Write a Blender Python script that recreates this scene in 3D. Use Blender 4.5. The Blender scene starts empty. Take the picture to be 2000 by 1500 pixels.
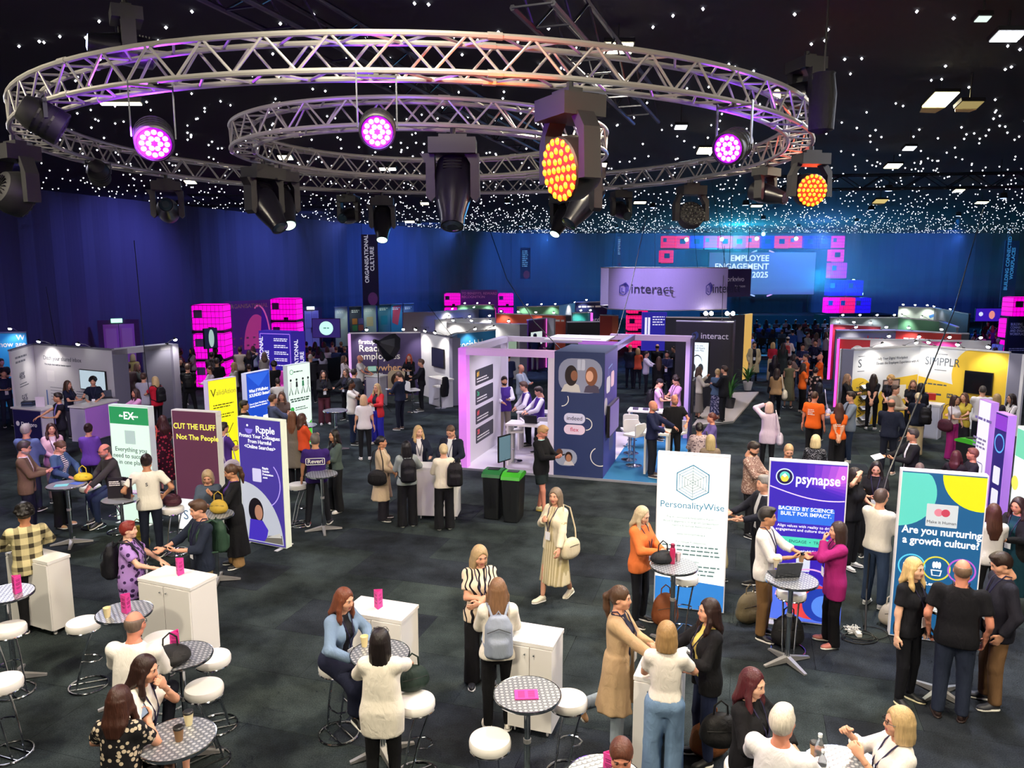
import bpy, math, random
import numpy as np
from mathutils import Vector, Matrix, Euler
R = math.radians
rnd = random.Random(7)
SC = bpy.context.scene
COL = SC.collection
# ---------------------------------------------------------------- camera, world, exposure
F = 1500.0; HC = 4.9; TH = R(8.7); CT, ST = math.cos(TH), math.sin(TH)
cd = bpy.data.cameras.new('camera'); cam = bpy.data.objects.new('camera', cd); COL.objects.link(cam)
cam.location = (0, 0, HC); cam.rotation_euler = (R(90) - TH, 0, 0)
cd.sensor_fit = 'HORIZONTAL'; cd.sensor_width = 36.0; cd.lens = 36.0 * F / 2000.0
cd.clip_start = 0.05; cd.clip_end = 400
SC.camera = cam
wd = bpy.data.worlds.new('world'); SC.world = wd; wd.use_nodes = True
wd.node_tree.nodes['Background'].inputs[0].default_value = (0.02, 0.02, 0.06, 1)
wd.node_tree.nodes['Background'].inputs[1].default_value = 0.3
vs = SC.view_settings; vs.view_transform = 'Standard'; vs.look = 'None'; vs.gamma = 1.0
vs.use_curve_mapping = False; vs.exposure = 0.15
try:
 SC.cycles.max_bounces = 5; SC.cycles.diffuse_bounces = 2; SC.cycles.glossy_bounces = 2
 SC.cycles.use_adaptive_sampling = True; SC.cycles.adaptive_threshold = 0.06; SC.cycles.adaptive_min_samples = 12
 SC.cycles.transmission_bounces = 4; SC.cycles.transparent_max_bounces = 6; SC.cycles.volume_bounces = 0
 SC.cycles.sample_clamp_indirect = 4.0; SC.cycles.caustics_reflective = False; SC.cycles.caustics_refractive = False
except Exception:
 pass
def P(px, py, z=0.0):
 """photo pixel -> point on the horizontal plane at height z"""
 u = (px - 1000) / F; v = (750 - py) / F
 d = (u, CT + v * ST, -ST + v * CT); t = (z - HC) / d[2]
 return Vector((d[0] * t, d[1] * t, z))
def PY(px, py, y):
 """photo pixel -> point on the plane at depth y"""
 u = (px - 1000) / F; v = (750 - py) / F
 d = (u, CT + v * ST, -ST + v * CT); t = y / d[1]
 return Vector((d[0] * t, y, HC + d[2] * t))
# ---------------------------------------------------------------- colours and materials
def lin(c):
 return c / 12.92 if c <= 0.04045 else ((c + 0.055) / 1.055) ** 2.4
def hx(s):
 s = s.lstrip('#')
 return tuple(lin(int(s[i:i + 2], 16) / 255) for i in (0, 2, 4))
_M = {}
def _new(key):
 m = bpy.data.materials.new(key); m.use_nodes = True
 return m, m.node_tree, m.node_tree.nodes, m.node_tree.links
def mat(c, rough=0.6, metal=0.0, spec=0.5, bump=0.0, bscale=60.0, emit=0.0, coat=0.0):
 key = 'plain %s %.2f %.2f %.2f %.2f %.0f %.2f %.1f' % (c, rough, metal, spec, bump, bscale, emit, coat)
 if key in _M: return _M[key]
 m, t, n, l = _new(key); b = n['Principled BSDF']; col = hx(c) + (1,)
 b.inputs['Base Color'].default_value = col; b.inputs['Roughness'].default_value = rough
 b.inputs['Metallic'].default_value = metal; b.inputs['Specular IOR Level'].default_value = spec
 if coat: b.inputs['Coat Weight'].default_value = coat
 if emit: b.inputs['Emission Color'].default_value = col; b.inputs['Emission Strength'].default_value = emit
 if bump:
  tc = n.new('ShaderNodeTexCoord'); no = n.new('ShaderNodeTexNoise'); bp = n.new('ShaderNodeBump')
  no.inputs['Scale'].default_value = bscale; no.inputs['Detail'].default_value = 4
  bp.inputs['Strength'].default_value = bump; bp.inputs['Distance'].default_value = 0.02
  l.new(tc.outputs['Object'], no.inputs['Vector']); l.new(no.outputs['Fac'], bp.inputs['Height']); l.new(bp.outputs['Normal'], b.inputs['Normal'])
 _M[key] = m; return m
def lit(c, s=1.0):
 """a backlit print, lamp or screen"""
 key = 'lit %s %.2f' % (c, s)
 if key in _M: return _M[key]
 m, t, n, l = _new(key); b = n['Principled BSDF']; col = hx(c) + (1,)
 b.inputs['Base Color'].default_value = tuple(x * 0.25 for x in col[:3]) + (1,); b.inputs['Roughness'].default_value = 0.5
 b.inputs['Emission Color'].default_value = col; b.inputs['Emission Strength'].default_value = s
 _M[key] = m; return m
def cloth(c, c2=None, pat=None, scale=30.0, rough=0.85, wr=0.32):
 """woven cloth with folds; pat: plaid, floral, stripe, blotch, zebra, speck"""
 key = 'cloth %s %s %s %.0f %.2f %.2f' % (c, c2, pat, scale, rough, wr)
 if key in _M: return _M[key]
 m, t, n, l = _new(key); b = n['Principled BSDF']; col = hx(c) + (1,)
 b.inputs['Base Color'].default_value = col; b.inputs['Roughness'].default_value = rough
 b.inputs['Specular IOR Level'].default_value = 0.25
 tc = n.new('ShaderNodeTexCoord')
 no = n.new('ShaderNodeTexNoise'); no.inputs['Scale'].default_value = 9; no.inputs['Detail'].default_value = 3; no.inputs['Distortion'].default_value = 0.8
 mp = n.new('ShaderNodeMapping'); mp.inputs['Scale'].default_value = (1.6, 1.6, 0.8)
 bp = n.new('ShaderNodeBump'); bp.inputs['Strength'].default_value = wr; bp.inputs['Distance'].default_value = 0.04
 l.new(tc.outputs['Object'], mp.inputs['Vector']); l.new(mp.outputs[0], no.inputs['Vector']); l.new(no.outputs['Fac'], bp.inputs['Height']); l.new(bp.outputs['Normal'], b.inputs['Normal'])
 if pat:
  mx = n.new('ShaderNodeMix'); mx.data_type = 'RGBA'
  mx.inputs['A'].default_value = col; mx.inputs['B'].default_value = hx(c2) + (1,)
  l.new(mx.outputs['Result'], b.inputs['Base Color'])
  def math_(op, a, bb=None):
   q = n.new('ShaderNodeMath'); q.operation = op
   for i, v in enumerate((a, bb)):
    if v is None: continue
    if isinstance(v, (int, float)): q.inputs[i].default_value = v
    else: l.new(v, q.inputs[i])
   return q.outputs[0]
  if pat in ('plaid', 'stripe', 'hstripe'):
   sx = n.new('ShaderNodeSeparateXYZ'); l.new(tc.outputs['Object'], sx.inputs[0])
   def band(o, sc, th): return math_('GREATER_THAN', math_('SINE', math_('MULTIPLY', o, sc)), th)
   if pat == 'plaid':
    f = math_('MULTIPLY', math_('ADD', band(sx.outputs['X'], scale, 0.3), band(sx.outputs['Z'], scale, 0.3)), 0.5)
   elif pat == 'stripe': f = band(sx.outputs['X'], scale, 0.0)
   else: f = band(sx.outputs['Z'], scale, 0.0)
   l.new(f, mx.inputs['Factor'])
  else:
   if pat == 'floral':
    q = n.new('ShaderNodeTexVoronoi'); q.inputs['Scale'].default_value = scale; out = math_('LESS_THAN', q.outputs['Distance'], 0.36)
   elif pat == 'speck':
    q = n.new('ShaderNodeTexNoise'); q.inputs['Scale'].default_value = scale; q.inputs['Detail'].default_value = 5; out = math_('GREATER_THAN', q.outputs['Fac'], 0.56)
   elif pat == 'zebra':
    q = n.new('ShaderNodeTexWave'); q.inputs['Scale'].default_value = scale; q.inputs['Distortion'].default_value = 9; q.inputs['Detail'].default_value = 1; out = math_('GREATER_THAN', q.outputs['Fac'], 0.74)
   else:
    q = n.new('ShaderNodeTexNoise'); q.inputs['Scale'].default_value = scale; out = math_('GREATER_THAN', q.outputs['Fac'], 0.54)
   l.new(tc.outputs['Object'], q.inputs['Vector']); l.new(out, mx.inputs['Factor'])
 _M[key] = m; return m
CHROME = mat('#c8ccd2', 0.14, 1.0); ALU = mat('#c4c2c0', 0.38, 0.75); BLACK = mat('#0c0c0f', 0.45); BLACKM = mat('#121216', 0.6)
WHITE = mat('#eceae6', 0.45); WHITEG = mat('#f0efec', 0.22); STEELD = mat('#3a3c44', 0.4, 0.8); GREY = mat('#8d8e98', 0.5)
# ---------------------------------------------------------------- mesh building
class MB:
 def __init__(s): s.v = []; s.f = []; s.m = []
 def add(s, vs_, fs, m=0):
  o = len(s.v); s.v += [tuple(p) for p in vs_]; s.f += [tuple(i + o for i in q) for q in fs]; s.m += [m] * len(fs); return s
 def box(s, c, d, m=0, rz=0.0, M=None):
  x, y, z = d[0] / 2, d[1] / 2, d[2] / 2; c = Vector(c); rt = Matrix.Rotation(rz, 3, 'Z') if M is None else M
  vs_ = [c + rt @ Vector((a, b, e)) for e in (-z, z) for a, b in ((-x, -y), (x, -y), (x, y), (-x, y))]
  return s.add(vs_, [(3, 2, 1, 0), (4, 5, 6, 7), (0, 1, 5, 4), (1, 2, 6, 5), (2, 3, 7, 6), (3, 0, 4, 7)], m)
 def prism(s, pts, z0, z1, m=0):
  """horizontal polygon (counter clockwise) raised from z0 to z1"""
  k = len(pts); vs_ = [(p[0], p[1], z0) for p in pts] + [(p[0], p[1], z1) for p in pts]
  return s.add(vs_, [tuple(range(k))[::-1], tuple(range(k, 2 * k))] + [(i, (i + 1) % k, k + (i + 1) % k, k + i) for i in range(k)], m)
 def slab(s, pts, y0, y1, m=0):
  """upright polygon in the xz plane, thick from y0 (front) to y1"""
  k = len(pts); vs_ = [(p[0], y0, p[1]) for p in pts] + [(p[0], y1, p[1]) for p in pts]
  return s.add(vs_, [tuple(range(k)), tuple(range(k, 2 * k))[::-1]] + [(i, k + i, k + (i + 1) % k, (i + 1) % k) for i in range(k)], m)
 def tube(s, path, r, n=8, m=0, closed=False, caps=True):
  path = [Vector(p) for p in path]; k = len(path); rs = r if isinstance(r, (list, tuple)) else [r] * k
  base = len(s.v); up = None; fs = []
  for i, p in enumerate(path):
   if closed: d = path[(i + 1) % k] - path[i - 1]
   else: d = path[min(i + 1, k - 1)] - path[max(i - 1, 0)]
   if d.length < 1e-9: d = Vector((0, 0, 1))
   d.normalize()
   if up is None: up = Vector((0, 0, 1)) if abs(d.z) < 0.9 else Vector((1, 0, 0))
   a = d.cross(up)
   if a.length < 1e-6: a = d.orthogonal()
   a.normalize(); b = a.cross(d).normalized(); up = b
   for j in range(n):
    t = 2 * math.pi * j / n; s.v.append(tuple(p + a * (math.cos(t) * rs[i]) + b * (math.sin(t) * rs[i])))
  for i in range(k if closed else k - 1):
   i2 = (i + 1) % k
   for j in range(n): fs.append((base + i * n + j, base + i * n + (j + 1) % n, base + i2 * n + (j + 1) % n, base + i2 * n + j))
  if caps and not closed: fs += [tuple(base + j for j in range(n))[::-1], tuple(base + (k - 1) * n + j for j in range(n))]
  s.f += fs; s.m += [m] * len(fs); return s
 def lathe(s, prof, n=20, m=0, c=(0, 0, 0), M=None):
  """profile of (radius, height), turned about z"""
  base = len(s.v); k = len(prof); c = Vector(c)
  for r, z in prof:
   for j in range(n):
    t = 2 * math.pi * j / n; p = Vector((r * math.cos(t), r * math.sin(t), z)); s.v.append(tuple(c + (M @ p if M is not None else p)))
  fs = [(base + i * n + j, base + i * n + (j + 1) % n, base + (i + 1) * n + (j + 1) % n, base + (i + 1) * n + j) for i in range(k - 1) for j in range(n)]
  fs += [tuple(base + j for j in range(n))[::-1], tuple(base + (k - 1) * n + j for j in range(n))]
  s.f += fs; s.m += [m] * len(fs); return s
 def mesh(s, name, mats, smooth=False):
  me = bpy.data.meshes.new(name); me.from_pydata(s.v, [], s.f)
  for q in mats: me.materials.append(q)
  if len(mats) > 1: me.polygons.foreach_set('material_index', s.m)
  if smooth:
   me.polygons.foreach_set('use_smooth', [True] * len(s.f))
   try: me.set_sharp_from_angle(angle=R(38))
   except Exception: pass
  me.update(); return me
def link(name, data, parent=None, loc=(0, 0, 0), rot=(0, 0, 0), **kw):
 o = bpy.data.objects.new(name, data); COL.objects.link(o); o.location = loc; o.rotation_euler = rot
 if parent: o.parent = parent
 for k, v in kw.items():
  if v is not None: o[k] = v
 return o
def part(name, mb, m, parent=None, loc=(0, 0, 0), rot=(0, 0, 0), smooth=False, **kw):
 return link(name, mb.mesh(name, m if isinstance(m, (list, tuple)) else [m], smooth), parent, loc, rot, **kw)
def thing(name, label, cat, loc=(0, 0, 0), rz=0.0, group=None):
 return link(name, None, None, loc, (0, 0, rz), label=label, category=cat, group=group)
def copy_tree(o, parent=None):
 c = o.copy(); COL.objects.link(c); c.parent = parent
 for ch in list(o.children): copy_tree(ch, c)
 return c
def again(o, loc, rz=0.0, label=None):
 c = copy_tree(o); c.location = loc; c.rotation_euler = (0, 0, rz)
 if label: c['label'] = label
 return c
# ---------------------------------------------------------------- flat print on a panel (local x to the right, z up, front at -y)
def text(parent, s, size, x, z, m, y=-0.004, bold=0.0, align='LEFT', rot=0.0, sx=1.0, sp=1.0, name='lettering', flat=False, lh=1.0, face=0.0):
 c = bpy.data.curves.new('lettering', 'FONT'); c.body = s; c.size = size; c.align_x = align; c.align_y = 'CENTER'
 c.offset = bold * size; c.space_character = sp; c.space_line = lh; c.resolution_u = 3; c.extrude = 0.0015
 t = bpy.data.objects.new('tmp', c); COL.objects.link(t)
 me = bpy.data.meshes.new_from_object(t); bpy.data.objects.remove(t); me.name = 'lettering'
 me.materials.clear(); me.materials.append(m)
 if parent is not None and 'w' in parent and not rot and len(me.vertices):
  xs = [v.co.x for v in me.vertices]; ww = (max(xs) - min(xs)) * sx; W_ = parent['w']; lb_ = parent.name.startswith('light_box')
  room = W_ * 0.93 if align == 'CENTER' else ((W_ / 2 if lb_ else W_) - x - 0.04)
  if ww > room > 0: k = room / ww; me.transform(Matrix.Diagonal((k, k ** 0.5, 1, 1)))
 o = link(name, me, parent, (x, y, z), (0 if flat else R(90), 0 if flat else -rot, face if not flat else rot)); o.scale = (sx, 1, 1)
 return o
def rrect(x0, z0, x1, z1, r, n=5):
 pts = []
 for cx, cz, a in ((x1 - r, z0 + r, -90), (x1 - r, z1 - r, 0), (x0 + r, z1 - r, 90), (x0 + r, z0 + r, 180)):
  for i in range(n + 1): t = R(a + 90 * i / n); pts.append((cx + r * math.cos(t), cz + r * math.sin(t)))
 return pts
def ell(cx, cz, rx, rz_=None, a0=0, a1=360, n=28):
 rz_ = rz_ or rx; full = abs(a1 - a0) >= 360
 return [(cx + rx * math.cos(R(a0 + (a1 - a0) * i / (n if full else n - 1))), cz + rz_ * math.sin(R(a0 + (a1 - a0) * i / (n if full else n - 1)))) for i in range(n)]
def flat(parent, pts, m, lay=1, name='print'):
 """a flat printed shape on the panel front"""
 mb = MB(); mb.slab(pts, -0.001 - 0.0012 * lay, 0.0)
 return part(name, mb, m, parent)
def line(parent, pts, w, m, lay=1, closed=False, name='print_line'):
 mb = MB(); k = len(pts); y = -0.001 - 0.0012 * lay; L = []; Rr = []
 for i in range(k):
  a = Vector(pts[i - 1] if (closed or i) else pts[0]); b = Vector(pts[(i + 1) % k] if (closed or i < k - 1) else pts[-1])
  d = (b - a); d = d.normalized() if d.length > 1e-9 else Vector((1, 0)); nn = Vector((-d.y, d.x)) * (w / 2)
  L.append(Vector(pts[i]) + nn); Rr.append(Vector(pts[i]) - nn)
 for i in range(k if closed else k - 1):
  j = (i + 1) % k; mb.slab([tuple(Rr[i]), tuple(Rr[j]), tuple(L[j]), tuple(L[i])], y, 0.0)
 return part(name, mb, m, parent)
def bars(parent, x0, x1, zs, h, m, lay=2, ragged=0.25, name='small_print', align=0):
 """lines of writing too small to read"""
 mb = MB(); rr = random.Random(int(x0 * 991 + zs[0] * 77))
 for z in zs:
  w = (x1 - x0) * (1 - ragged * rr.random()); o = (x1 - x0 - w) * (0.5 if align else 0); x = x0 + o; e = x0 + o + w
  while x < e - h * 0.6:
   q = min(h * (1.2 + 3.2 * rr.random()), e - x); mb.slab([(x, z), (x + q, z), (x + q, z + h), (x, z + h)], -0.001 - 0.0012 * lay, 0.0); x += q + h * 0.7
 return part(name, mb, m, parent)
# ---------------------------------------------------------------- house lights (most lamps sit in fixtures further down, some have none)
ZC = 8.0
def lamp(kind, name, loc, col, power, aim=None, size=0.3, angle=90, blend=0.6):
 d = bpy.data.lights.new(name, kind); d.color = hx(col); d.energy = power
 if kind == 'SPOT': d.spot_size = R(angle); d.spot_blend = blend; d.shadow_soft_size = size
 elif kind == 'AREA': d.size = size
 else: d.shadow_soft_size = size
 o = bpy.data.objects.new(name, d); COL.objects.link(o); o.location = loc
 if aim is not None: o.rotation_euler = (Vector(aim) - Vector(loc)).to_track_quat('-Z', 'Y').to_euler()
 return o
# ---------------------------------------------------------------- floor, walls, ceiling
def carpet(c, c2, var):
 m, t, n, l = _new('carpet ' + c); b = n['Principled BSDF']; b.inputs['Roughness'].default_value = 0.95; b.inputs['Specular IOR Level'].default_value = 0.1
 tc = n.new('ShaderNodeTexCoord'); no = n.new('ShaderNodeTexNoise'); no.inputs['Scale'].default_value = 1.1; no.inputs['Detail'].default_value = 6; no.inputs['Roughness'].default_value = 0.6
 n2 = n.new('ShaderNodeTexNoise'); n2.inputs['Scale'].default_value = 70; n2.inputs['Detail'].default_value = 3
 ge = n.new('ShaderNodeNewGeometry')
 cr = n.new('ShaderNodeMix'); cr.data_type = 'RGBA'; cr.inputs['A'].default_value = hx(c) + (1,); cr.inputs['B'].default_value = hx(c2) + (1,)
 mr = n.new('ShaderNodeMapRange'); mr.inputs[1].default_value = 0.36; mr.inputs[2].default_value = 0.66
 l.new(ge.outputs['Position'], no.inputs['Vector']); l.new(ge.outputs['Position'], n2.inputs['Vector'])
 l.new(no.outputs['Fac'], mr.inputs[0]); l.new(mr.outputs[0], cr.inputs['Factor'])
 mu = n.new('ShaderNodeMix'); mu.data_type = 'RGBA'; mu.blend_type = 'MULTIPLY'; mu.inputs['Factor'].default_value = 0.8
 rp = n.new('ShaderNodeMapRange'); rp.inputs[1].default_value = 0.3; rp.inputs[2].default_value = 0.7; rp.inputs[3].default_value = 0.45; rp.inputs[4].default_value = 1.35
 l.new(n2.outputs['Fac'], rp.inputs[0]); l.new(cr.outputs['Result'], mu.inputs['A']); l.new(rp.outputs[0], mu.inputs['B']); l.new(mu.outputs['Result'], b.inputs['Base Color'])
 bp = n.new('ShaderNodeBump'); bp.inputs['Strength'].default_value = 0.4; bp.inputs['Distance'].default_value = 0.01; l.new(n2.outputs['Fac'], bp.inputs['Height']); l.new(bp.outputs['Normal'], b.inputs['Normal'])
 return m
CARPETS = [carpet('#1e2325', '#3e4749', 0), carpet('#1d2225', '#394145', 0), carpet('#222829', '#444e4d', 0), carpet('#1c1f24', '#353b43', 0)]
mb = MB(); mb.box((12, 34, -0.1), (90, 90, 0.18)); floor = part('floor', mb, CARPETS[1], kind='structure')
# loose carpet tiles laid edge to edge over the base, turned with the hall
mb = MB(); mb.box((0, 0, 0), (1.996, 0.996, 0.01)); tile_me = [mb.mesh('carpet_tile', [c]) for c in CARPETS]
rt = Matrix.Rotation(R(-17), 3, 'Z'); cand = []
for i in range(-20, 26):
 for j in range(0, 60):
  p = rt @ Vector((i * 2.0 + (j % 2) * 1.0, j * 1.0 - 8, 0));
  if p.y > 5.6 and abs(p.x) < p.y * 0.72 + 1.5: cand.append((p.length, p))
cand.sort(key=lambda q: q[0])
for k, (_, p) in enumerate(cand[:298]):
 link('carpet_tile', tile_me[rnd.choice((0, 0, 1, 2, 3))], floor, (p.x, p.y, -0.005), (0, 0, R(-17)))
mb = MB()
for _, p in cand[298:1500]: mb.box((p.x, p.y, -0.005), (1.996, 0.996, 0.01), rnd.randrange(4), R(-17))
part('carpet_tile_field', mb, CARPETS, floor, kind='stuff')
def drape(c):
 m, t, n, l = _new('drape ' + c); b = n['Principled BSDF']; b.inputs['Roughness'].default_value = 0.9; b.inputs['Base Color'].default_value = hx(c) + (1,)
 b.inputs['Specular IOR Level'].default_value = 0.15
 ge = n.new('ShaderNodeNewGeometry'); mp = n.new('ShaderNodeMapping'); mp.inputs['Scale'].default_value = (1, 1, 0.03)
 no = n.new('ShaderNodeTexNoise'); no.inputs['Scale'].default_value = 3.0; no.inputs['Detail'].default_value = 2
 bp = n.new('ShaderNodeBump'); bp.inputs['Strength'].default_value = 0.35; bp.inputs['Distance'].default_value = 0.1
 l.new(ge.outputs['Position'], mp.inputs[0]); l.new(mp.outputs[0], no.inputs['Vector']); l.new(no.outputs['Fac'], bp.inputs['Height']); l.new(bp.outputs['Normal'], b.inputs['Normal'])
 return m
DRAPE = drape('#4a4a58')
WL = [(-24.3, 12.0), (-20.0, 30.0), (-12.5, 55.0), (0.0, 74.0), (52.0, 74.0)]
def wall(name, a, b, z1=ZC):
 a = Vector(a); b = Vector(b); d = (b - a); L = d.length; d.normalize(); nrm = Vector((-d.y, d.x)); mb = MB(); n = max(2, int(L / 1.5))
 # hanging drape in shallow pleats
 top = []; k = n * 4
 pts = [a + d * (L * i / k) + nrm * (0.06 * math.sin(i * 1.57)) for i in range(k + 1)]; bk = [b + nrm * 0.4, a + nrm * 0.4]
 mb.prism([tuple(p) for p in pts] + [tuple(p) for p in bk], -0.2, z1)
 return part(name, mb, DRAPE, kind='structure')
wall('wall_left', WL[0], WL[1]); wall('wall_left_far', WL[1], WL[2]); wall('wall_back_left', WL[2], WL[3]); wall('wall_back', WL[3], WL[4])
wall('wall_right', (52, 74), (52, -8)); wall('wall_front', (52, -8), (-24.3, -8)); wall('wall_left_near', (-24.3, -8), WL[0])
mb = MB(); mb.box((13, 33, ZC + 0.1), (82, 86, 0.2)); ceil = part('ceiling', mb, mat('#0b0b0f', 0.9, bump=0.3, bscale=1.2), kind='structure')
# star cloth: small white lamps
STAR = lit('#f4f4ff', 4.0); so = [(1, 0, 0), (-1, 0, 0), (0, 1, 0), (0, -1, 0), (0, 0, 1), (0, 0, -1)]; sf = [(0, 2, 4), (2, 1, 4), (1, 3, 4), (3, 0, 4), (2, 0, 5), (1, 2, 5), (3, 1, 5), (0, 3, 5)]
rs = random.Random(3); stars = []
for _ in range(6800):
 x = rs.uniform(-26, 50); y = rs.uniform(7, 73)
 if abs(x) > y * 0.74 + 1: continue
 t = min(1, max(0, (y - 30) / 25.0)); xl = -20 + 7.5 * t if y < 55 else -12.5 + (y - 55) * 0.66
 if x < xl + .3: continue
 stars.append((math.hypot(x, y), x, y))
stars.sort(); mb = MB(); mb.add([Vector(p) * 0.024 for p in so], sf); star_me = mb.mesh('star_light', [STAR])
for _, x, y in stars[:300]: link('star_light', star_me, ceil, (x, y, ZC - 0.02), (0, 0, x * 9))
mb = MB()
for _, x, y in stars[300:]: mb.add([Vector(p) * 0.029 + Vector((x, y, ZC - 0.02)) for p in so], sf)
part('star_light_field', mb, STAR, ceil, kind='stuff')
# ---------------------------------------------------------------- ring trusses
def ring_truss(label, c, Rr, nper, split):
 t = thing('ring_truss', label, 'truss', (c[0], c[1], 6.45)); w = 0.145; hz = 0.29; seg = 96
 for dr in (-w, w):
  for z in (0, hz):
   mb = MB(); mb.tube([((Rr + dr) * math.cos(2 * math.pi * i / seg), (Rr + dr) * math.sin(2 * math.pi * i / seg), z) for i in range(seg)], 0.026, 8, closed=True)
   part('chord', mb, ALU, t, smooth=True)
 st = 2 * math.pi / nper
 def pt(r, a, z): return Vector((r * math.cos(a), r * math.sin(a), z))
 faces = {'outer': [((Rr + w), 0, 0.0, (Rr + w), st / 2, hz), ((Rr + w), st / 2, hz, (Rr + w), st, 0.0)], 'inner': [((Rr - w), 0, hz, (Rr - w), st / 2, 0.0), ((Rr - w), st / 2, 0.0, (Rr - w), st, hz)],
             'low': [((Rr - w), 0, 0, (Rr + w), st / 2, 0), ((Rr + w), st / 2, 0, (Rr - w), st, 0)], 'top': [((Rr + w), 0, hz, (Rr - w), st / 2, hz), ((Rr - w), st / 2, hz, (Rr + w), st, hz)]}
 rest = MB()
 for k, sg in faces.items():
  for (r0, a0, z0, r1, a1, z1) in sg:
   if k in split:
    mb = MB(); mb.tube([pt(r0, a0, z0), pt(r1, a1, z1)], 0.0125, 6); me = mb.mesh('brace', [ALU], True)
    for i in range(nper): link('brace', me, t, (0, 0, 0), (0, 0, i * st))
   else:
    for i in range(nper): rest.tube([pt(r0, a0 + i * st, z0), pt(r1, a1 + i * st, z1)], 0.0125, 5, caps=False)
 if rest.f: part('cross_bracing', rest, ALU, t, kind='stuff')
 for i in range(8):   # collars where the curved lengths are pinned together
  a = i * math.pi / 4 + 0.2
  for dr in (-w, w):
   for z in (0, hz):
    mb = MB(); mb.tube([pt(Rr + dr, a - 0.012 * 5 / Rr, z), pt(Rr + dr, a + 0.012 * 5 / Rr, z)], 0.033, 8); part('collar', mb, ALU, t)
 return t
ring_truss('large outer circular aluminium truss ring hung under the star ceiling', (-1.18, 11.7), 5.1, 60, ('outer', 'inner'))
ring_truss('smaller inner circular aluminium truss ring nested inside the big one', (-1.27, 11.42), 2.47, 30, ('outer', 'inner', 'low', 'top'))
def straight_truss(label, a, b, s=0.4, m=STEELD, step=0.6):
 a = Vector(a); b = Vector(b); d = b - a; L = d.length; t = thing('straight_truss', label, 'truss', a, math.atan2(d.y, d.x)); t.rotation_euler.y = -math.asin(d.z / L)
 for y in (-s / 2, s / 2):
  for z in (0, s):
   mb = MB(); mb.tube([(0, y, z), (L, y, z)], 0.03, 6); part('chord', mb, m, t, smooth=True)
 for x in (L * 0.12, L * 0.88):
  mb = MB(); mb.tube([(x, 0, s), (x, 0, s + ZC - 0.0 - a.z - s - 0.0 + 0.3)], 0.008, 5); part('hanging_wire', mb, BLACK, t)
 n = int(L / step)
 for i in range(n):
  x0 = L * i / n; x1 = L * (i + 1) / n
  for y in (-s / 2, s / 2):
   mb = MB(); mb.tube([(x0, y, 0 if i % 2 else s), (x1, y, s if i % 2 else 0)], 0.014, 5); part('brace', mb, m, t)
  mb = MB(); mb.tube([(x0, -s / 2, 0), (x0, s / 2, 0)], 0.014, 5); part('rung', mb, m, t)
straight_truss('dark straight ladder truss running out behind the big orange lamp', P(1040, 10, 7.3), P(1262, 240, 7.2))
straight_truss('dark straight truss crossing above the left arc of the big ring', P(380, -30, 7.4), P(1080, 320, 7.2))
straight_truss('long dark truss under the star ceiling on the right', P(1480, 372, 7.2), P(2020, 365, 7.2))
straight_truss('long dark truss under the star ceiling on the left', P(370, 402, 7.2), P(640, 405, 7.2))
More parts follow.
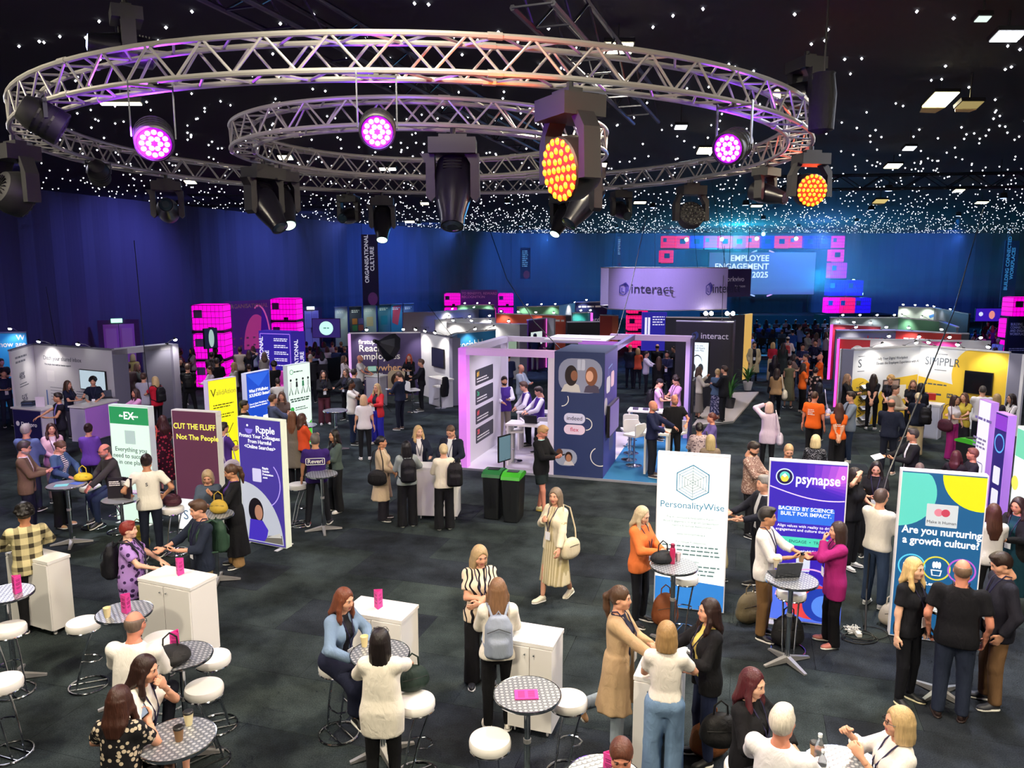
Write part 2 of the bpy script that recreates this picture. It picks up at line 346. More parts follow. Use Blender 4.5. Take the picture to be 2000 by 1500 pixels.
# ---------------------------------------------------------------- lighting fixtures
RINGS = {'o': (-1.18, 11.7, 5.1), 'i': (-1.27, 11.42, 2.47)}
def hang(px, ring, far, s=1.0, dr=0.145):
 """point under a ring truss chord whose picture column is px, on the near or far arc"""
 cx, cy, Rr = RINGS[ring]; Rr += dr if not far else -dr; best = None
 for k in range(721):
  a = 2 * math.pi * k / 720; x = cx + Rr * math.cos(a); y = cy + Rr * math.sin(a)
  if (y > cy) != bool(far): continue
  d = y * CT - (6.4 - HC) * ST; e = abs(1000 + F * x / d - px)
  if best is None or e < best[0]: best = (e, x, y)
 return Vector((best[1], best[2], 6.424 - 0.1 * s))
LENSW = lit('#fff4d8', 14.0)
def head_wash(label, ring_pt, scale, yaw, pitch, lens=None, group=None, glow=None):
 """LED wash moving head: base box, yoke arms, round head with a face of lenses"""
 t = thing('moving_head_light', label, 'stage light', ring_pt, yaw, group); s = scale
 mb = MB(); mb.box((0, 0, -0.06 * s), (0.36 * s, 0.3 * s, 0.13 * s)); mb.box((0, -0.02 * s, 0.02 * s), (0.2 * s, 0.1 * s, 0.06 * s)); part('base', mb, BLACKM, t)
 for sx in (-1, 1):
  mb = MB(); mb.slab([(sx * 0.235 * s - 0.035 * s, -0.5 * s), (sx * 0.235 * s + 0.035 * s, -0.5 * s), (sx * 0.225 * s + 0.03 * s, -0.2 * s), (sx * 0.15 * s + 0.03 * s, -0.1 * s), (sx * 0.15 * s - 0.05 * s, -0.1 * s), (sx * 0.235 * s - 0.035 * s, -0.25 * s)], -0.06 * s, 0.06 * s); part('yoke_arm', mb, BLACKM, t)
 mb = MB(); mb.tube([(0, 0, 0), (0, 0, 0.1 * s)], 0.03, 8); part('clamp', mb, BLACK, t)
 rr = 0.2 * s
 Mx = Matrix.Rotation(R(90), 3, 'X')
 mb = MB(); mb.lathe([(0.06 * s, -0.17 * s), (0.15 * s, -0.15 * s), (rr, -0.05 * s), (rr, 0.06 * s), (rr * 0.94, 0.075 * s)], 24, M=Mx); bd = part('lamp_body', mb, BLACKM, t, (0, 0, -0.42 * s), (pitch, 0, 0), True)
 for k in range(9):   # cooling ribs on the back
  mb = MB(); a = k * math.pi / 9; mb.box((0, 0.172 * s, 0), (0.22 * s, 0.012 * s, 0.008 * s), M=Matrix.Rotation(a, 3, 'Y')); part('cooling_rib', mb, BLACK, bd)
 lm = lens or BLACK
 if lens: mb = MB(); mb.lathe([(rr * 0.95, 0.0), (rr * 0.9, 0.004 * s)], 24, c=(0, -0.0735 * s, 0), M=Mx); part('lens_glow', mb, lit('#ff3206', 0.9), bd)  # emissive disc added for the orange glow between the lenses
 for ring, n in ((0, 1), (1, 6), (2, 12), (3, 18)):
  for i in range(n):
   a = 2 * math.pi * i / n; q = ring * rr * 0.285; mb = MB()
   mb.lathe([(rr * 0.12, 0), (rr * 0.1, 0.008 * s), (rr * 0.04, 0.014 * s)], 8, c=(q * math.cos(a), -0.074 * s, q * math.sin(a)), M=Mx); part('lens', mb, lm, bd, smooth=True)
 return t
def head_spot(label, ring_pt, scale, yaw, pitch, lens=None, group=None):
 """spot moving head: base, yoke, bullet shaped head"""
 t = thing('moving_head_light', label, 'stage light', ring_pt, yaw, group); s = scale
 mb = MB(); mb.box((0, 0, -0.06 * s), (0.4 * s, 0.3 * s, 0.13 * s)); mb.box((0, 0, 0.02 * s), (0.24 * s, 0.1 * s, 0.05 * s)); part('base', mb, BLACKM, t)
 for sx in (-1, 1):
  mb = MB(); mb.slab([(sx * 0.19 * s - 0.04 * s, -0.48 * s), (sx * 0.19 * s, -0.52 * s), (sx * 0.19 * s + 0.04 * s, -0.48 * s), (sx * 0.19 * s + 0.035 * s, -0.12 * s), (sx * 0.19 * s - 0.09 * s, -0.12 * s), (sx * 0.19 * s - 0.04 * s, -0.2 * s)], -0.07 * s, 0.07 * s); part('yoke_arm', mb, BLACKM, t)
 mb = MB(); mb.tube([(0, 0, 0), (0, 0, 0.1 * s)], 0.03, 8); part('clamp', mb, BLACK, t)
 Mx = Matrix.Rotation(R(90), 3, 'X')
 mb = MB(); mb.lathe([(0.09 * s, -0.28 * s), (0.15 * s, -0.24 * s), (0.165 * s, -0.05 * s), (0.15 * s, 0.12 * s), (0.105 * s, 0.3 * s), (0.1 * s, 0.38 * s), (0.085 * s, 0.37 * s)], 20, M=Mx); bd = part('lamp_body', mb, mat('#15151c', 0.3), t, (0, 0, -0.4 * s), (pitch, 0, 0), True)
 mb = MB(); mb.lathe([(0.088 * s, 0.378 * s), (0.05 * s, 0.392 * s)], 16, M=Mx); part('lens', mb, lens or mat('#22303a', 0.1), bd)
 for k in range(4):
  mb = MB(); mb.box((0, 0.1 * s + 0.03 * s * k, 0.152 * s), (0.16 * s, 0.012 * s, 0.02 * s)); part('vent', mb, BLACK, bd)
 return t
def par(label, ring_pt, drop, yaw, pitch, col, s=1.0, lens=True):
 t = thing('par_can', label, 'stage light', ring_pt, yaw)
 for sx in (-1, 1):
  mb = MB(); mb.box((sx * 0.15 * s, 0, -drop / 2 + 0.02), (0.012, 0.035, drop + 0.04)); part('bracket', mb, STEELD, t)
 mb = MB(); mb.box((0, 0, 0), (0.31 * s, 0.035, 0.02)); mb.box((0, 0, 0.01), (0.04, 0.04, 0.022)); part('yoke', mb, BLACKM, t); Mx = Matrix.Rotation(R(90), 3, 'X')
 mb = MB(); mb.lathe([(0.05 * s, -0.2 * s), (0.1 * s, -0.19 * s), (0.135 * s, -0.1 * s), (0.138 * s, 0.12 * s), (0.125 * s, 0.13 * s), (0.12 * s, 0.1 * s)], 22, M=Mx); bd = part('lamp_body', mb, BLACKM, t, (0, 0, -drop), (pitch, 0, 0), True)
 for k in range(3):
  mb = MB(); mb.lathe([(0.141 * s, -0.07 * s + 0.05 * k * s), (0.141 * s, -0.055 * s + 0.05 * k * s)], 20, M=Mx); part('cooling_rib', mb, BLACK, bd)
 if lens:
  if col is not BLACK: mb = MB(); mb.lathe([(0.118 * s, 0.112 * s), (0.115 * s, 0.117 * s)], 22, M=Mx); part('lens_glow', mb, lit('#a010e0', 1.6), bd)  # purple glow between the lenses, put in as an emissive disc
  for rr, n in ((0.04, 6), (0.085, 12)):
   for i in range(n):
    a = 2 * math.pi * i / n; mb = MB(); mb.lathe([(0.021 * s, 0.118 * s), (0.014 * s, 0.126 * s)], 8, c=(rr * s * math.cos(a), 0, rr * s * math.sin(a)), M=Mx); part('lens', mb, col, bd)
 return t
LO = lit('#ff8a1a', 3.0); LP = lit('#d05cff', 9.0); LG = lit('#c8ffe8', 5.0)
ZB = 6.40
head_wash('big LED wash light with glowing orange lenses under near truss arc', hang(1118, 'o', 0, 1.35), 1.35, R(-62), R(10), LO)
head_wash('LED wash light with round glowing orange face at right end of ring', hang(1585, 'o', 0, 1.05), 1.05, R(8), R(8), LO)
head_wash('dark LED wash light with finned back at left end of ring', hang(24, 'o', 0, 1.3), 1.3, R(150), R(20))
head_wash('unlit round LED wash light hanging from far right arc of ring', hang(1352, 'o', 1, 1.2), 1.2, R(10), R(-25))
head_spot('glossy black spot moving head aimed down under inner ring front', hang(884, 'i', 0, 1.3), 1.3, R(0), R(62))
head_spot('black moving head tilted right below left end of inner ring', hang(466, 'i', 1, 1.25), 1.25, R(55), R(48))
head_spot('black moving head with pale green lit lens leaning right below far left arc', hang(548, 'i', 1, 1.15), 1.15, R(35), R(52), LG)
head_spot('black moving head seen end on hanging from far left arc of ring', hang(322, 'o', 1, 1.15), 1.15, R(20), R(-8))
head_spot('black moving head with lit white lens below the far centre of ring', hang(746, 'o', 1, 1.2), 1.2, R(5), R(58), LG)
head_spot('unlit black moving head beside the star cloth left of far centre', hang(682, 'o', 1, 1.0), 1.0, R(-10), R(10))
head_spot('black moving head with lit cream lens pointing left down by inner ring', hang(1100, 'o', 1, 1.1), 1.1, R(-40), R(52), LG)
head_spot('black moving head tilted down left at right end of inner ring', hang(1168, 'i', 1, 1.2), 1.2, R(-50), R(45))
head_spot('small dark moving head far behind the ring right of centre', hang(1213, 'o', 1, .9), 0.9, R(15), R(20))
head_spot('small dark moving head at right behind the ring by orange wash', hang(1505, 'o', 1, .9), 0.9, R(40), R(15))
par('purple LED par can glowing magenta under left of near arc', hang(292, 'o', 0, .2), 0.42, R(25), R(28), lit('#ff5cf0', 9.0), 1.15)
par('purple LED par can glowing white violet under middle of near arc', hang(738, 'o', 0, .2), 0.4, R(8), R(22), LP, 1.05)
par('purple LED par can turned right under right end of near arc', hang(1435, 'o', 0, .2), 0.36, R(-38), R(18), LP, 1.15)
par('unlit black par can clamped at left end of ring', hang(88, 'o', 0, .2), 0.14, R(120), R(30), BLACK, 1.2)
par('unlit black par can dangling lowest at left end of ring', hang(100, 'o', 1, .2), 0.14, R(200), R(25), BLACK, 1.1)
head_spot('black spot fixture with lens lit hung high right of the ring', P(1575, 118, 7.3), 1.0, R(-75), R(5), lit('#ffe9b0', 3))
head_spot('white lit moving head standing up behind left of near arc', P(245, 20, 7.3), 0.9, R(-60), R(-5), lit('#b9c6ff', 6))
t = thing('chain_bag', 'black cloth chain bag hanging beside right end of ring', 'bag', P(1606, 205, 6.6)); mb = MB(); mb.lathe([(0.04, -0.3), (0.13, -0.26), (0.14, 0.1), (0.11, 0.3), (0.12, 0.32)], 14); part('bag', mb, cloth('#141418'), t, smooth=True)
mb = MB(); mb.tube([(0, 0, 0.3), (0, 0, 1.4)], 0.012, 6); part('chain', mb, BLACK, t)
# ceiling floods and lamps
def flood(label, p, w, h, col, s, power=0, aim=None, lc='#fff0d0', tilt=0.35, cat='flood light', leaf=False, yaw=0.0, angle=165, drop=0.25):
 t = thing('flood_light', label, cat, p, yaw)
 mb = MB(); mb.tube([(0, 0, 0), (0, 0, ZC - p.z)], 0.012, 6); part('hanger', mb, BLACK, t)
 mb = MB(); mb.box((0, 0.03, 0), (w + 0.04, 0.06, h + 0.04)); hs = part('housing', mb, BLACKM, t, (0, 0, -0.1), (R(90) - tilt, 0, 0))
 mb = MB(); mb.box((0, -0.004, 0), (w, 0.012, h)); part('lamp_glass', mb, lit(col, s), hs)
 if leaf:
  mb = MB(); mb.slab([(-w / 2, -h / 2 - 0.01), (w / 2, -h / 2 - 0.01), (w * 0.3, -h * 0.95), (-w * 0.4, -h * 0.9)], -0.02, -0.008); part('barn_door', mb, mat('#d9c58a', 0.4), hs)
 if power: lamp('SPOT', 'house_light', (p.x, p.y, p.z - 0.3), lc, power, aim or (p.x * 0.7, p.y - 2, 0), 0.35, angle if p.y < 16 else 105, 0.8)
 return t
FW = '#fff2c4'
flood('bright warm flood light on ceiling above right of near arc', P(1208, 78, 7.8), 0.36, 0.22, FW, 22, 1700, (0.5, 11, 0))
flood('bright warm flood light with barn door high at right', P(1838, 182, 7.8), 0.4, 0.42, '#fff0b0', 22, 1700, (6, 12, 0), leaf=True)
flood('cool white flood light in the far upper right corner of ceiling', P(1970, 54, 7.8), 0.33, 0.2, '#f2f6ff', 22, 1500, (6, 8, 0), '#dfe6ff')
flood('small dim square ceiling lamp in upper right corner', P(1921, 19, 7.9), 0.15, 0.1, '#cfe0d8', 1.2)
flood('warm flood light behind the purple par can right side', P(1378, 286, 7.8), 0.36, 0.3, FW, 18, 1500, (4, 16, 0))
flood('small blue white LED panel hanging behind the ladder truss', P(1330, 238, 7.7), 0.22, 0.14, '#e6f0ff', 12)
flood('small blue white LED panel over the right aisle', P(1777, 281, 7.7), 0.25, 0.17, '#e6f0ff', 12, 1000, (12, 22, 0), '#d5deff')
flood('warm flood light above the yellow booth', P(1745, 317, 7.8), 0.42, 0.25, FW, 12, 1200, (11, 22, 0))
flood('dim barn door flood light turned away beside the bright one', P(1895, 192, 7.6), 0.35, 0.2, '#b9a56a', 0.6, leaf=True)
flood('dim flood light with hanging barn door over the right booths', P(1720, 388, 7.6), 0.5, 0.35, '#d8c078', 0.9, leaf=True)
flood('warm strip lamp beside the magenta par can under left arc', P(235, 186, 7.0), 0.5, 0.05, '#fff3cf', 14)
flood('pale strip lamp inside the inner ring far side', P(757, 322, 7.4), 0.4, 0.12, '#fff8e8', 8)
flood('small warm lamp on far ceiling right of the unlit wash', P(1250, 391, 7.7), 0.5, 0.2, FW, 5)
flood('small warm lamp on far ceiling above the right banner', P(1918, 391, 7.7), 0.5, 0.2, FW, 4)
flood('small warm lamp on far ceiling above the stage', P(1478, 398, 7.7), 0.5, 0.2, FW, 4)
flood('small warm lamp on far ceiling left of centre', P(800, 430, 7.8), 0.6, 0.3, FW, 4)
# the same floods carry on over the near floor, above and behind the balcony
for i, (x, y, pw) in enumerate(((-7.5, 6.5, 1500), (-1.0, 4.5, 1350), (6.0, 5.0, 1400), (-4.0, -1.5, 1700), (5.0, -1.5, 1700), (-10.5, 15.0, 1500), (-6, 21, 1500), (2.5, 22.5, 1500), (-11, 27, 1200), (7, 30, 1200), (17, 30, 1000), (-4, 36, 900), (20, 18, 1200))):
 flood(['warm flood light over the near left bar tables', 'warm flood light over the centre of the near floor', 'warm flood light over the near right stands', 'warm flood light behind the balcony on the left', 'warm flood light behind the balcony on the right', 'warm flood light over the left seating tables', 'warm flood light over the middle aisle left', 'warm flood light over the centre booth', 'warm flood light over the left booth', 'warm flood light over the dark booth', 'warm flood light over the far right booths', 'warm flood light over the far middle booths', 'warm flood light right of the yellow booth'][i],
          Vector((x, y, 7.85)), 0.36, 0.22, FW, 8, pw, (x * 0.8 + 0.3, y + (2.5 if y < 8 else 0), 0), '#fff1d6' if y < 10 else '#f0ecff')
# blue downlights along the far ceiling, washing the drape
for i, (px, py, c, pw) in enumerate([(991, 391, '#3f66ff', 900), (895, 416, '#3f66ff', 900), (818, 434, '#3f66ff', 900), (1112, 419, '#3f66ff', 900), (1275, 400, '#3f66ff', 900), (1017, 438, '#1f7dff', 900), (1205, 441, '#1f7dff', 900), (1457, 395, '#3f66ff', 900), (1491, 424, '#1f7dff', 900),
                                     (1702, 405, '#4f66ff', 900), (1736, 366, '#4f66ff', 900), (1872, 417, '#1f7dff', 900), (1960, 381, '#4f66ff', 900), (1972, 444, '#1f7dff', 900), (1333, 437, '#1f7dff', 900), (1673, 429, '#9fb8ff', 900), (1560, 440, '#1f9dff', 900), (350, 395, '#4a55ff', 900), (572, 418, '#5a70ff', 900)]):
 p = P(px, py, 7.75); t = thing('blue_downlight', 'small cylindrical downlight shining blue from the far star ceiling', 'downlight', p, 0, 'blue downlights on the far ceiling')
 mb = MB(); mb.lathe([(0.05, 0.1), (0.13, 0.08), (0.16, -0.12), (0.15, -0.13)], 12); part('can', mb, BLACKM, t, smooth=True)
 mb = MB(); mb.lathe([(0.14, -0.125), (0.1, -0.135)], 12); part('lens', mb, lit('#9fc0ff', 6), t)
 mb = MB(); mb.tube([(0, 0, 0.1), (0, 0, 0.25)], 0.015, 5); part('hanger', mb, BLACK, t)
 lamp('SPOT', 'blue_light', p - Vector((0, 0, 0.2)), c, 1600, (p.x, p.y + 1, 0), 0.06, 46, 0.4)
# drape wash lights at the head of each wall
for x, y, ax, ay, c, pw in ((-14, 24, -21.5, 24, '#8074ff', 1700), (-13, 36, -18.2, 36, '#787aff', 2000), (-9.5, 45, -15.3, 46, '#6c80ff', 2600), (-4, 56, -10, 59, '#4678ff', 5000), (3, 66, 1, 74, '#3c84ff', 5500), (14, 66, 14, 74, '#3692ff', 5500), (26, 66, 26, 74, '#3a84ff', 5500), (38, 66, 38, 74, '#4478ff', 5500)):
 lamp('SPOT', 'drape_light', (x, y, 7.5), c, pw, (ax, ay, 4.0), 0.3, 110, 0.9)
# coloured light thrown by the lit stage lamps
lamp('POINT', 'par_light', P(262, 262, 6.1), '#9a30ff', 60, size=0.15); lamp('POINT', 'par_light', P(733, 250, 6.1), '#7a30ff', 60, size=0.15); lamp('POINT', 'par_light', P(1470, 290, 6.1), '#8a30ff', 50, size=0.15)
lamp('POINT', 'wash_light', P(1065, 260, 5.9), '#ff4a10', 50, size=0.2); lamp('POINT', 'wash_light', P(1594, 365, 6.0), '#ff4a10', 40, size=0.2)
for q, am, c, pw in (((277, 250, 6.0), (-12, 20.5, 0), '#c050ff', 2600), ((733, 240, 6.0), (-1.0, 18, 1), '#b060ff', 900), ((1460, 280, 6.0), (9.5, 13.5, 0.5), '#d070ff', 1800)): lamp('SPOT', 'par_light', P(*q), c, pw, am, 0.12, 32, 0.8)
# hanging cables
def cable(label, pts, r=0.012, c=BLACK):
 mb = MB(); ps = [Vector(p) for p in pts]; out = []
 for i in range(len(ps) - 1):
  for k in range(6): out.append(ps[i].lerp(ps[i + 1], k / 6))
 out.append(ps[-1]); mb.tube(out, r, 6); part('cable', mb, c, smooth=True, label=label, category='cable')
# thin stage haze hanging in the hall, caught by the lamps
m, t_, n, l = _new('haze'); n.remove(n['Principled BSDF']); vs_ = n.new('ShaderNodeVolumeScatter'); vs_.inputs['Density'].default_value = 0.011; vs_.inputs['Anisotropy'].default_value = 0.3; l.new(vs_.outputs[0], n['Material Output'].inputs['Volume'])
mb = MB(); mb.prism([(-16, 40), (47, 40), (47, 73.5), (1, 73.5), (-11.5, 55.5)], 3.0, 7.97); part('haze', mb, m, kind='stuff', label='thin blue lit stage haze under the star ceiling', category='haze')
# ---------------------------------------------------------------- bodies: signed distance shapes blended and skinned into one surface
class SDF:
 def __init__(s, lo, hi, h):
  s.h = h; s.lo = np.array(lo, np.float32) - 2 * h; s.n = np.maximum(((np.array(hi) - s.lo) / h).astype(int) + 4, 4); s.f = np.full(s.n, 9.0, np.float32)
 def region(s, lo, hi):
  a = np.clip(((np.array(lo) - s.lo) / s.h).astype(int) - 1, 0, s.n); b = np.clip(((np.array(hi) - s.lo) / s.h).astype(int) + 2, 0, s.n)
  if np.any(b <= a): return None
  sl = tuple(slice(a[i], b[i]) for i in range(3)); g = [(s.lo[i] + s.h * np.arange(a[i], b[i])).astype(np.float32) for i in range(3)]
  return sl, g[0][:, None, None], g[1][None, :, None], g[2][None, None, :]
 def put(s, sl, d, k, sub=False):
  a = s.f[sl]
  if sub: d = -d; h = np.maximum(k - np.abs(a - d), 0) / k; s.f[sl] = np.maximum(a, d) + h * h * k * 0.25
  else: h = np.maximum(k - np.abs(a - d), 0) / k; s.f[sl] = np.minimum(a, d) - h * h * k * 0.25
 def cone(s, a, b, ra, rb, k=0.03, cut=None, sub=False, cutb=None):
  """round cone from a to b; cut = (point, normal) keeps the side the normal points away from"""
  a = np.array(a, np.float32); b = np.array(b, np.float32); m = max(ra, rb) + k + s.h; r = s.region(np.minimum(a, b) - m, np.maximum(a, b) + m)
  if r is None: return
  sl, X, Y, Z = r; d = b - a; L2 = float(d @ d) + 1e-9
  t = np.clip(((X - a[0]) * d[0] + (Y - a[1]) * d[1] + (Z - a[2]) * d[2]) / L2, 0, 1)
  q = np.sqrt((X - a[0] - t * d[0]) ** 2 + (Y - a[1] - t * d[1]) ** 2 + (Z - a[2] - t * d[2]) ** 2) - (ra + (rb - ra) * t)
  for c in (cut, cutb):
   if c is not None: p, nn = np.array(c[0]), np.array(c[1]) / np.linalg.norm(c[1]); q = np.maximum(q, (X - p[0]) * nn[0] + (Y - p[1]) * nn[1] + (Z - p[2]) * nn[2])
  s.put(sl, q, k, sub)
 def chain(s, pts, rs, k=0.02):
  for i in range(len(pts) - 1): s.cone(pts[i], pts[i + 1], rs[i], rs[i + 1], k)
 def ell(s, c, r, Mr=None, k=0.03, sub=False, cut=None):
  c = np.array(c, np.float32); r = np.array(r, np.float32); m = float(max(r)) + k + s.h; g = s.region(c - m, c + m)
  if g is None: return
  sl, X, Y, Z = g; x, y, z = X - c[0], Y - c[1], Z - c[2]
  if Mr is not None:
   A = np.array(Mr, np.float32).T; x, y, z = A[0, 0] * x + A[0, 1] * y + A[0, 2] * z, A[1, 0] * x + A[1, 1] * y + A[1, 2] * z, A[2, 0] * x + A[2, 1] * y + A[2, 2] * z
  k0 = np.sqrt((x / r[0]) ** 2 + (y / r[1]) ** 2 + (z / r[2]) ** 2); k1 = np.sqrt((x / r[0] ** 2) ** 2 + (y / r[1] ** 2) ** 2 + (z / r[2] ** 2) ** 2) + 1e-6
  q = k0 * (k0 - 1) / k1
  if cut is not None: p, nn = np.array(cut[0]), np.array(cut[1]) / np.linalg.norm(cut[1]); q = np.maximum(q, (X - p[0]) * nn[0] + (Y - p[1]) * nn[1] + (Z - p[2]) * nn[2])
  s.put(sl, q, k, sub)
 def loft(s, o, Mr, prof, k=0.03, sub=False, pleat=0.0):
  """upright elliptical column in frame Mr at o; prof rows (t, half width, half depth, forward offset), t along the frame's z"""
  o = np.array(o, np.float32); A = np.array(Mr, np.float32); pr = np.array(prof, np.float32); t0, t1 = pr[0, 0], pr[-1, 0]; m = float(pr[:, 1:3].max() + np.abs(pr[:, 3]).max()) + k + s.h
  e = [o + A[:, 2] * t for t in (t0, t1)]; g = s.region(np.minimum(*e) - m, np.maximum(*e) + m)
  if g is None: return
  sl, X, Y, Z = g; X, Y, Z = X - o[0], Y - o[1], Z - o[2]
  x = A[0, 0] * X + A[1, 0] * Y + A[2, 0] * Z; y = A[0, 1] * X + A[1, 1] * Y + A[2, 1] * Z; z = A[0, 2] * X + A[1, 2] * Y + A[2, 2] * Z
  w = np.interp(z, pr[:, 0], pr[:, 1]); d = np.interp(z, pr[:, 0], pr[:, 2]); y = y - np.interp(z, pr[:, 0], pr[:, 3])
  if pleat: a = np.arctan2(y, x); fl = 1 + pleat * np.cos(a * 11) * np.clip((t0 + 0.6 * (t1 - t0) - z) / (0.6 * (t1 - t0)), 0, 1); w = w * fl; d = d * fl
  # slightly squared section
  ax, ay = np.abs(x / w), np.abs(y / d); k0 = (ax ** 2.4 + ay ** 2.4) ** (1 / 2.4); q = (k0 - 1) * np.minimum(w, d)
  q = np.maximum(q, np.maximum(t0 - z, z - t1)); s.put(sl, q.astype(np.float32), k, sub)
 def cutplane(s, p, nn):
  p, nn = np.array(p), np.array(nn) / np.linalg.norm(nn); g = [(s.lo[i] + s.h * np.arange(s.n[i])) for i in range(3)]
  s.f = np.maximum(s.f, ((g[0][:, None, None] - p[0]) * nn[0] + (g[1][None, :, None] - p[1]) * nn[1] + (g[2][None, None, :] - p[2]) * nn[2]).astype(np.float32))
 def surf(s):
  f = s.f; ins = f < 0; n = s.n
  c = ins[:-1, :-1, :-1].astype(np.int8)
  tot = sum(ins[i:n[0] - 1 + i, j:n[1] - 1 + j, k:n[2] - 1 + k].astype(np.int8) for i in (0, 1) for j in (0, 1) for k in (0, 1))
  I = np.argwhere((tot > 0) & (tot < 8))
  if len(I) == 0: return np.zeros((0, 3)), np.zeros((0, 4), int)
  off = np.array([(i, j, k) for i in (0, 1) for j in (0, 1) for k in (0, 1)]); val = np.stack([f[tuple((I + o).T)] for o in off], 1)
  sm = np.zeros((len(I), 3)); cn = np.zeros(len(I))
  for a in range(8):
   for b in range(a + 1, 8):
    if np.abs(off[a] - off[b]).sum() != 1: continue
    va, vb = val[:, a], val[:, b]; x = (va < 0) != (vb < 0); t = np.where(x, va / np.where(x, va - vb, 1), 0)
    sm += np.where(x[:, None], off[a] + t[:, None] * (off[b] - off[a]), 0); cn += x
  V = s.lo + s.h * (I + sm / cn[:, None]); idx = np.full(n, -1, np.int64); idx[tuple(I.T)] = np.arange(len(I)); Q = []
  for ax in range(3):
   b, c2 = [(1, 2), (2, 0), (0, 1)][ax]; sa = [slice(None)] * 3; sb = [slice(None)] * 3; sa[ax] = slice(0, -1); sb[ax] = slice(1, None)
   A, B = ins[tuple(sa)], ins[tuple(sb)]; E_ = np.argwhere(A != B); E_ = E_[(E_[:, b] > 0) & (E_[:, c2] > 0)]
   if not len(E_): continue
   db = np.zeros(3, int); db[b] = 1; dc = np.zeros(3, int); dc[c2] = 1
   q = np.stack([idx[tuple((E_ - db - dc).T)], idx[tuple((E_ - dc).T)], idx[tuple(E_.T)], idx[tuple((E_ - db).T)]], 1)
   fl = ~A[tuple(E_.T)]; q[fl] = q[fl][:, ::-1]; Q.append(q[(q >= 0).all(1)])
  return V, np.concatenate(Q)
def np_mesh(name, pieces, mats):
 """pieces: list of (verts, quads, material index)"""
 V = []; Q = []; MI = []; o = 0
 for v, q, m in pieces:
  V.append(v); Q.append(q + o); o += len(v); MI.append(np.full(len(q), m) if np.isscalar(m) else m)
 V = np.concatenate(V).astype(np.float32); Q = np.concatenate(Q); MI = np.concatenate(MI).astype(np.int32)
 me = bpy.data.meshes.new(name); me.vertices.add(len(V)); me.vertices.foreach_set('co', V.ravel()); me.loops.add(len(Q) * 4); me.loops.foreach_set('vertex_index', Q.ravel().astype(np.int32))
 me.polygons.add(len(Q)); me.polygons.foreach_set('loop_start', np.arange(0, len(Q) * 4, 4, dtype=np.int32)); me.polygons.foreach_set('material_index', MI); me.polygons.foreach_set('use_smooth', np.ones(len(Q), bool))
 for m in mats: me.materials.append(m)
 me.update(calc_edges=True); return me
# ---- head, hair, hand, shoe templates (head frame: origin at the skull centre, y forward, z up)
def quad_ell(c, r, n=6):
 v = []; q = []
 for i in range(n // 2 + 1):
  for j in range(n): a = math.pi * i / (n // 2) ; b = 2 * math.pi * j / n; v.append((c[0] + r[0] * math.sin(a) * math.cos(b), c[1] + r[1] * math.sin(a) * math.sin(b), c[2] + r[2] * math.cos(a)))
 for i in range(n // 2):
  for j in range(n): q.append((i * n + j, (i + 1) * n + j, (i + 1) * n + (j + 1) % n, i * n + (j + 1) % n))
 return np.array(v), np.array(q)
def make_head(h, male):
 s = SDF((-0.1, -0.13, -0.17), (0.1, 0.14, 0.13), h); j = 1.0 if male else 0.93
 s.ell((0, -0.012, 0.022), (0.074, 0.094, 0.098), k=0.02); s.ell((0, 0.028, -0.03), (0.06 * j, 0.068, 0.082), k=0.04)
 s.ell((0, 0.055, -0.083), (0.03 * j, 0.032, 0.024), k=0.03); s.cone((-0.045, 0.0, -0.07), (0.045, 0, -0.07), 0.024 * j, 0.024 * j, 0.03)
 s.cone((0, -0.022, -0.06), (0, -0.036, -0.165), 0.05 * j, 0.054 * j, 0.03)
 s.cone((0, 0.083, 0.022), (0, 0.103, -0.022), 0.008, 0.0125, 0.014); s.ell((0, 0.094, -0.028), (0.017, 0.014, 0.009), k=0.012)
 for x in (-1, 1):
  s.ell((x * 0.032, 0.092, 0.012), (0.018, 0.014, 0.011), k=0.014, sub=True); s.cone((x * 0.012, 0.087, 0.03), (x * 0.05, 0.07, 0.033), 0.008, 0.006, 0.014)
  s.ell((x * 0.045, 0.055, -0.025), (0.022, 0.022, 0.02), k=0.03); s.ell((x * 0.077, -0.012, 0.0), (0.009, 0.02, 0.031), k=0.01)
  s.ell((x * 0.031, 0.08, 0.012), (0.0145, 0.012, 0.0105), k=0.004)
 s.ell((0, 0.084, -0.052), (0.025, 0.012, 0.007), k=0.01); s.ell((0, 0.083, -0.062), (0.02, 0.012, 0.007), k=0.01)
 v, q = s.surf(); cen = v[q].mean(1); mi = np.zeros(len(q), int)
 lips = (np.abs(cen[:, 0]) < 0.025) & (cen[:, 1] > 0.082) & (cen[:, 2] < -0.045) & (cen[:, 2] > -0.069); mi[lips] = 3
 out = [(v, q, mi)]
 for x in (-1, 1):
  if h > 0.02: out.append(quad_ell((x * 0.031, 0.088, 0.014), (0.016, 0.006, 0.007)) + (2,)); continue
  out.append(quad_ell((x * 0.031, 0.0835, 0.0125), (0.0125, 0.0095, 0.0062)) + (1,)); out.append(quad_ell((x * 0.031, 0.0905, 0.0125), (0.0058, 0.0035, 0.0058)) + (2,))
  out.append(quad_ell((x * 0.031, 0.091, 0.0185), (0.015, 0.004, 0.0022)) + (2,)); e = quad_ell((0, 0, 0), (0.019, 0.005, 0.0036)); out.append((e[0] + np.array((x * 0.033, 0.092, 0.0345)), e[1], 2))
 return out
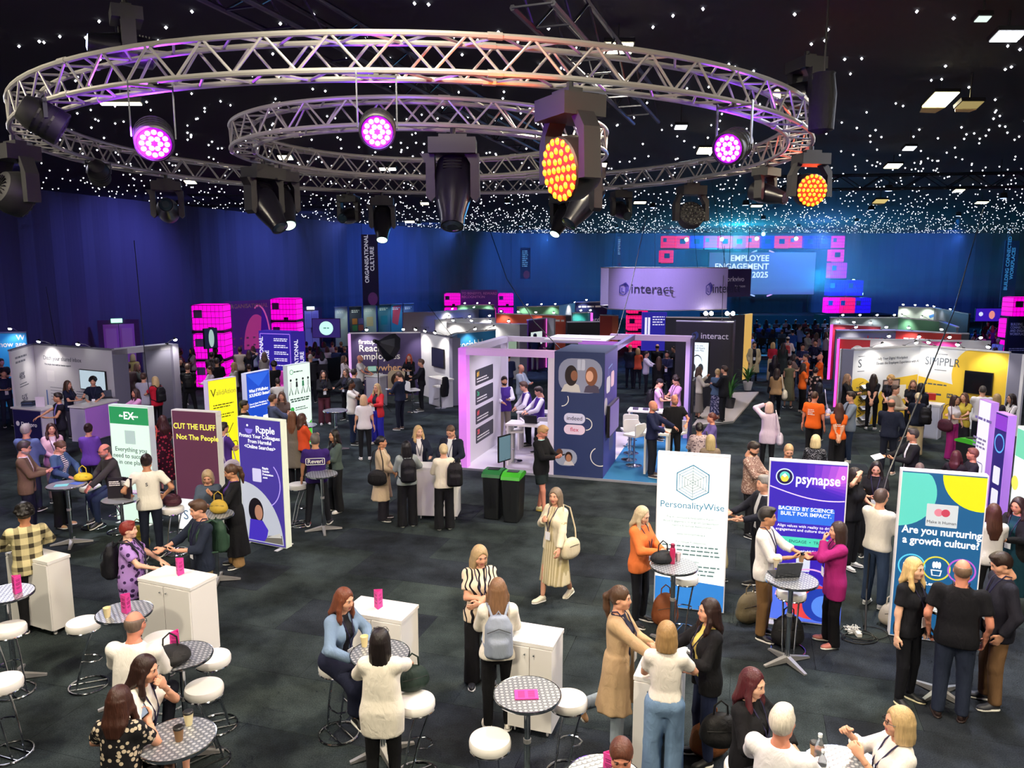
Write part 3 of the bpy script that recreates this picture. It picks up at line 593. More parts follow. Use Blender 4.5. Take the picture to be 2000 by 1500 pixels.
def make_hair(style, h):
 s = SDF((-0.2, -0.24, -0.48), (0.2, 0.16, 0.2), h); top = 0.012
 def cap(t, low=-0.06):
  s.ell((0, -0.014, 0.026), (0.078 + t, 0.097 + t, 0.1 + t * 1.2), k=0.01, cut=((0, -0.06, low), (0, 0.35, -1)))
 face = lambda w=0.07, z=-0.045, hgt=0.11: s.ell((0, 0.125, z), (w, 0.115, hgt), k=0.02, sub=True)
 ears = lambda: [s.ell((x * 0.085, 0.03, -0.02), (0.03, 0.05, 0.045), k=0.015, sub=True) for x in (-1, 1)]
 if style == 'short': cap(0.012); s.ell((0, 0.02, 0.105), (0.062, 0.07, 0.028), k=0.02); face(); ears()
 elif style == 'buzz': cap(0.004); face(0.075, -0.035); ears()
 elif style == 'fringe_bald': cap(0.004); s.ell((0, 0.01, 0.125), (0.085, 0.13, 0.095), k=0.03, sub=True); face(0.085, -0.01); ears()
 elif style == 'quiff': cap(0.013); s.ell((0, 0.045, 0.108), (0.058, 0.062, 0.034), k=0.02); face(); ears()
 elif style == 'bun':
  cap(0.011); face(); ears(); s.ell((0, -0.1, 0.085), (0.042, 0.04, 0.04), k=0.01)
 elif style == 'lowbun': cap(0.011); face(); ears(); s.ell((0, -0.125, 0.0), (0.045, 0.04, 0.04), k=0.01)
 elif style == 'pony':
  cap(0.012); face(); ears(); s.chain([(0, -0.11, 0.05), (0, -0.155, 0.0), (0, -0.15, -0.12), (0, -0.125, -0.26)], [0.024, 0.035, 0.038, 0.012], 0.02)
 elif style in ('bob', 'bobs'):
  L = -0.15 if style == 'bob' else -0.2
  s.ell((0, -0.014, 0.028), (0.094, 0.108, 0.112), k=0.01); s.loft((0, -0.02, 0), np.eye(3), [(L, 0.098, 0.088, -0.012), (-0.08, 0.106, 0.098, -0.008), (0.03, 0.094, 0.1, 0)], 0.02)
  face(0.074, -0.08, 0.17); s.cone((0, 0.1, 0.15), (0, -0.02, 0.158), 0.014, 0.008, 0.02, sub=True); s.ell((0, 0.06, -0.19), (0.062, 0.1, 0.12), k=0.02, sub=True)
 elif style in ('long', 'vlong', 'wavy'):
  L = {'long': -0.27, 'vlong': -0.4, 'wavy': -0.3}[style]; w = 0.11 if style == 'wavy' else 0.098
  s.ell((0, -0.014, 0.028), (0.09, 0.106, 0.11), k=0.01); s.loft((0, -0.02, 0), np.eye(3), [(L, 0.06, 0.03, -0.085), (L * 0.6, w + 0.01, 0.05, -0.075), (-0.1, w + 0.004, 0.08, -0.03), (0.03, 0.09, 0.1, 0)], 0.02)
  for x in (-1, 1): s.chain([(x * 0.078, 0.02, 0.02), (x * 0.096, 0.022, -0.08), (x * 0.1, 0.05, -0.18), (x * 0.09, 0.07, L * 0.85)], [0.02, 0.028, 0.03, 0.014], 0.02)
  face(0.072, -0.062, 0.15); s.cone((0, 0.1, 0.15), (0, -0.02, 0.158), 0.014, 0.008, 0.02, sub=True); s.ell((0, 0.07, -0.2), (0.062, 0.1, 0.13), k=0.02, sub=True)
 elif style == 'curly':
  r2 = random.Random(5); s.ell((0, -0.03, 0.045), (0.1, 0.105, 0.105), k=0.02)
  for i in range(46):
   a = r2.uniform(0, 6.28); b = r2.uniform(-0.35, 1.4); s.ell((0.1 * math.cos(a) * math.cos(b), -0.03 + 0.105 * math.sin(a) * math.cos(b), 0.045 + 0.105 * math.sin(b)), (0.028, 0.028, 0.028), k=0.015)
  face(0.068, -0.05, 0.115)
 elif style == 'beard':
  s.ell((0, 0.034, -0.062), (0.064, 0.068, 0.062), k=0.02); s.cone((-0.052, 0.0, -0.06), (0.052, 0, -0.06), 0.028, 0.028, 0.02); s.cone((-0.026, 0.09, -0.043), (0.026, 0.09, -0.043), 0.008, 0.008, 0.01)
  s.ell((0, 0.07, 0.0), (0.06, 0.06, 0.036), k=0.01, sub=True); s.ell((0, 0.1, -0.057), (0.02, 0.02, 0.008), k=0.004, sub=True)
  s.ell((0, -0.03, -0.13), (0.05, 0.06, 0.05), k=0.01, sub=True)
 elif style == 'cap':
  s.ell((0, -0.012, 0.04), (0.086, 0.106, 0.098), k=0.01, cut=((0, 0, 0.038), (0, 0, -1))); s.ell((0, 0.12, 0.046), (0.065, 0.075, 0.009), k=0.01)
 v, q = s.surf()
 if style in ('long', 'vlong', 'wavy', 'bob', 'bobs', 'pony') and len(v):   # strand relief
  a = np.arctan2(v[:, 1], v[:, 0]); dn = np.clip((0.05 - v[:, 2]) / 0.15, 0, 1); wv = 0.006 if style == 'wavy' else 0.0025
  off = wv * dn * (np.sin(a * 17 + v[:, 2] * (40 if style == 'wavy' else 9)) + 0.6 * np.sin(a * 31 + 2)); rr = np.hypot(v[:, 0], v[:, 1]) + 1e-6; v[:, 0] += off * v[:, 0] / rr; v[:, 1] += off * v[:, 1] / rr
 return v, q
def make_hand(pose, h):
 """right hand: wrist at origin, fingers along -z, palm facing -x, thumb towards +y"""
 s = SDF((-0.09, -0.07, -0.22), (0.06, 0.09, 0.05), h); cu = {'relax': 22, 'grip': 58, 'flat': 6, 'hold': 40}[pose]
 s.cone((0, 0, 0.045), (0, 0, -0.01), 0.027, 0.023, 0.02); s.ell((0, 0.002, -0.05), (0.0165, 0.042, 0.052), k=0.02)
 for i, (y, L) in enumerate(((0.03, 0.07), (0.01, 0.079), (-0.011, 0.073), (-0.03, 0.057))):
  p = np.array((0.0, y, -0.09)); a = 0.0; pts = [p]
  for seg, kk in ((0.45, 0.8), (0.3, 1.1), (0.25, 0.8)):
   a += math.radians(cu * kk); p = p + L * seg * np.array((-math.sin(a), 0, -math.cos(a))); pts.append(p)
  s.chain(pts, [0.0098, 0.009, 0.0082, 0.007], 0.004)
 op = {'relax': 0.2, 'grip': 0.75, 'flat': 0.1, 'hold': 0.6}[pose]
 s.chain([(0.0, 0.026, -0.022), (-0.012 - 0.012 * op, 0.054 - 0.008 * op, -0.05), (-0.02 - 0.026 * op, 0.06 - 0.014 * op, -0.08), (-0.024 - 0.03 * op, 0.055 - 0.02 * op, -0.102)], [0.015, 0.0125, 0.0105, 0.008], 0.008)
 return s.surf()
def make_shoe(h, kind):
 """right shoe: ankle at origin, y forward, sole at z=-0.08"""
 s = SDF((-0.07, -0.1, -0.09), (0.07, 0.22, 0.06), h)
 s.ell((0, 0.11, -0.05), (0.045, 0.085, 0.036), k=0.02); s.ell((0, -0.01, -0.04), (0.036, 0.055, 0.05), k=0.03); s.cone((0, 0.06, -0.03), (0, 0.0, 0.0), 0.032, 0.036, 0.03, cut=((0, 0, 0.012), (0, 0, 1)))
 s.cutplane((0, 0, -0.062), (0, 0, -1)); u = s.surf()
 s = SDF((-0.07, -0.1, -0.09), (0.07, 0.22, 0.0), h); s.ell((0, 0.108, -0.07), (0.049, 0.092, 0.03), k=0.03); s.ell((0, -0.008, -0.07), (0.041, 0.062, 0.03), k=0.04); s.cone((0, 0.0, -0.07), (0, 0.12, -0.07), 0.037, 0.043, 0.03)
 s.cutplane((0, 0, -0.08), (0, 0, -1)); s.cutplane((0, 0, -0.058), (0, 0, 1)); w = s.surf()
 return u, w
_T = {}
def tmpl(kind, *a):
 key = (kind,) + a
 if key not in _T: _T[key] = {'head': make_head, 'hair': make_hair, 'hand': make_hand, 'shoe': make_shoe}[kind](*a)
 return _T[key]
SKIN = {'l': '#d9a184', 'p': '#e4b498', 't': '#b97f5c', 'b': '#5d3a28', 'm': '#c08a68', 'r': '#d08a72'}
def skin_mats(k): return [mat(SKIN[k], 0.5, spec=0.35), mat('#d8d2cc', 0.3), mat('#1d1512', 0.4), mat({'b': '#4a2624', 't': '#8a4f44'}.get(k, '#b0635c'), 0.45)]
def hair_mat(c):
 key = 'hair ' + c
 if key in _M: return _M[key]
 m, t, n, l = _new(key); b = n['Principled BSDF']; b.inputs['Roughness'].default_value = 0.42; b.inputs['Specular IOR Level'].default_value = 0.4
 tc = n.new('ShaderNodeTexCoord'); mp = n.new('ShaderNodeMapping'); mp.inputs['Scale'].default_value = (90, 90, 9); no = n.new('ShaderNodeTexNoise'); no.inputs['Scale'].default_value = 1.0; no.inputs['Detail'].default_value = 3
 mx = n.new('ShaderNodeMix'); mx.data_type = 'RGBA'; q = hx(c); mx.inputs['A'].default_value = tuple(x * 0.6 for x in q) + (1,); mx.inputs['B'].default_value = tuple(min(1, x * 1.5) for x in q) + (1,)
 bp = n.new('ShaderNodeBump'); bp.inputs['Strength'].default_value = 0.5; bp.inputs['Distance'].default_value = 0.01
 l.new(tc.outputs['Object'], mp.inputs[0]); l.new(mp.outputs[0], no.inputs['Vector']); l.new(no.outputs['Fac'], mx.inputs['Factor']); l.new(mx.outputs['Result'], b.inputs['Base Color']); l.new(no.outputs['Fac'], bp.inputs['Height']); l.new(bp.outputs['Normal'], b.inputs['Normal'])
 _M[key] = m; return m
def frame(zaxis, yhint):
 z = np.array(zaxis, float); z /= np.linalg.norm(z); y = np.array(yhint, float); y = y - z * (y @ z)
 if np.linalg.norm(y) < 1e-6: y = np.array((0, 1.0, 0)) - z * z[1]
 y /= np.linalg.norm(y); return np.stack([np.cross(y, z), y, z], 1)
def rotx(a): c, s = math.cos(a), math.sin(a); return np.array(((1, 0, 0), (0, c, -s), (0, s, c)))
def rotz(a): c, s = math.cos(a), math.sin(a); return np.array(((c, -s, 0), (s, c, 0), (0, 0, 1)))
def roty(a): c, s = math.cos(a), math.sin(a); return np.array(((c, 0, s), (0, 1, 0), (-s, 0, c)))
def ik(a, b, l1, l2, hint):
 d = b - a; L = min(np.linalg.norm(d), (l1 + l2) * 0.998); u = d / (np.linalg.norm(d) + 1e-9); x = (l1 * l1 - l2 * l2 + L * L) / (2 * L); y = math.sqrt(max(l1 * l1 - x * x, 0))
 hh = np.array(hint, float); hh = hh - u * (hh @ u); hh /= (np.linalg.norm(hh) + 1e-9); return a + u * x + hh * y, a + u * L
# arm targets relative to the chest, for the right hand as (right, forward, up from floor) on a 1.75 m body; palm direction
ARM = {
 'down': ((0.27, 0.03, 0.80), (-1, 0.2, 0), 'relax', (0.5, -1, 0)), 'phone': ((0.05, 0.33, 1.17), (-0.5, -0.2, 0.8), 'hold', (0.8, -0.4, -0.8)), 'phonehi': ((0.07, 0.34, 1.3), (-0.4, -0.3, 0.6), 'hold', (0.8, -0.3, -0.9)),
 'cross': ((-0.05, 0.2, 1.18), (0.2, -1, 0.2), 'relax', (1, -0.1, -0.6)), 'cross2': ((-0.06, 0.235, 1.13), (0.2, -1, 0.2), 'relax', (1, -0.1, -0.6)), 'hip': ((0.2, 0.06, 1.03), (-1, 0, -0.2), 'relax', (1, -0.6, 0)), 'behind': ((0.02, -0.2, 0.92), (0, 1, 0), 'relax', (1, -0.3, 0)),
 'gest': ((0.18, 0.42, 1.16), (-0.4, 0, 0.9), 'relax', (0.8, -0.4, -0.8)), 'table': ((0.15, 0.33, 1.11), (-0.2, 0, -1), 'flat', (1, -0.3, -0.3)), 'pocket': ((0.22, 0.05, 0.92), (-1, 0, 0), 'relax', (0.6, -1, 0)),
 'chin': ((0.02, 0.19, 1.5), (0, -1, 0.2), 'grip', (0.7, 0.5, -1)), 'head': ((0.1, 0.12, 1.68), (-1, -0.3, 0), 'relax', (1, 0.4, 0)), 'up': ((0.16, 0.33, 1.42), (-0.6, 0.2, 0.2), 'grip', (0.6, -0.2, -1)),
 'strap': ((0.1, 0.17, 1.27), (-0.3, -1, 0), 'grip', (0.8, -0.3, -1)), 'bag': ((0.25, 0.08, 0.82), (-1, 0, 0), 'grip', (0.4, -1, 0)), 'reach': ((0.2, 0.52, 1.12), (-0.3, 0, -0.9), 'hold', (0.8, -0.4, -0.8)), 'cup': ((0.16, 0.36, 1.2), (-1, 0, 0), 'grip', (0.7, -0.5, -0.8)),
 'clasp': ((0.02, 0.24, 1.02), (-0.3, -1, 0), 'relax', (1, -0.4, -0.4)), 'swing': ((0.28, 0.25, 0.86), (-1, 0, 0), 'relax', (0.5, -1, 0)), 'swingb': ((0.27, -0.2, 0.84), (-1, 0, 0), 'relax', (0.5, -1, 0)),
}
PEOPLE = {}
def person(label, px, py, h, face, top, bot, hair, skin='l', arms=('down', 'down'), pose='stand', sex='f', shoes='#1a1a1c', sole='#e8e6e0', lod=2, head=(0, 0), sleeve='short', jacket=None, coat=None, z0=0.0, extra=(), seat=0.8, group=None, fat=1.0, key=None, lean=0.0, twist=0.0, width=1.0, shift=(0, 0), beard=None, held=(), topx=0.0, at=None):
 """px, py: the crown of the head in the photo. face: 0 looks at the camera, 90 to the picture's right. top/bot/jacket/coat: (style, material)."""
 S = h / 1.75; male = sex == 'm'; sit = pose == 'sit'
 crown = z0 + (h if not sit else (seat + 0.885 * S)) - (0.05 * S if head[1] > 20 else 0.0)
 g = P(px, py, crown) if at is None else Vector((at[0], at[1], crown)); base = np.array((g.x + shift[0], g.y + shift[1], 0.0)); to = math.atan2(-g.y, -g.x) if at is None or True else 0
 yaw = to + R(face) - math.pi / 2; Wm = rotz(yaw)
 hb = (0.046, 0.03, 0.0178)[lod]; hs = hb
 # ---- joints (local: x right, y forward) on a 1.75 m figure, scaled by S afterwards
 sw = (0.178 if male else 0.15) * width; hw = 0.09 if male else 0.095
 pel = np.array((0, 0, 0.95)); knee_hint = np.array((0, 1, 0.0))
 if sit:
  pz = (seat / S) + 0.1; pel = np.array((0, -0.08, pz)); feet = [np.array((0.09, 0.26, 0.36 if seat > 0.6 else 0.08)), np.array((-0.09, 0.3, 0.32 if seat > 0.6 else 0.08))]; knee_hint = np.array((0, 0.7, 1.0))
  if 'crossleg' in extra: feet = [np.array((0.16, 0.5, 0.42)), np.array((-0.1, 0.3, 0.3))]
 elif pose == 'walk': feet = [np.array((0.08, 0.2, 0.085)), np.array((-0.08, -0.26, 0.11))]
 elif pose == 'wide': feet = [np.array((0.19, 0.04, 0.085)), np.array((-0.19, -0.03, 0.085))]
 elif pose == 'kick': feet = [np.array((0.09, 0.02, 0.085)), np.array((-0.1, -0.42, 0.3))]
 elif pose == 'step': feet = [np.array((0.13, 0.14, 0.085)), np.array((-0.1, -0.1, 0.085))]
 else: feet = [np.array((0.11, 0.02, 0.085)), np.array((-0.11, 0.0, 0.085))]
 TM = rotz(twist) @ rotx(-lean); up = lambda p: pel + TM @ (np.array(p) - np.array((0, 0, 0.95)))
 sh = [up((sw, -0.01, 1.412)), up((-sw, -0.01, 1.412))]; neck = up((0, -0.012, 1.5)); hc = up((0, 0.012, 1.635)); hip = [pel + np.array((hw, 0, -0.03)), pel + np.array((-hw, 0, -0.03))]
 HM = TM @ rotz(R(-head[0])) @ rotx(R(-head[1]))
 if head[1] > 8: hc = hc + TM @ np.array((0, 0.0006 * head[1], -0.0005 * head[1]))
 legs = []
 for i in (0, 1):
  kn, an = ik(hip[i], feet[i], 0.43, 0.405, knee_hint + np.array(((0.12 if i == 0 else -0.12), 0, 0))); legs.append((hip[i], kn, an))
 AR = []; hands = []
 for i in (0, 1):
  t, pn, hp, hint = ARM[arms[i]]; sx = 1 if i == 0 else -1
  tg = up(np.array((t[0] * sx, t[1] * (1.0 if fat < 1.1 else 1.1), t[2])) if arms[i] not in ('down', 'pocket', 'bag', 'behind', 'swing', 'swingb', 'hip') or sit else np.array((t[0] * sx * width, t[1], t[2])))
  if sit and arms[i] in ('table', 'cup', 'phone', 'reach', 'gest'): tg = tg + np.array((0, 0, 0.02))
  el, wr = ik(sh[i], tg, 0.285, 0.25, TM @ np.array((hint[0] * sx, hint[1], hint[2]))); AR.append((sh[i], el, wr))
  fd = wr - el; fd = fd / np.linalg.norm(fd); nn = TM @ np.array((pn[0] * sx, pn[1], pn[2])); x_ = -(nn - fd * (nn @ fd)); x_ = x_ / (np.linalg.norm(x_) + 1e-9); z_ = -fd; y_ = np.cross(z_, x_); hands.append((wr, np.stack([x_, y_, z_], 1), hp, sx))
 gir = fat
 tp = [(-0.12, 0.1 * gir, 0.08 * gir, 0), (-0.04, 0.162 * gir, 0.11 * gir, 0), (0.03, 0.158 * gir, 0.11 * gir, 0), (0.14, (0.14 if male else 0.122) * gir, 0.095 * gir, 0.012), (0.3, (0.16 if male else 0.14) * (0.5 + 0.5 * gir), 0.107 * (0.5 + 0.5 * gir), 0.01), (0.42, (0.155 if male else 0.13), 0.088, -0.008), (0.48, (0.125 if male else 0.1), 0.072, -0.014), (0.52, 0.078, 0.062, -0.014), (0.56, 0.055, 0.055, -0.012)]
 mgn = 0.3; lo = np.min([p for q in legs + AR for p in q] + [hc], axis=0) - mgn; hi = np.max([p for q in legs + AR for p in q] + [hc], axis=0) + mgn
 # ---- body, one surface
 B = SDF(lo, hi, (0.06, 0.046, 0.034)[lod])
 B.loft(pel, TM, tp, 0.03); B.cone(up((0, -0.012, 1.46)), up((0, 0.0, 1.56)), 0.056, 0.05, 0.03)
 if not male: [B.ell(up((x * 0.066, 0.085, 1.285)), (0.062, 0.05, 0.06), k=0.04) for x in (-1, 1)]
 for (a, b, c) in legs: B.cone(a, b, 0.076 * gir ** 0.5, 0.056, 0.03); B.cone(b, c, 0.056, 0.04, 0.03)
 for (a, b, c) in AR: B.cone(a, b, 0.047, 0.04, 0.04); B.cone(b, c, 0.041, 0.028, 0.02)
 v, q = B.surf(); pieces = [(v, q, 0)]
 gh = {2: 0.0095, 1: 0.0165, 0: 0.025}[lod]
 for (hv, hq, m) in tmpl('head', gh, male): pieces.append((hv @ HM.T + hc, hq, m))
 for (wr, Mh, hp, sx) in hands:
  hv, hq = tmpl('hand', hp, {2: 0.0082, 1: 0.0155, 0: 0.024}[lod])
  hv = hv * np.array((1.0, sx, 1.0)) if sx < 0 else hv
  Mq = Mh.copy()
  if sx < 0: Mq[:, 1] = -Mh[:, 1] if False else Mh[:, 1]; hq = hq[:, ::-1]
  pieces.append((hv @ Mq.T + wr, hq, 0))
 root = link('person', np_mesh('person', [(p * S, qq, m) for p, qq, m in pieces], skin_mats(skin)), None, (base[0], base[1], 0.0), (0, 0, yaw), label=label, category='person', group=group)
 root.location.z = z0 if not sit else z0
 # place the figure so that the crown, not the hips, is under the photo's pixel
 hw_ = Wm @ (hc * S); root.location.x -= hw_[0]; root.location.y -= hw_[1]
 def kid(name, sdf, m, cuts=()):
  for c in cuts: sdf.cutplane(*c)
  v, q = sdf.surf()
  if len(v): link(name, np_mesh(name, [(v * S, q, 0)], [m]), root)
 def sleeves(s, kind, add, k=0.05):
  for (a, b, c) in AR:
   if kind == 'none': continue
   d1 = (b - a) / np.linalg.norm(b - a); d2 = (c - b) / np.linalg.norm(c - b)
   if kind == 'short': p = a + d1 * 0.19; s.cone(a, b, 0.05 + add, 0.06 + add, k, cut=(p, d1))
   elif kind == 'cap': p = a + d1 * 0.09; s.cone(a, b, 0.052 + add, 0.055 + add, k, cut=(p, d1))
   elif kind == '34': s.cone(a, b, 0.05 + add, 0.048 + add, k); s.cone(b, c, 0.048 + add, 0.046 + add, 0.02, cut=(b + d2 * 0.12, d2))
   else: s.cone(a, b, 0.05 + add, 0.048 + add, k); s.cone(b, c + d2 * 0.02, 0.048 + add, 0.037 + add, 0.02, cut=(c - d2 * 0.005, d2))
 def torso(s, add, hem, flare=0.0, neckz=0.535, k=0.03):
  pr = [(t, w + add, d + add, o) for t, w, d, o in tp if t > max(hem, -0.12) + 0.02 and t < neckz - 0.02]; wi = lambda c, t: float(np.interp(t, [r[0] for r in tp], [r[c] for r in tp]))
  pr = [(hem, wi(1, max(hem, -0.1)) + add + flare, wi(2, max(hem, -0.1)) + add + flare * 0.8, 0)] + pr + [(neckz, wi(1, neckz) + add * 0.6, wi(2, neckz) + add * 0.6, -0.012)]
  if hem < -0.05: pr = [(t, max(w, (0.158 if male else 0.146) * gir + add * 0.8) if t < 0.2 else w, max(d, 0.104 * gir + add * 0.8) if t < 0.2 else d, o) for t, w, d, o in pr]
  s.loft(pel, TM, pr, k)
  if not male: [s.ell(up((x * 0.066, 0.088, 1.285)), (0.066 + add, 0.052 + add, 0.064 + add), k=0.06) for x in (-1, 1)]
  if hem < -0.05 and not sit:
   for (a, b, c) in legs: s.cone(a, b, 0.098 * gir ** 0.5 + add * 0.5, 0.086 + add * 0.5, 0.03, cut=(pel + TM @ np.array((0, 0, hem)), -TM[:, 2]))
  for i in (0, 1): s.ell(sh[i] + (up((0, 0, 1.4)) - sh[i]) * 0.1, (0.052 + add * 0.5,) * 3, k=0.05)
 st, tm = top
 # ---- lower garment
 if bot is not None:
  bs, bm = bot; G = SDF(lo, hi, hs * 1.3); add = {'slim': 0.008, 'wide': 0.03, 'trousers': 0.016, 'shorts': 0.03, 'flare': 0.012, 'skirt': 0.02, 'longskirt': 0.02}.get(bs, 0.014)
  wz = 0.13
  if bs in ('skirt', 'longskirt') and not sit:
   L = -0.42 if bs == 'skirt' else -0.72; G.loft(pel, np.eye(3), [(L, 0.21, 0.19, 0), (-0.3, 0.2, 0.16, 0), (0.0, 0.178 * gir, 0.128 * gir, 0), (wz, 0.135 * gir, 0.11 * gir, 0.012)], 0.02, pleat=0.05)
  else:
   ah = min(add, 0.014); G.loft(pel, np.eye(3) if not sit else TM, [(-0.13, 0.09, 0.08, 0), (-0.09, 0.14 * gir, 0.1 * gir, 0), (-0.04, 0.162 * gir + ah, 0.11 * gir + ah, 0), (0.03, 0.158 * gir + ah, 0.11 * gir + ah, 0), (wz, (0.138 if male else 0.124) * gir + ah * 0.4, 0.094 * gir + ah * 0.4, 0.012)], 0.05)
   for (a, b, c) in legs:
    d2 = (c - b) / np.linalg.norm(c - b); d1 = (b - a) / np.linalg.norm(b - a); ka = 0.088 * gir ** 0.5 + add * 0.4; kb = 0.06 + add; kc = {'wide': 0.1, 'flare': 0.078, 'trousers': 0.064, 'slim': 0.048}.get(bs, 0.06)
    if bs == 'shorts': G.cone(a, b, ka, kb + 0.025, 0.03, cut=(a + d1 * 0.3, d1))
    elif bs in ('skirt', 'longskirt'): G.cone(a, b, ka + 0.02, kb + 0.03, 0.09, cut=None if bs == 'longskirt' else (a + d1 * 0.38, d1)); bs == 'longskirt' and G.cone(b, c, kb + 0.03, 0.1, 0.09, cut=(c - d2 * 0.06, d2))
    else: G.cone(a, b, ka, kb, 0.03); G.cone(b, c + d2 * 0.1, kb, kc, 0.02, cut=(c + d2 * (0.055 if bs in ('wide', 'flare') else 0.02), d2))
  kid({'shorts': 'shorts', 'skirt': 'skirt', 'longskirt': 'skirt'}.get(bs, 'trousers'), G, bm)
 # ---- upper garment
 G = SDF(lo, hi, hs)
 if st == 'dress':
  L = -0.5 if 'shortdress' in extra else -0.66; torso(G, 0.014, 0.1); G.loft(pel, np.eye(3), [(L, 0.235, 0.205, 0), (-0.25, 0.2, 0.165, 0), (0.0, 0.185 * gir, 0.135 * gir, 0), (0.15, 0.14 * gir, 0.112 * gir, 0.012)], 0.04, pleat=0.05); sleeves(G, sleeve, 0.006); kid('dress', G, tm)
 else:
  hem = {'tee': -0.1, 'shirt': -0.12, 'tuck': 0.03, 'blouse': -0.13, 'sweater': -0.06, 'crop': 0.06, 'tunic': -0.24}.get(st, -0.1); ad = {'tee': 0.016, 'shirt': 0.018, 'tuck': 0.012, 'blouse': 0.02, 'sweater': 0.022, 'crop': 0.016, 'tunic': 0.024}.get(st, 0.016)
  if jacket or coat: torso(G, 0.010, 0.0)
  else: torso(G, ad, hem, 0.02 if st in ('tee', 'blouse', 'tunic', 'sweater', 'shirt') else 0.0); sleeves(G, sleeve, ad - 0.008)
  kid({'tee': 'tee_shirt', 'sweater': 'sweater', 'blouse': 'blouse', 'tunic': 'blouse'}.get(st, 'shirt'), G, tm)
 if jacket or coat:
  js, jm = jacket or coat; G = SDF(lo, hi, hs); hem = -0.14 if jacket else (-0.5 if js != 'long' else -0.72)
  if js == 'crop': hem = -0.02
  torso(G, 0.026, max(hem, -0.14), 0.02, 0.52)
  if coat: G.loft(pel, np.eye(3) if not sit else TM, [(hem, 0.25, 0.21, -0.01), (-0.1, 0.205 * gir, 0.155 * gir, 0), (0.1, 0.17 * gir, 0.13 * gir, 0.005)], 0.05, pleat=0.04)
  if js == 'bomber': G2 = SDF(lo, hi, hs); sleeves(G2, 'long', 0.014); kid('sleeves', G2, cloth('#e2e0e8'))
  else: sleeves(G, 'cap' if js == 'vest' else sleeve if js == 'short' else 'long', 0.012)
  if js not in ('closed', 'hoodie', 'bomber'):
   wv = 0.075 if js != 'blazer' else 0.06; G.loft(pel + TM @ np.array((0, 0.2, 0)), TM, [(hem - 0.05, wv * 1.4, 0.13, 0), (0.1, wv * 0.9 if js != 'blazer' else 0.02, 0.13, 0), (0.56, wv, 0.16, 0)], 0.01, sub=True)
  if js == 'hoodie': G.ell(up((0, -0.09, 1.48)), (0.11, 0.06, 0.06), k=0.03)
  kid({'hoodie': 'hoodie', 'bomber': 'jacket', 'vest': 'waistcoat'}.get(js, 'coat' if coat else 'jacket'), G, jm)
 # ---- shoes
 for i, (a, b, c) in enumerate(legs):
  u, w = tmpl('shoe', (0.034, 0.026, 0.016)[lod], 0); tw = R(-12 if i == 0 else 12); d2 = (c - b) / np.linalg.norm(c - b)
  Mf = rotz(tw) if not sit else rotz(tw) @ rotx(R(-14)); ft = feet[i] if np.linalg.norm(c - feet[i]) < 0.03 else c
  if pose == 'kick' and i == 1: Mf = rotx(R(-55))
  elif pose == 'walk' and i == 1: Mf = rotx(R(-18))
  link('shoe', np_mesh('shoe', [(u[0] @ Mf.T * S + ft * S, u[1], 0), (w[0] @ Mf.T * S + ft * S, w[1], 1)], [mat(shoes, 0.5), mat(sole, 0.6)]), root)
 # ---- hair and small things worn
 hst, hcol = hair
 if hst != 'bald':
  v, q = tmpl('hair', hst, {2: 0.0125, 1: 0.019, 0: 0.028}[lod]); HH = HM if hst not in ('long', 'vlong', 'wavy') else TM @ rotz(R(-head[0] * 0.8)) @ rotx(R(-head[1] * 0.55)); link('cap' if hst == 'cap' else 'hair', np_mesh('hair', [((v @ HH.T + hc) * S, q, 0)], [hair_mat(hcol) if hst != 'cap' else cloth(hcol)]), root)
  if hst == 'cap': v, q = tmpl('hair', 'buzz', 0.012); link('hair', np_mesh('hair', [((v @ HM.T + hc) * S, q, 0)], [hair_mat('#2a1c16')]), root)
 if beard: v, q = tmpl('hair', 'beard', {2: 0.009, 1: 0.015, 0: 0.022}[lod]); link('beard', np_mesh('beard', [((v @ HM.T + hc) * S, q, 0)], [hair_mat(beard)]), root)
 if 'glasses' in extra or 'shades' in extra:
  mb = MB(); oz = 0.0 if 'glasses' in extra else 0.085; oy = 0.0 if 'glasses' in extra else -0.03
  f = lambda x, y, z: (HM @ np.array((x, y + oy, z + oz)) + hc) * S
  for x in (-1, 1): mb.tube([f(x * 0.033 + 0.021 * math.cos(t * 0.785), 0.104, 0.011 + 0.015 * math.sin(t * 0.785)) for t in range(8)], 0.0026, 5, closed=True); mb.tube([f(x * 0.054, 0.1, 0.015), f(x * 0.079, 0.06, 0.012), f(x * 0.082, -0.01, 0.01)], 0.0026, 5)
  mb.tube([f(-0.012, 0.106, 0.014), f(0.012, 0.106, 0.014)], 0.0026, 5); part('glasses', mb, mat('#17171a', 0.3), root)
  if 'shades' in extra: pass
 if 'lanyard' in extra:
  ad = 0.028 if not (jacket or coat) else 0.03; f = lambda x, y, z: tuple((up((x, y, z))) * S); yb = 0.107 + ad + (0.035 if not male else 0.0) + 0.03 * (fat - 1) * 3
  for x in (-1, 1): mb = MB(); mb.tube([f(x * 0.062, -0.065, 1.5), f(x * 0.075, 0.0, 1.52), f(x * 0.07, 0.075, 1.44), f(x * 0.035, yb, 1.28), f(0, yb + 0.004, 1.13)], 0.0065, 5); part('lanyard', mb, mat('#1c1840', 0.6), root)
  mb = MB(); mb.box((0, 0, 0), (0.09 * S, 0.004, 0.125 * S), M=Matrix([list(r) for r in TM])); part('badge', mb, mat('#eef0f4', 0.4), root, f(0, yb + 0.008, 1.06))
 PEOPLE[key or label] = dict(root=root, S=S, Wm=Wm, hands=hands, up=up, TM=TM, pel=pel, z0=root.location.z)
 Wr = Matrix.LocRotScale(root.location, Euler((0, 0, yaw)), None)
 if sit and seat > 0.6 and 'nostool' not in extra: q_ = Wr @ Vector([float(x) * S for x in pel]); stool('white bar stool under ' + who(label), at=(q_.x, q_.y), rz=yaw + 1.2)
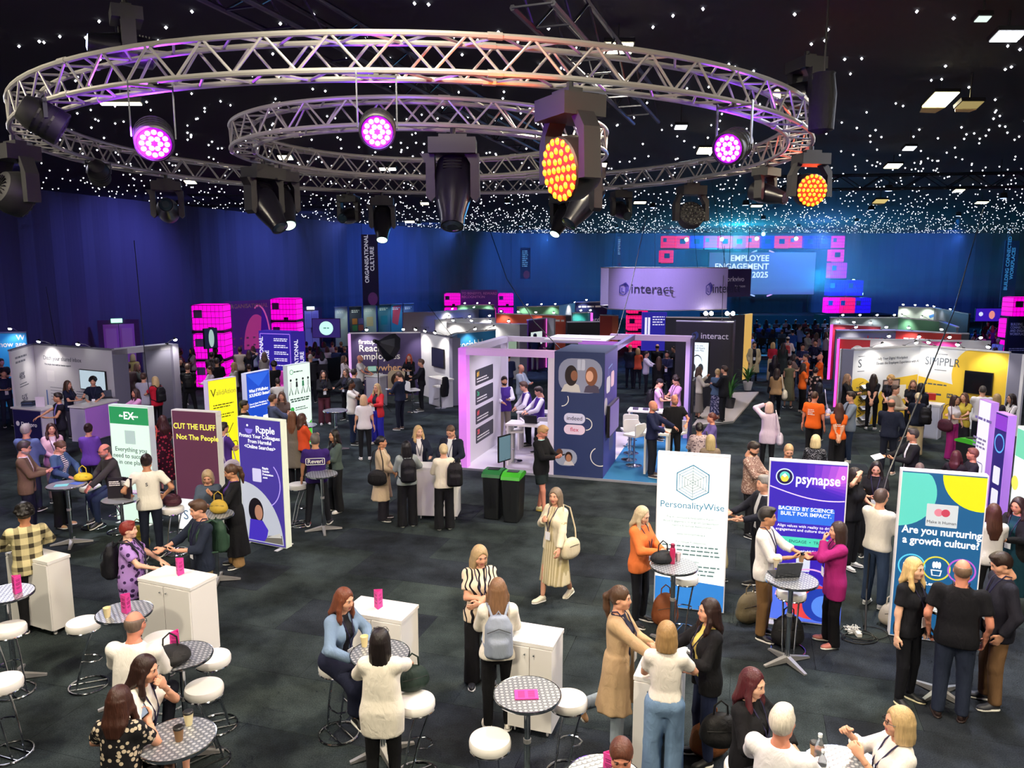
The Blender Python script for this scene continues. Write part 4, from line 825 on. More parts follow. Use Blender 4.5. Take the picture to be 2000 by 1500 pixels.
 for it in held: hold(it, hands, S, Wr, label, AR)
 for e in extra:
  if e in WORN: WORN[e](up, S, Wr, TM, label)
 return root
def world_frame(Wr, p, Mx, S):
 m = Wr @ Matrix.Translation(Vector([float(x) * S for x in p])) @ Matrix([[float(x) for x in r] for r in Mx]).to_4x4(); return m
def who(label):
 w = label.split(); return ' '.join(w[:6]).rstrip(',')
def hold(it, hands, S, Wr, label, AR):
 """phone, cup, leaflet, tablet or bag held in a hand; it stays a thing of its own. it = 'phone:r' etc."""
 kind, side = it.split(':'); wr, Mh, hp, sx = hands[0 if side == 'r' else 1]; pal = -Mh[:, 0]; fd = -Mh[:, 2]
 p = wr + fd * 0.1 + pal * 0.035; w = who(label)
 if kind == 'phone':
  f = frame(fd + 0.2 * pal, pal); mb = MB(); mb.box((0, 0, 0.02), (0.072, 0.009, 0.148), 0); o = part('phone', mb, mat('#101014', 0.25), label='mobile phone in the hand of ' + w, category='phone', group=None); mb = MB(); mb.box((0, 0.0052, 0.02), (0.064, 0.001, 0.136)); part('screen', mb, lit('#aebfd6', 0.5), o)
 elif kind in ('leaflet', 'leafletw'):
  f = frame(fd, pal); mb = MB(); mb.box((0, 0.002, 0.06), (0.15, 0.004, 0.21)); o = part('leaflet', mb, mat('#5a4cc0' if kind == 'leaflet' else '#e9e7f0', 0.5), label='printed leaflet held by ' + w, category='leaflet')
 elif kind == 'cup':
  f = np.eye(3); mb = MB(); mb.lathe([(0.027, -0.05), (0.038, 0.05)], 14); o = part('cup', mb, mat('#c9a27c', 0.6), label='takeaway coffee cup held by ' + w, category='cup', smooth=True); mb = MB(); mb.lathe([(0.04, 0.05), (0.04, 0.06), (0.03, 0.066)], 14); part('lid', mb, BLACK, o)
 elif kind in ('tote', 'totew', 'handbag'):
  f = np.eye(3); c = {'tote': '#d8cdb6', 'totew': '#e4ddea', 'handbag': '#17151a'}[kind]; mb = MB(); mb.loftbag = None
  s = SDF((-0.2, -0.12, -0.66), (0.2, 0.12, -0.15), 0.02); s.ell((0, 0, -0.42), (0.16, 0.06, 0.2), k=0.02); s.cutplane((0, 0, -0.26), (0, 0, 1)); v, q = s.surf(); o = link('bag', np_mesh('bag', [(v, q, 0)], [cloth(c)]), None, label=('cloth tote bag' if kind != 'handbag' else 'black handbag') + ' carried by ' + w, category='bag')
  for y in (-1, 1): mb = MB(); mb.tube([(-0.08, y * 0.03, -0.28), (-0.05, y * 0.015, -0.08), (0, 0, 0.0), (0.05, y * 0.015, -0.08), (0.08, y * 0.03, -0.28)], 0.008, 6); part('strap', mb, cloth(c), o)
  p = wr + fd * 0.08
 o.matrix_world = world_frame(Wr, p, f, S)
def bag_sdf(parts, h=0.018):
 s = SDF((-0.25, -0.3, -0.35), (0.25, 0.3, 0.35), h); [s.ell(c, r, k=0.04) for c, r in parts]; return s.surf()
def backpack(c, off=(0, 0, 0), c2=None, big=1.0):
 def f(up, S, Wr, TM, label):
  key = ('bp', big)
  if key not in _T:
   s = SDF((-0.2, -0.16, -0.3), (0.2, 0.14, 0.3), 0.02); s.loft((0, 0, 0), np.eye(3), [(-0.22 * big, 0.13 * big, 0.075, 0), (-0.18 * big, 0.15 * big, 0.09, 0), (0.12 * big, 0.14 * big, 0.085, 0), (0.22 * big, 0.09 * big, 0.05, 0.01)], 0.03); s.loft((0, -0.085, -0.08), np.eye(3), [(-0.1, 0.1, 0.04, 0), (0.06, 0.1, 0.045, 0), (0.09, 0.08, 0.02, 0)], 0.02); _T[key] = s.surf()
  v, q = _T[key]; m = cloth(c, rough=0.6); p = up((0, -0.235, 1.22)) + np.array(off); o = link('backpack', np_mesh('backpack', [(v, q, 0)], [m]), None, label=f.word + ' on the back of ' + who(label), category='backpack')
  for x in (-1, 1): mb = MB(); mb.tube([(x * 0.07, 0.06, 0.2), (x * 0.1, 0.13, 0.27), (x * 0.12, 0.27, 0.24), (x * 0.125, 0.35, 0.12), (x * 0.13, 0.36, -0.02), (x * 0.16, 0.25, -0.15), (x * 0.12, 0.08, -0.19)], 0.014, 6); part('shoulder_strap', mb, m, o, smooth=True)
  mb = MB(); mb.tube([(-0.03, 0.03, 0.21), (0, 0.03, 0.26), (0.03, 0.03, 0.21)], 0.008, 6); part('grab_handle', mb, m, o); mb = MB(); mb.tube([(-0.12, -0.088, 0.08), (0, -0.1, 0.13), (0.12, -0.088, 0.08)], 0.004, 5); part('zip', mb, BLACK, o)
  o.matrix_world = world_frame(Wr, p, TM, S)
 f.word = 'backpack'; return f
def sidebag(c, side, big=1.0, strap=True, z=0.98):
 def f(up, S, Wr, TM, label):
  v, q = bag_sdf([((0, 0, 0), (0.075 * big, 0.17 * big, 0.14 * big)), ((0, 0, -0.07 * big), (0.07 * big, 0.17 * big, 0.08 * big))]); m = cloth(c, rough=0.55); sx = 1 if side == 'r' else -1; p = up((sx * 0.285, -0.02, z)); o = link('shoulder_bag', np_mesh('shoulder_bag', [(v, q, 0)], [m]), None, label=f.word + ' hanging from the shoulder of ' + who(label), category='bag')
  mb = MB(); mb.tube([(0, 0.12, 0.06), (-sx * 0.06, 0.1, 0.3), (-sx * 0.12, 0.03, 1.53 - z), (-sx * 0.1, -0.09, 1.46 - z), (-sx * 0.04, -0.14, 0.25), (0, -0.12, 0.06)], 0.011, 6); part('strap', mb, m, o, smooth=True)
  mb = MB(); mb.tube([(sx * 0.07 * big, -0.1, 0.05), (sx * 0.078 * big, 0, 0.06), (sx * 0.07 * big, 0.1, 0.05)], 0.004, 5); part('zip', mb, BLACK, o); o.matrix_world = world_frame(Wr, p, TM, S)
 f.word = 'bag'; return f
WORN = {}
def worn(key, fn, word): fn.word = word; WORN[key] = fn
worn('bp_black', backpack('#15151b'), 'black backpack'); worn('bp_grey', backpack('#8d97a8'), 'grey blue backpack'); worn('bp_green', backpack('#2c4636', (0, 0, 0)), 'dark green backpack'); worn('bp_side', backpack('#17161a', (0.2, 0.08, -0.05)), 'black backpack slung on one shoulder'); worn('bp_red', backpack('#b8474a', big=0.8), 'red backpack')
worn('bag_black_l', sidebag('#141418', 'l', 1.15), 'black shoulder bag'); worn('bag_black_r', sidebag('#141418', 'r', 1.1), 'black shoulder bag'); worn('bag_tote_r', sidebag('#d9cfb8', 'r', 1.1, z=0.9), 'cream tote bag'); worn('bag_plum', sidebag('#4a2230', 'r', 1.15), 'plum leather shoulder bag'); worn('bag_coral', sidebag('#d8604e', 'l', 0.75), 'coral red crossbody bag'); worn('bag_lilac', sidebag('#dcd0e4', 'r', 1.1, z=0.85), 'pale tote bag'); worn('bag_cream', sidebag('#cfc3a4', 'l', 1.1, z=0.9), 'cream canvas bag')
# ---------------------------------------------------------------- furniture builders
def swirl(c1='#aab0bc', c2='#e8ebf0'):
 """brushed tabletop pressed with overlapping circles"""
 key = 'swirl'
 if key in _M: return _M[key]
 m, t, n, l = _new(key); b = n['Principled BSDF']; b.inputs['Metallic'].default_value = 0.6; b.inputs['Roughness'].default_value = 0.3
 tc = n.new('ShaderNodeTexCoord'); mp = n.new('ShaderNodeMapping'); mp.inputs['Scale'].default_value = (22, 22, 22)
 v = n.new('ShaderNodeTexVoronoi'); v.inputs['Scale'].default_value = 1.0; v.inputs['Randomness'].default_value = 0.0
 w = n.new('ShaderNodeMath'); w.operation = 'MULTIPLY'; w.inputs[1].default_value = 9
 s_ = n.new('ShaderNodeMath'); s_.operation = 'SINE'; mx = n.new('ShaderNodeMix'); mx.data_type = 'RGBA'; mx.inputs['A'].default_value = hx('#8b919c') + (1,); mx.inputs['B'].default_value = hx('#eef0f4') + (1,)
 l.new(tc.outputs['Object'], mp.inputs[0]); l.new(mp.outputs[0], v.inputs['Vector']); l.new(v.outputs['Distance'], w.inputs[0]); l.new(w.outputs[0], s_.inputs[0])
 r_ = n.new('ShaderNodeMapRange'); r_.inputs[1].default_value = -1; l.new(s_.outputs[0], r_.inputs[0]); l.new(r_.outputs[0], mx.inputs['Factor']); l.new(mx.outputs['Result'], b.inputs['Base Color'])
 bp = n.new('ShaderNodeBump'); bp.inputs['Strength'].default_value = 0.35; bp.inputs['Distance'].default_value = 0.01; l.new(v.outputs['Distance'], bp.inputs['Height']); l.new(bp.outputs['Normal'], b.inputs['Normal'])
 _M[key] = m; return m
TABH = 1.1
def bar_table(label, px, py, rz=0.3, r=0.3, h=TABH, top=None, at=None):
 """px, py: centre of the tabletop in the photo"""
 g = P(px, py, h) if at is None else Vector(at); t = thing('bar_table', label, 'table', (g.x, g.y, 0), rz)
 mb = MB(); mb.lathe([(r - 0.012, -0.002), (r - 0.012, 0.0)], 40, c=(0, 0, h - 0.001)); part('table_top', mb, top or swirl(), t)
 mb = MB(); mb.lathe([(r - 0.03, -0.035), (r - 0.006, -0.03), (r, -0.012), (r - 0.004, 0.0), (r - 0.014, -0.003)], 40, c=(0, 0, h)); part('rim', mb, CHROME, t, smooth=True)
 mb = MB(); mb.lathe([(0.03, 0.06), (0.03, h - 0.03)], 16); part('column', mb, CHROME, t, smooth=True)
 mb = MB(); mb.lathe([(0.036, 0.62), (0.036, 0.66)], 16); part('collar', mb, ALU, t)
 for k in range(4):
  a = k * math.pi / 2; d = Vector((math.cos(a), math.sin(a), 0)); q = Vector((-d.y, d.x, 0)); mb = MB(); L = 0.34
  p0 = [q * 0.035 + Vector((0, 0, 0.02)), -q * 0.035 + Vector((0, 0, 0.02)), -q * 0.03 + Vector((0, 0, 0.1)), q * 0.03 + Vector((0, 0, 0.1))]; p1 = [d * L + q * 0.022 + Vector((0, 0, 0.008)), d * L - q * 0.022 + Vector((0, 0, 0.008)), d * L - q * 0.018 + Vector((0, 0, 0.028)), d * L + q * 0.018 + Vector((0, 0, 0.028))]
  mb.add(p0 + p1, [(0, 1, 2, 3), (7, 6, 5, 4), (0, 4, 5, 1), (1, 5, 6, 2), (2, 6, 7, 3), (3, 7, 4, 0)]); f = part('foot', mb, ALU, t); mb = MB(); mb.lathe([(0.014, 0.0), (0.014, 0.012)], 8, c=d * (L - 0.02)); part('glide', mb, BLACK, f)
 return t
def tent(label, px=None, py=None, z=TABH, rz=0.2, at=None, lie=False, c='#e2409c'):
 """folded pink three-sided menu card"""
 g = P(px, py, z) if at is None else Vector(at); t = thing('menu_card', label, 'menu card', (g.x, g.y, z + 0.001), rz); pk = mat(c, 0.45); pd = mat('#7a1450', 0.6)
 if lie:
  mb = MB(); mb.box((0, 0, 0.006), (0.21, 0.15, 0.01)); part('card', mb, pk, t);
  for k in (-1, 1):
   mb = MB(); [mb.box((k * 0.045, -0.05 + 0.016 * i, 0.0118), (0.06, 0.005, 0.001)) for i in range(7)]; part('small_print', mb, pd, t)
  return t
 r = 0.055; h = 0.21; pts = [(r * math.cos(R(a)), r * math.sin(R(a))) for a in (30, 150, 270)]
 for i in range(3):
  a, b = Vector(pts[i] + (0,)), Vector(pts[(i + 1) % 3] + (0,)); d = (b - a); mid = (a + b) / 2; n_ = Vector((d.y, -d.x, 0)).normalized(); mb = MB(); an = math.atan2(d.y, d.x)
  mb.box((mid.x, mid.y, h / 2), (d.length, 0.003, h), rz=an); f = part('card_side', mb, pk, t); mb = MB()
  for k, w in ((0.165, .6), (0.15, .5), (0.125, .7), (0.112, .7), (0.1, .5), (0.07, .6), (0.058, .4)): mb.box((mid.x + n_.x * 0.002, mid.y + n_.y * 0.002, k), (d.length * w, 0.0015, 0.006), rz=an)
  part('small_print', mb, pd, f)
 return t
_stool = [None]
def stool(label, px=None, py=None, rz=0.0, at=None, z0=0.0):
 """px, py: centre of the seat top; leaning Z-frame of chrome tube with a ring foot"""
 g = P(px, py, 0.82) if at is None else Vector((at[0], at[1], 0))
 if _stool[0] is None:
  t = thing('bar_stool', label, 'stool', (0, 0, 0)); _stool[0] = t
  mb = MB(); mb.lathe([(0.15, 0.72), (0.178, 0.728), (0.185, 0.75), (0.185, 0.79), (0.176, 0.812), (0.14, 0.82), (0.05, 0.822)], 32); part('cushion', mb, mat('#efede8', 0.4), t, smooth=True)
  mb = MB(); mb.tube([(0.175 * math.cos(a * 0.2618), 0.175 * math.sin(a * 0.2618), 0.722) for a in range(24)], 0.01, 6, closed=True); part('seat_ring', mb, CHROME, t, smooth=True)
  for y in (-1, 1):
   mb = MB(); mb.tube([(0.1, y * 0.1, 0.72), (-0.02, y * 0.085, 0.42), (-0.12, y * 0.07, 0.02)], 0.0115, 8); part('leg', mb, CHROME, t, smooth=True)
  mb = MB(); mb.tube([(-0.04, -0.085, 0.36), (0.05, -0.1, 0.34), (0.13, -0.07, 0.33), (0.16, 0.0, 0.325), (0.13, 0.07, 0.33), (0.05, 0.1, 0.34), (-0.04, 0.085, 0.36)], 0.009, 6); part('foot_rest', mb, CHROME, t, smooth=True)
  mb = MB(); mb.tube([(0.21 * math.cos(a * 0.2618), 0.21 * math.sin(a * 0.2618), 0.012) for a in range(24)], 0.0115, 6, closed=True); part('base_ring', mb, CHROME, t, smooth=True)
  for y in (-0.07, 0.07):
   mb = MB(); mb.tube([(-0.198, y, 0.012), (0.198, y, 0.012)], 0.009, 6); part('base_bar', mb, CHROME, t)
  t.location = (g.x, g.y, z0); t.rotation_euler.z = rz; return t
 return again(_stool[0], (g.x, g.y, z0), rz, label)
def counter(label, pl, pr, pb, h=1.05, mirror=False, castors=True, doors=True, top=None):
 """white storage counter; pl, pr: photo pixels of the front top edge, left and right; w2: depth"""
 a = P(*pl, h); b = P(*pr, h); d = b - a; L = math.hypot(d.x, d.y); rz = math.atan2(d.y, d.x); w2 = pb if isinstance(pb, float) else (P(*pb, h) - b).length; t = thing('counter', label, 'counter', ((a.x + b.x) / 2, (a.y + b.y) / 2, 0), rz)
 mb = MB(); mb.box((0, w2 / 2, (h + 0.06) / 2), (L - 0.02, w2 - 0.02, h - 0.1)); part('body', mb, WHITE, t)
 mb = MB(); mb.box((0, w2 / 2, h - 0.02), (L, w2, 0.04)); part('worktop', mb, WHITEG, t)
 if doors:
  for s in (-1, 1):
   mb = MB(); mb.box((s * L * 0.245, -0.0, (h + 0.04) / 2), (L * 0.47, 0.02, h - 0.14)); q = part('door', mb, WHITE, t); mb = MB(); mb.lathe([(0.008, 0), (0.008, 0.02)], 8, c=(s * 0.05, -0.01, h - 0.12), M=Matrix.Rotation(R(90), 3, 'X')); part('lock', mb, CHROME, q)
 for sx in (-1, 1):
  for y in (0.07, w2 - 0.07):
   mb = MB(); mb.lathe([(0.024, -0.01), (0.028, 0), (0.024, 0.01)], 10, c=(sx * (L / 2 - 0.07), y, 0.028), M=Matrix.Rotation(R(90), 3, 'Y')); mb.box((sx * (L / 2 - 0.07), y, 0.05), (0.02, 0.04, 0.03)); part('castor', mb, mat('#d5d5d8', 0.4), t)
 return t
def cup(label, p, c='#e9d9a8', lid=None, hgt=0.11):
 o = thing('cup', label, 'cup', p); mb = MB(); mb.lathe([(0.028, 0), (0.041, hgt), (0.037, hgt - 0.002), (0.034, hgt - 0.02)], 18); part('paper_cup', mb, mat(c, 0.6), o, smooth=True)
 if lid: mb = MB(); mb.lathe([(0.043, hgt - 0.005), (0.043, hgt + 0.008), (0.034, hgt + 0.016)], 18); part('lid', mb, mat(lid, 0.4), o, smooth=True)
 return o
def laptop(label, p, rz, s=0.32, scr='#2a3350', glow=0.3):
 t = thing('laptop', label, 'laptop', p, rz); mb = MB(); mb.box((0, 0, 0.009), (s, s * 0.68, 0.016)); part('base', mb, mat('#3a3c44', 0.35, 0.6), t)
 mb = MB(); mb.box((0, s * 0.02, 0.0175), (s * 0.9, s * 0.36, 0.002)); part('keyboard', mb, BLACK, t)
 mb = MB(); mb.box((0, 0, s * 0.33), (s, 0.01, s * 0.66)); q = part('lid', mb, mat('#24262c', 0.35, 0.5), t, (0, s * 0.34, 0.016), (R(-18), 0, 0)); mb = MB(); mb.box((0, -0.006, s * 0.33), (s * 0.93, 0.002, s * 0.58)); part('screen', mb, lit(scr, glow), q); return t
_chair = [None]
def bar_chair(label, p, rz, low=False, seat='#efedea'):
 """white swivel bar chair with a low moulded back on a chrome column and disc"""
 if _chair[0] is None:
  t = thing('bar_chair', label, 'chair'); _chair[0] = t; m = mat(seat, 0.4)
  mb = MB(); mb.box((0, 0, 0.78), (0.4, 0.38, 0.05)); part('seat', mb, m, t)
  mb = MB()
  pts = [(-0.2, -0.19), (0.2, -0.19)]
  mb.slab(rrect(-0.2, 0.76, 0.2, 1.08, 0.06), -0.2, -0.165); part('backrest', mb, m, t)
  mb = MB(); mb.lathe([(0.022, 0.02), (0.022, 0.76)], 12); part('column', mb, CHROME, t, smooth=True); mb = MB(); mb.lathe([(0.2, 0.0), (0.2, 0.012), (0.06, 0.03), (0.03, 0.05)], 24); part('base', mb, CHROME, t, smooth=True)
  mb = MB(); mb.tube([(-0.1, 0.03, 0.34), (-0.12, 0.18, 0.32), (0, 0.22, 0.32), (0.12, 0.18, 0.32), (0.1, 0.03, 0.34)], 0.01, 6); part('foot_rest', mb, CHROME, t, smooth=True)
  t.location = p; t.rotation_euler.z = rz; return t
 return again(_chair[0], p, rz, label)
def plant(label, p, h=1.3, n=26, pot='#e8e6e2', seed=1, z0=0.0):
 t = thing('potted_plant', label, 'plant', (p[0], p[1], z0)); r2 = random.Random(seed); mb = MB(); mb.lathe([(0.13, 0), (0.19, 0.34), (0.17, 0.34), (0.16, 0.3)], 4 * 5); part('pot', mb, mat(pot, 0.5), t, smooth=True); lm = mat('#2f6a30', 0.5); lm2 = mat('#4d8a3e', 0.5)
 for i in range(n):
  a = r2.uniform(0, 6.28); q = r2.uniform(0.25, 0.6); hh = h * r2.uniform(0.55, 1.0); mb = MB(); w = 0.03; pv = []; d = Vector((math.cos(a), math.sin(a), 0)); s = Vector((-d.y, d.x, 0))
  for k in range(6):
   u = k / 5; c = d * (q * u ** 1.5) + Vector((0, 0, 0.3 + (hh - 0.3) * (1.55 * u - 0.55 * u * u * (1 + q)))); ww = w * math.sin(math.pi * min(1, u * 0.9 + 0.1)) + 0.003; pv += [c + s * ww, c - s * ww]
  mb.add(pv, [(2 * k, 2 * k + 1, 2 * k + 3, 2 * k + 2) for k in range(5)]); part('leaf', mb, (lm, lm2)[i % 2], t)
 return t
# ---------------------------------------------------------------- light boxes: backlit printed panels on a white frame
def lightbox(label, tl, tr, h=2.3, th=0.14, face='#ffffff', s=1.0, edge='#e8e8ee', at=None):
 """tl, tr: photo pixels of the top corners of the printed face (its front)"""
 a = P(*tl, h); b = P(*tr, h); d = b - a; W = math.hypot(d.x, d.y); rz = math.atan2(d.y, d.x); t = thing('light_box', label, 'sign', ((a.x + b.x) / 2, (a.y + b.y) / 2, 0), rz); t['w'] = W
 mb = MB(); mb.box((0, th / 2, h / 2 + 0.01), (W, th, h - 0.02)); part('frame', mb, mat(edge, 0.4, emit=0.12), t)
 mb = MB(); mb.box((0, -0.0, h / 2 + 0.01), (W - 0.03, 0.004, h - 0.05)); part('printed_face', mb, lit(face, s), t)
 for x in (-W / 2 + 0.12, W / 2 - 0.12): mb = MB(); mb.box((x, th / 2, 0.006), (0.07, 0.42, 0.012)); part('foot', mb, mat('#e0e0e4', 0.4), t)
 return t, W, h
def side_light(t, W, h, th=0.14):
 return None
# ---------------------------------------------------------------- booths
HS = 2.4; LILAC = '#8d7fb0'
SHELLW = mat('#e6e6ec', 0.5); SHELLG = mat('#77778a', 0.55); DARKP = mat('#2a2a30', 0.45)
def wpart(t, a, b, h, m, th=0.06, name='wall_panel', z0=0.0, rim=None):
 """upright panel from a to b (left to right seen from its front); its own frame has x along it, front at -y"""
 a = Vector((a[0], a[1], 0)); b = Vector((b[0], b[1], 0)); d = b - a; L = d.length; mb = MB(); mb.box((L / 2, th / 2, (h + z0) / 2), (L, th, h - z0))
 o = part(name, mb, m, t, (a.x - t.location.x, a.y - t.location.y, 0), (0, 0, math.atan2(d.y, d.x))); o['w'] = L
 if rim: mb = MB(); mb.box((L / 2, th / 2, h + 0.02), (L, th + 0.05, 0.045)); part('top_rail', mb, rim, o)
 return o
def V2(px, py, z=HS): p = P(px, py, z); return Vector((p.x, p.y))
_arm = [None]
def arm_lamp(label, p, rz, grp, power=0, aim=None, col='#fff6ea'):
 if _arm[0] is None:
  t = thing('arm_lamp', label, 'lamp'); _arm[0] = t
  mb = MB(); mb.box((0, 0.02, -0.02), (0.06, 0.08, 0.06)); part('clamp', mb, BLACK, t)
  mb = MB(); mb.tube([(0, 0, 0), (0, -0.18, 0.1), (0, -0.38, 0.15)], 0.009, 6); part('arm', mb, mat('#9a9aa2', 0.4), t, smooth=True)
  mb = MB(); mb.lathe([(0.03, 0.05), (0.05, 0.0), (0.055, -0.02)], 12, c=(0, -0.4, 0.15), M=Matrix.Rotation(R(-25), 3, 'X')); part('lamp_head', mb, BLACKM, t, smooth=True)
  mb = MB(); mb.lathe([(0.052, -0.018), (0.058, -0.03), (0.035, -0.06)], 12, c=(0, -0.4, 0.15), M=Matrix.Rotation(R(-25), 3, 'X')); part('bulb', mb, lit('#fffdf2', 30), t, smooth=True)
  t.location = p; t.rotation_euler.z = rz; t['group'] = grp
 else: t = again(_arm[0], p, rz, label); t['group'] = grp
 if power:
  q = Vector(p) + Matrix.Rotation(rz, 3, 'Z') @ Vector((0, -0.45, 0.05)); a_ = Vector(p) + Matrix.Rotation(rz, 3, 'Z') @ Vector((0, 0.05, -1.3)) if aim is None else aim; lamp('SPOT', 'arm_light', q, col, power, a_, 0.06, 110, 0.7)
 return t
def lamps_on(label, a, b, n, grp, h=HS, power=45, flip=False, m0=0.5):
 a = Vector((a[0], a[1], 0)); b = Vector((b[0], b[1], 0)); d = b - a; rz = math.atan2(d.y, d.x) + (math.pi if flip else 0)
 for i in range(n): p = a.lerp(b, (i + m0) / n); arm_lamp(label, (p.x, p.y, h + 0.05), rz, grp, power * 1.7 if i % 2 == 0 else 0)
def tv(label, wall_, x0, x1, z0, z1, face=None, s=0.6, base='#0d0f14'):
 """flat screen hung on a booth wall: its own thing"""
 Wm = Matrix.LocRotScale(wall_.location + (wall_.parent.location if wall_.parent else Vector()), wall_.rotation_euler, None); p = Wm @ Vector(((x0 + x1) / 2, -0.05, z0)); t = thing('screen', label, 'screen', p, wall_.rotation_euler.z)
 w, h = x1 - x0, z1 - z0; mb = MB(); mb.box((0, 0.01, h / 2), (w, 0.05, h)); part('casing', mb, BLACK, t); mb = MB(); mb.box((0, -0.016, h / 2), (w - 0.04, 0.004, h - 0.04)); sc = part('display', mb, lit(face, s) if face else mat(base, 0.2), t); mb = MB(); mb.box((0, 0.042, h / 2), (w * 0.4, 0.016, h * 0.4)); part('wall_mount', mb, BLACK, t)
 return t, sc
def portrait(parent, x, z, s, skin='#c98f74', hair='#2a1a16', top='#d8d4cc', lay=3, E=0.5, long=True):
 L = lambda c: lit(c, E)
 flat(parent, ell(x, z - 1.5 * s, 1.15 * s, 0.9 * s, 0, 180), L(top), lay, 'print'); flat(parent, ell(x, z + 0.05 * s, 0.62 * s, 0.95 * s if long else 0.75 * s), L(hair), lay + 1, 'print')
 flat(parent, ell(x + 0.08 * s, z - 0.02 * s, 0.4 * s, 0.52 * s), L(skin), lay + 2, 'print'); flat(parent, ell(x, z + 0.42 * s, 0.5 * s, 0.32 * s, 0, 180), L(hair), lay + 3, 'print')
# ================= light boxes in the near and middle floor
E1 = 0.95
t, W, h = lightbox('tall white lit panel with hexagon web emblem and blue foot band', (1285, 884), (1427, 893), face='#f6faf4', s=1.15)
BL = lit('#3f8fb0', 0.7); BT = lit('#7a9a98', 0.6)
for k in range(1, 7): line(t, ell(0, h - 0.4, 0.042 * k, n=6, a0=30, a1=390), 0.016 if k == 6 else 0.007, BL if k > 3 else BT, 2, True)
for k in range(6): a = R(30 + 60 * k); line(t, [(0, h - 0.4), (0.25 * math.cos(a), h - 0.4 + 0.25 * math.sin(a))], 0.006, BT, 2)
text(t, 'PersonalityWise', 0.135, 0, 1.56, BL, align='CENTER');
for z, s_ in ((1.38, 'The AI Workplace Relationship Platform'), (1.32, 'Boost Engagement. Strengthen Collaboration.'), (1.26, 'Improve Employee Relationships'), (1.14, 'www.personalitywise.ai'), (1.02, 'For People Professionals'), (0.74, 'For Employees')): text(t, s_, 0.042, 0, z, BT, align='CENTER')
bars(t, -0.42, 0.42, [0.95, 0.89, 0.83, 0.66, 0.6, 0.54], 0.022, BT, ragged=0.3, align=1); flat(t, [(-W / 2 + 0.015, 0.03), (W / 2 - 0.015, 0.03), (W / 2 - 0.015, 0.42), (-W / 2 + 0.015, 0.48)], lit('#3b8ee0', 0.8), 1)
t, W, h = lightbox('tall purple lit panel reading backed by science built for impact', (1504, 898), (1658, 908), face='#3a22b4', s=0.9)
LW = lit('#ffffff', 1.0); mbp = MB()
for i in range(6): flat(t, [(W / 2 - 0.015 - 0.1 * (6 - i), h - 0.03), (W / 2 - 0.015, h - 0.03), (W / 2 - 0.015, h - 0.5 + 0.05 * i), (W / 2 - 0.1 - 0.08 * (6 - i), h - 0.3)], lit(('#4424b8', '#5a2cc4', '#7636cc', '#9144d2', '#ac52d8', '#c860de')[i], 0.9), 1 + 0.1 * i)
flat(t, ell(-W / 2 + 0.2, h - 0.22, 0.115), lit('#d9e4ff', 0.9), 3); flat(t, ell(-W / 2 + 0.2, h - 0.22, 0.1), lit('#1b1450', 0.8), 4); flat(t, ell(-W / 2 + 0.2, h - 0.21, 0.065), lit('#5fd0c0', 0.9), 5); flat(t, ell(-W / 2 + 0.2, h - 0.24, 0.05), lit('#e8d84a', 0.9), 6); flat(t, ell(-W / 2 + 0.2, h - 0.2, 0.03, n=4), LW, 7)
text(t, 'psynapse°', 0.25, -W / 2 + 0.34, h - 0.24, LW, bold=0.018, y=-0.009); line(t, [(-W / 2 + 0.02 + (W - 0.04) * i / 14, h - 0.36 - 0.16 * math.sin(i / 14 * 2.0)) for i in range(15)], 0.014, lit('#f0d0ff', 1.0), 3)
flat(t, rrect(-0.36, h - 0.86, 0.36, h - 0.63, 0.02), lit('#2f6fe0', 0.9), 2); text(t, 'BACKED BY SCIENCE.\nBUILT FOR IMPACT.', 0.074, 0, h - 0.695, LW, align='CENTER', bold=0.012, y=-0.006); text(t, 'Align values with reality to drive\nengagement and culture that lasts.', 0.055, 0, h - 0.93, LW, align='CENTER', y=-0.006)
flat(t, [(-0.5, h - 1.18), (0.5, h - 1.18), (0.5, h - 1.06), (-0.5, h - 1.06)], lit('#4fd8b8', 0.9), 2); text(t, 'ALIGN  •  ENGAGE  •  TRANSFORM', 0.058, 0, h - 1.12, lit('#1f4a60', 0.7), align='CENTER', y=-0.006); text(t, 'Visit  www.mindshiftlabs.co', 0.05, 0, h - 1.25, LW, align='CENTER', bold=0.01, y=-0.006)
flat(t, rrect(-0.09, h - 1.54, 0.09, h - 1.34, 0.015), lit('#e8ecff', 0.8), 2); flat(t, [(-0.52, 0.04), (0.52, 0.04), (0.52, 0.42), (0.2, 0.62), (-0.2, 0.62), (-0.52, 0.48)], lit('#5a7af0', 0.9), 2); flat(t, ell(0.12, 0.34, 0.32, 0.26), lit('#e8474a', 0.9), 3); flat(t, ell(0.26, 0.3, 0.24, 0.24), lit('#2440b0', 0.9), 4); flat(t, ell(0.3, 0.28, 0.16, 0.16), lit('#5a8cf0', 0.9), 5)
line(t, ell(0.1, 0.3, 0.44, 0.5, 20, 170), 0.02, lit('#f0b0e8', 0.9), 6); rr = random.Random(2)
mb = MB()
for _ in range(40): x, z = rr.uniform(-0.45, 0.1), rr.uniform(0.55, 0.82); mb.slab(ell(x, z, 0.006, n=5), -0.005, 0)
part('printed_dots', mb, LW, t)
t, W, h = lightbox('tall blue lit panel asking about a growth culture with three icons', (1761, 917), (1932, 930), face='#1d5c8c', s=0.9)
def clipell(cx, cz, r, x0, x1, z0, z1): return [(min(max(x, x0), x1), min(max(z, z0), z1)) for x, z in ell(cx, cz, r, n=44)]
flat(t, clipell(-W / 2 - 0.02, h - 0.3, 0.45, -W / 2 + 0.015, W / 2 - 0.015, 0.05, h - 0.03), lit('#62d2c0', 0.9), 2); flat(t, clipell(W / 2 - 0.05, h - 0.02, 0.46, -W / 2 + 0.015, W / 2 - 0.015, 0.05, h - 0.03), lit('#ece21c', 0.9), 2)
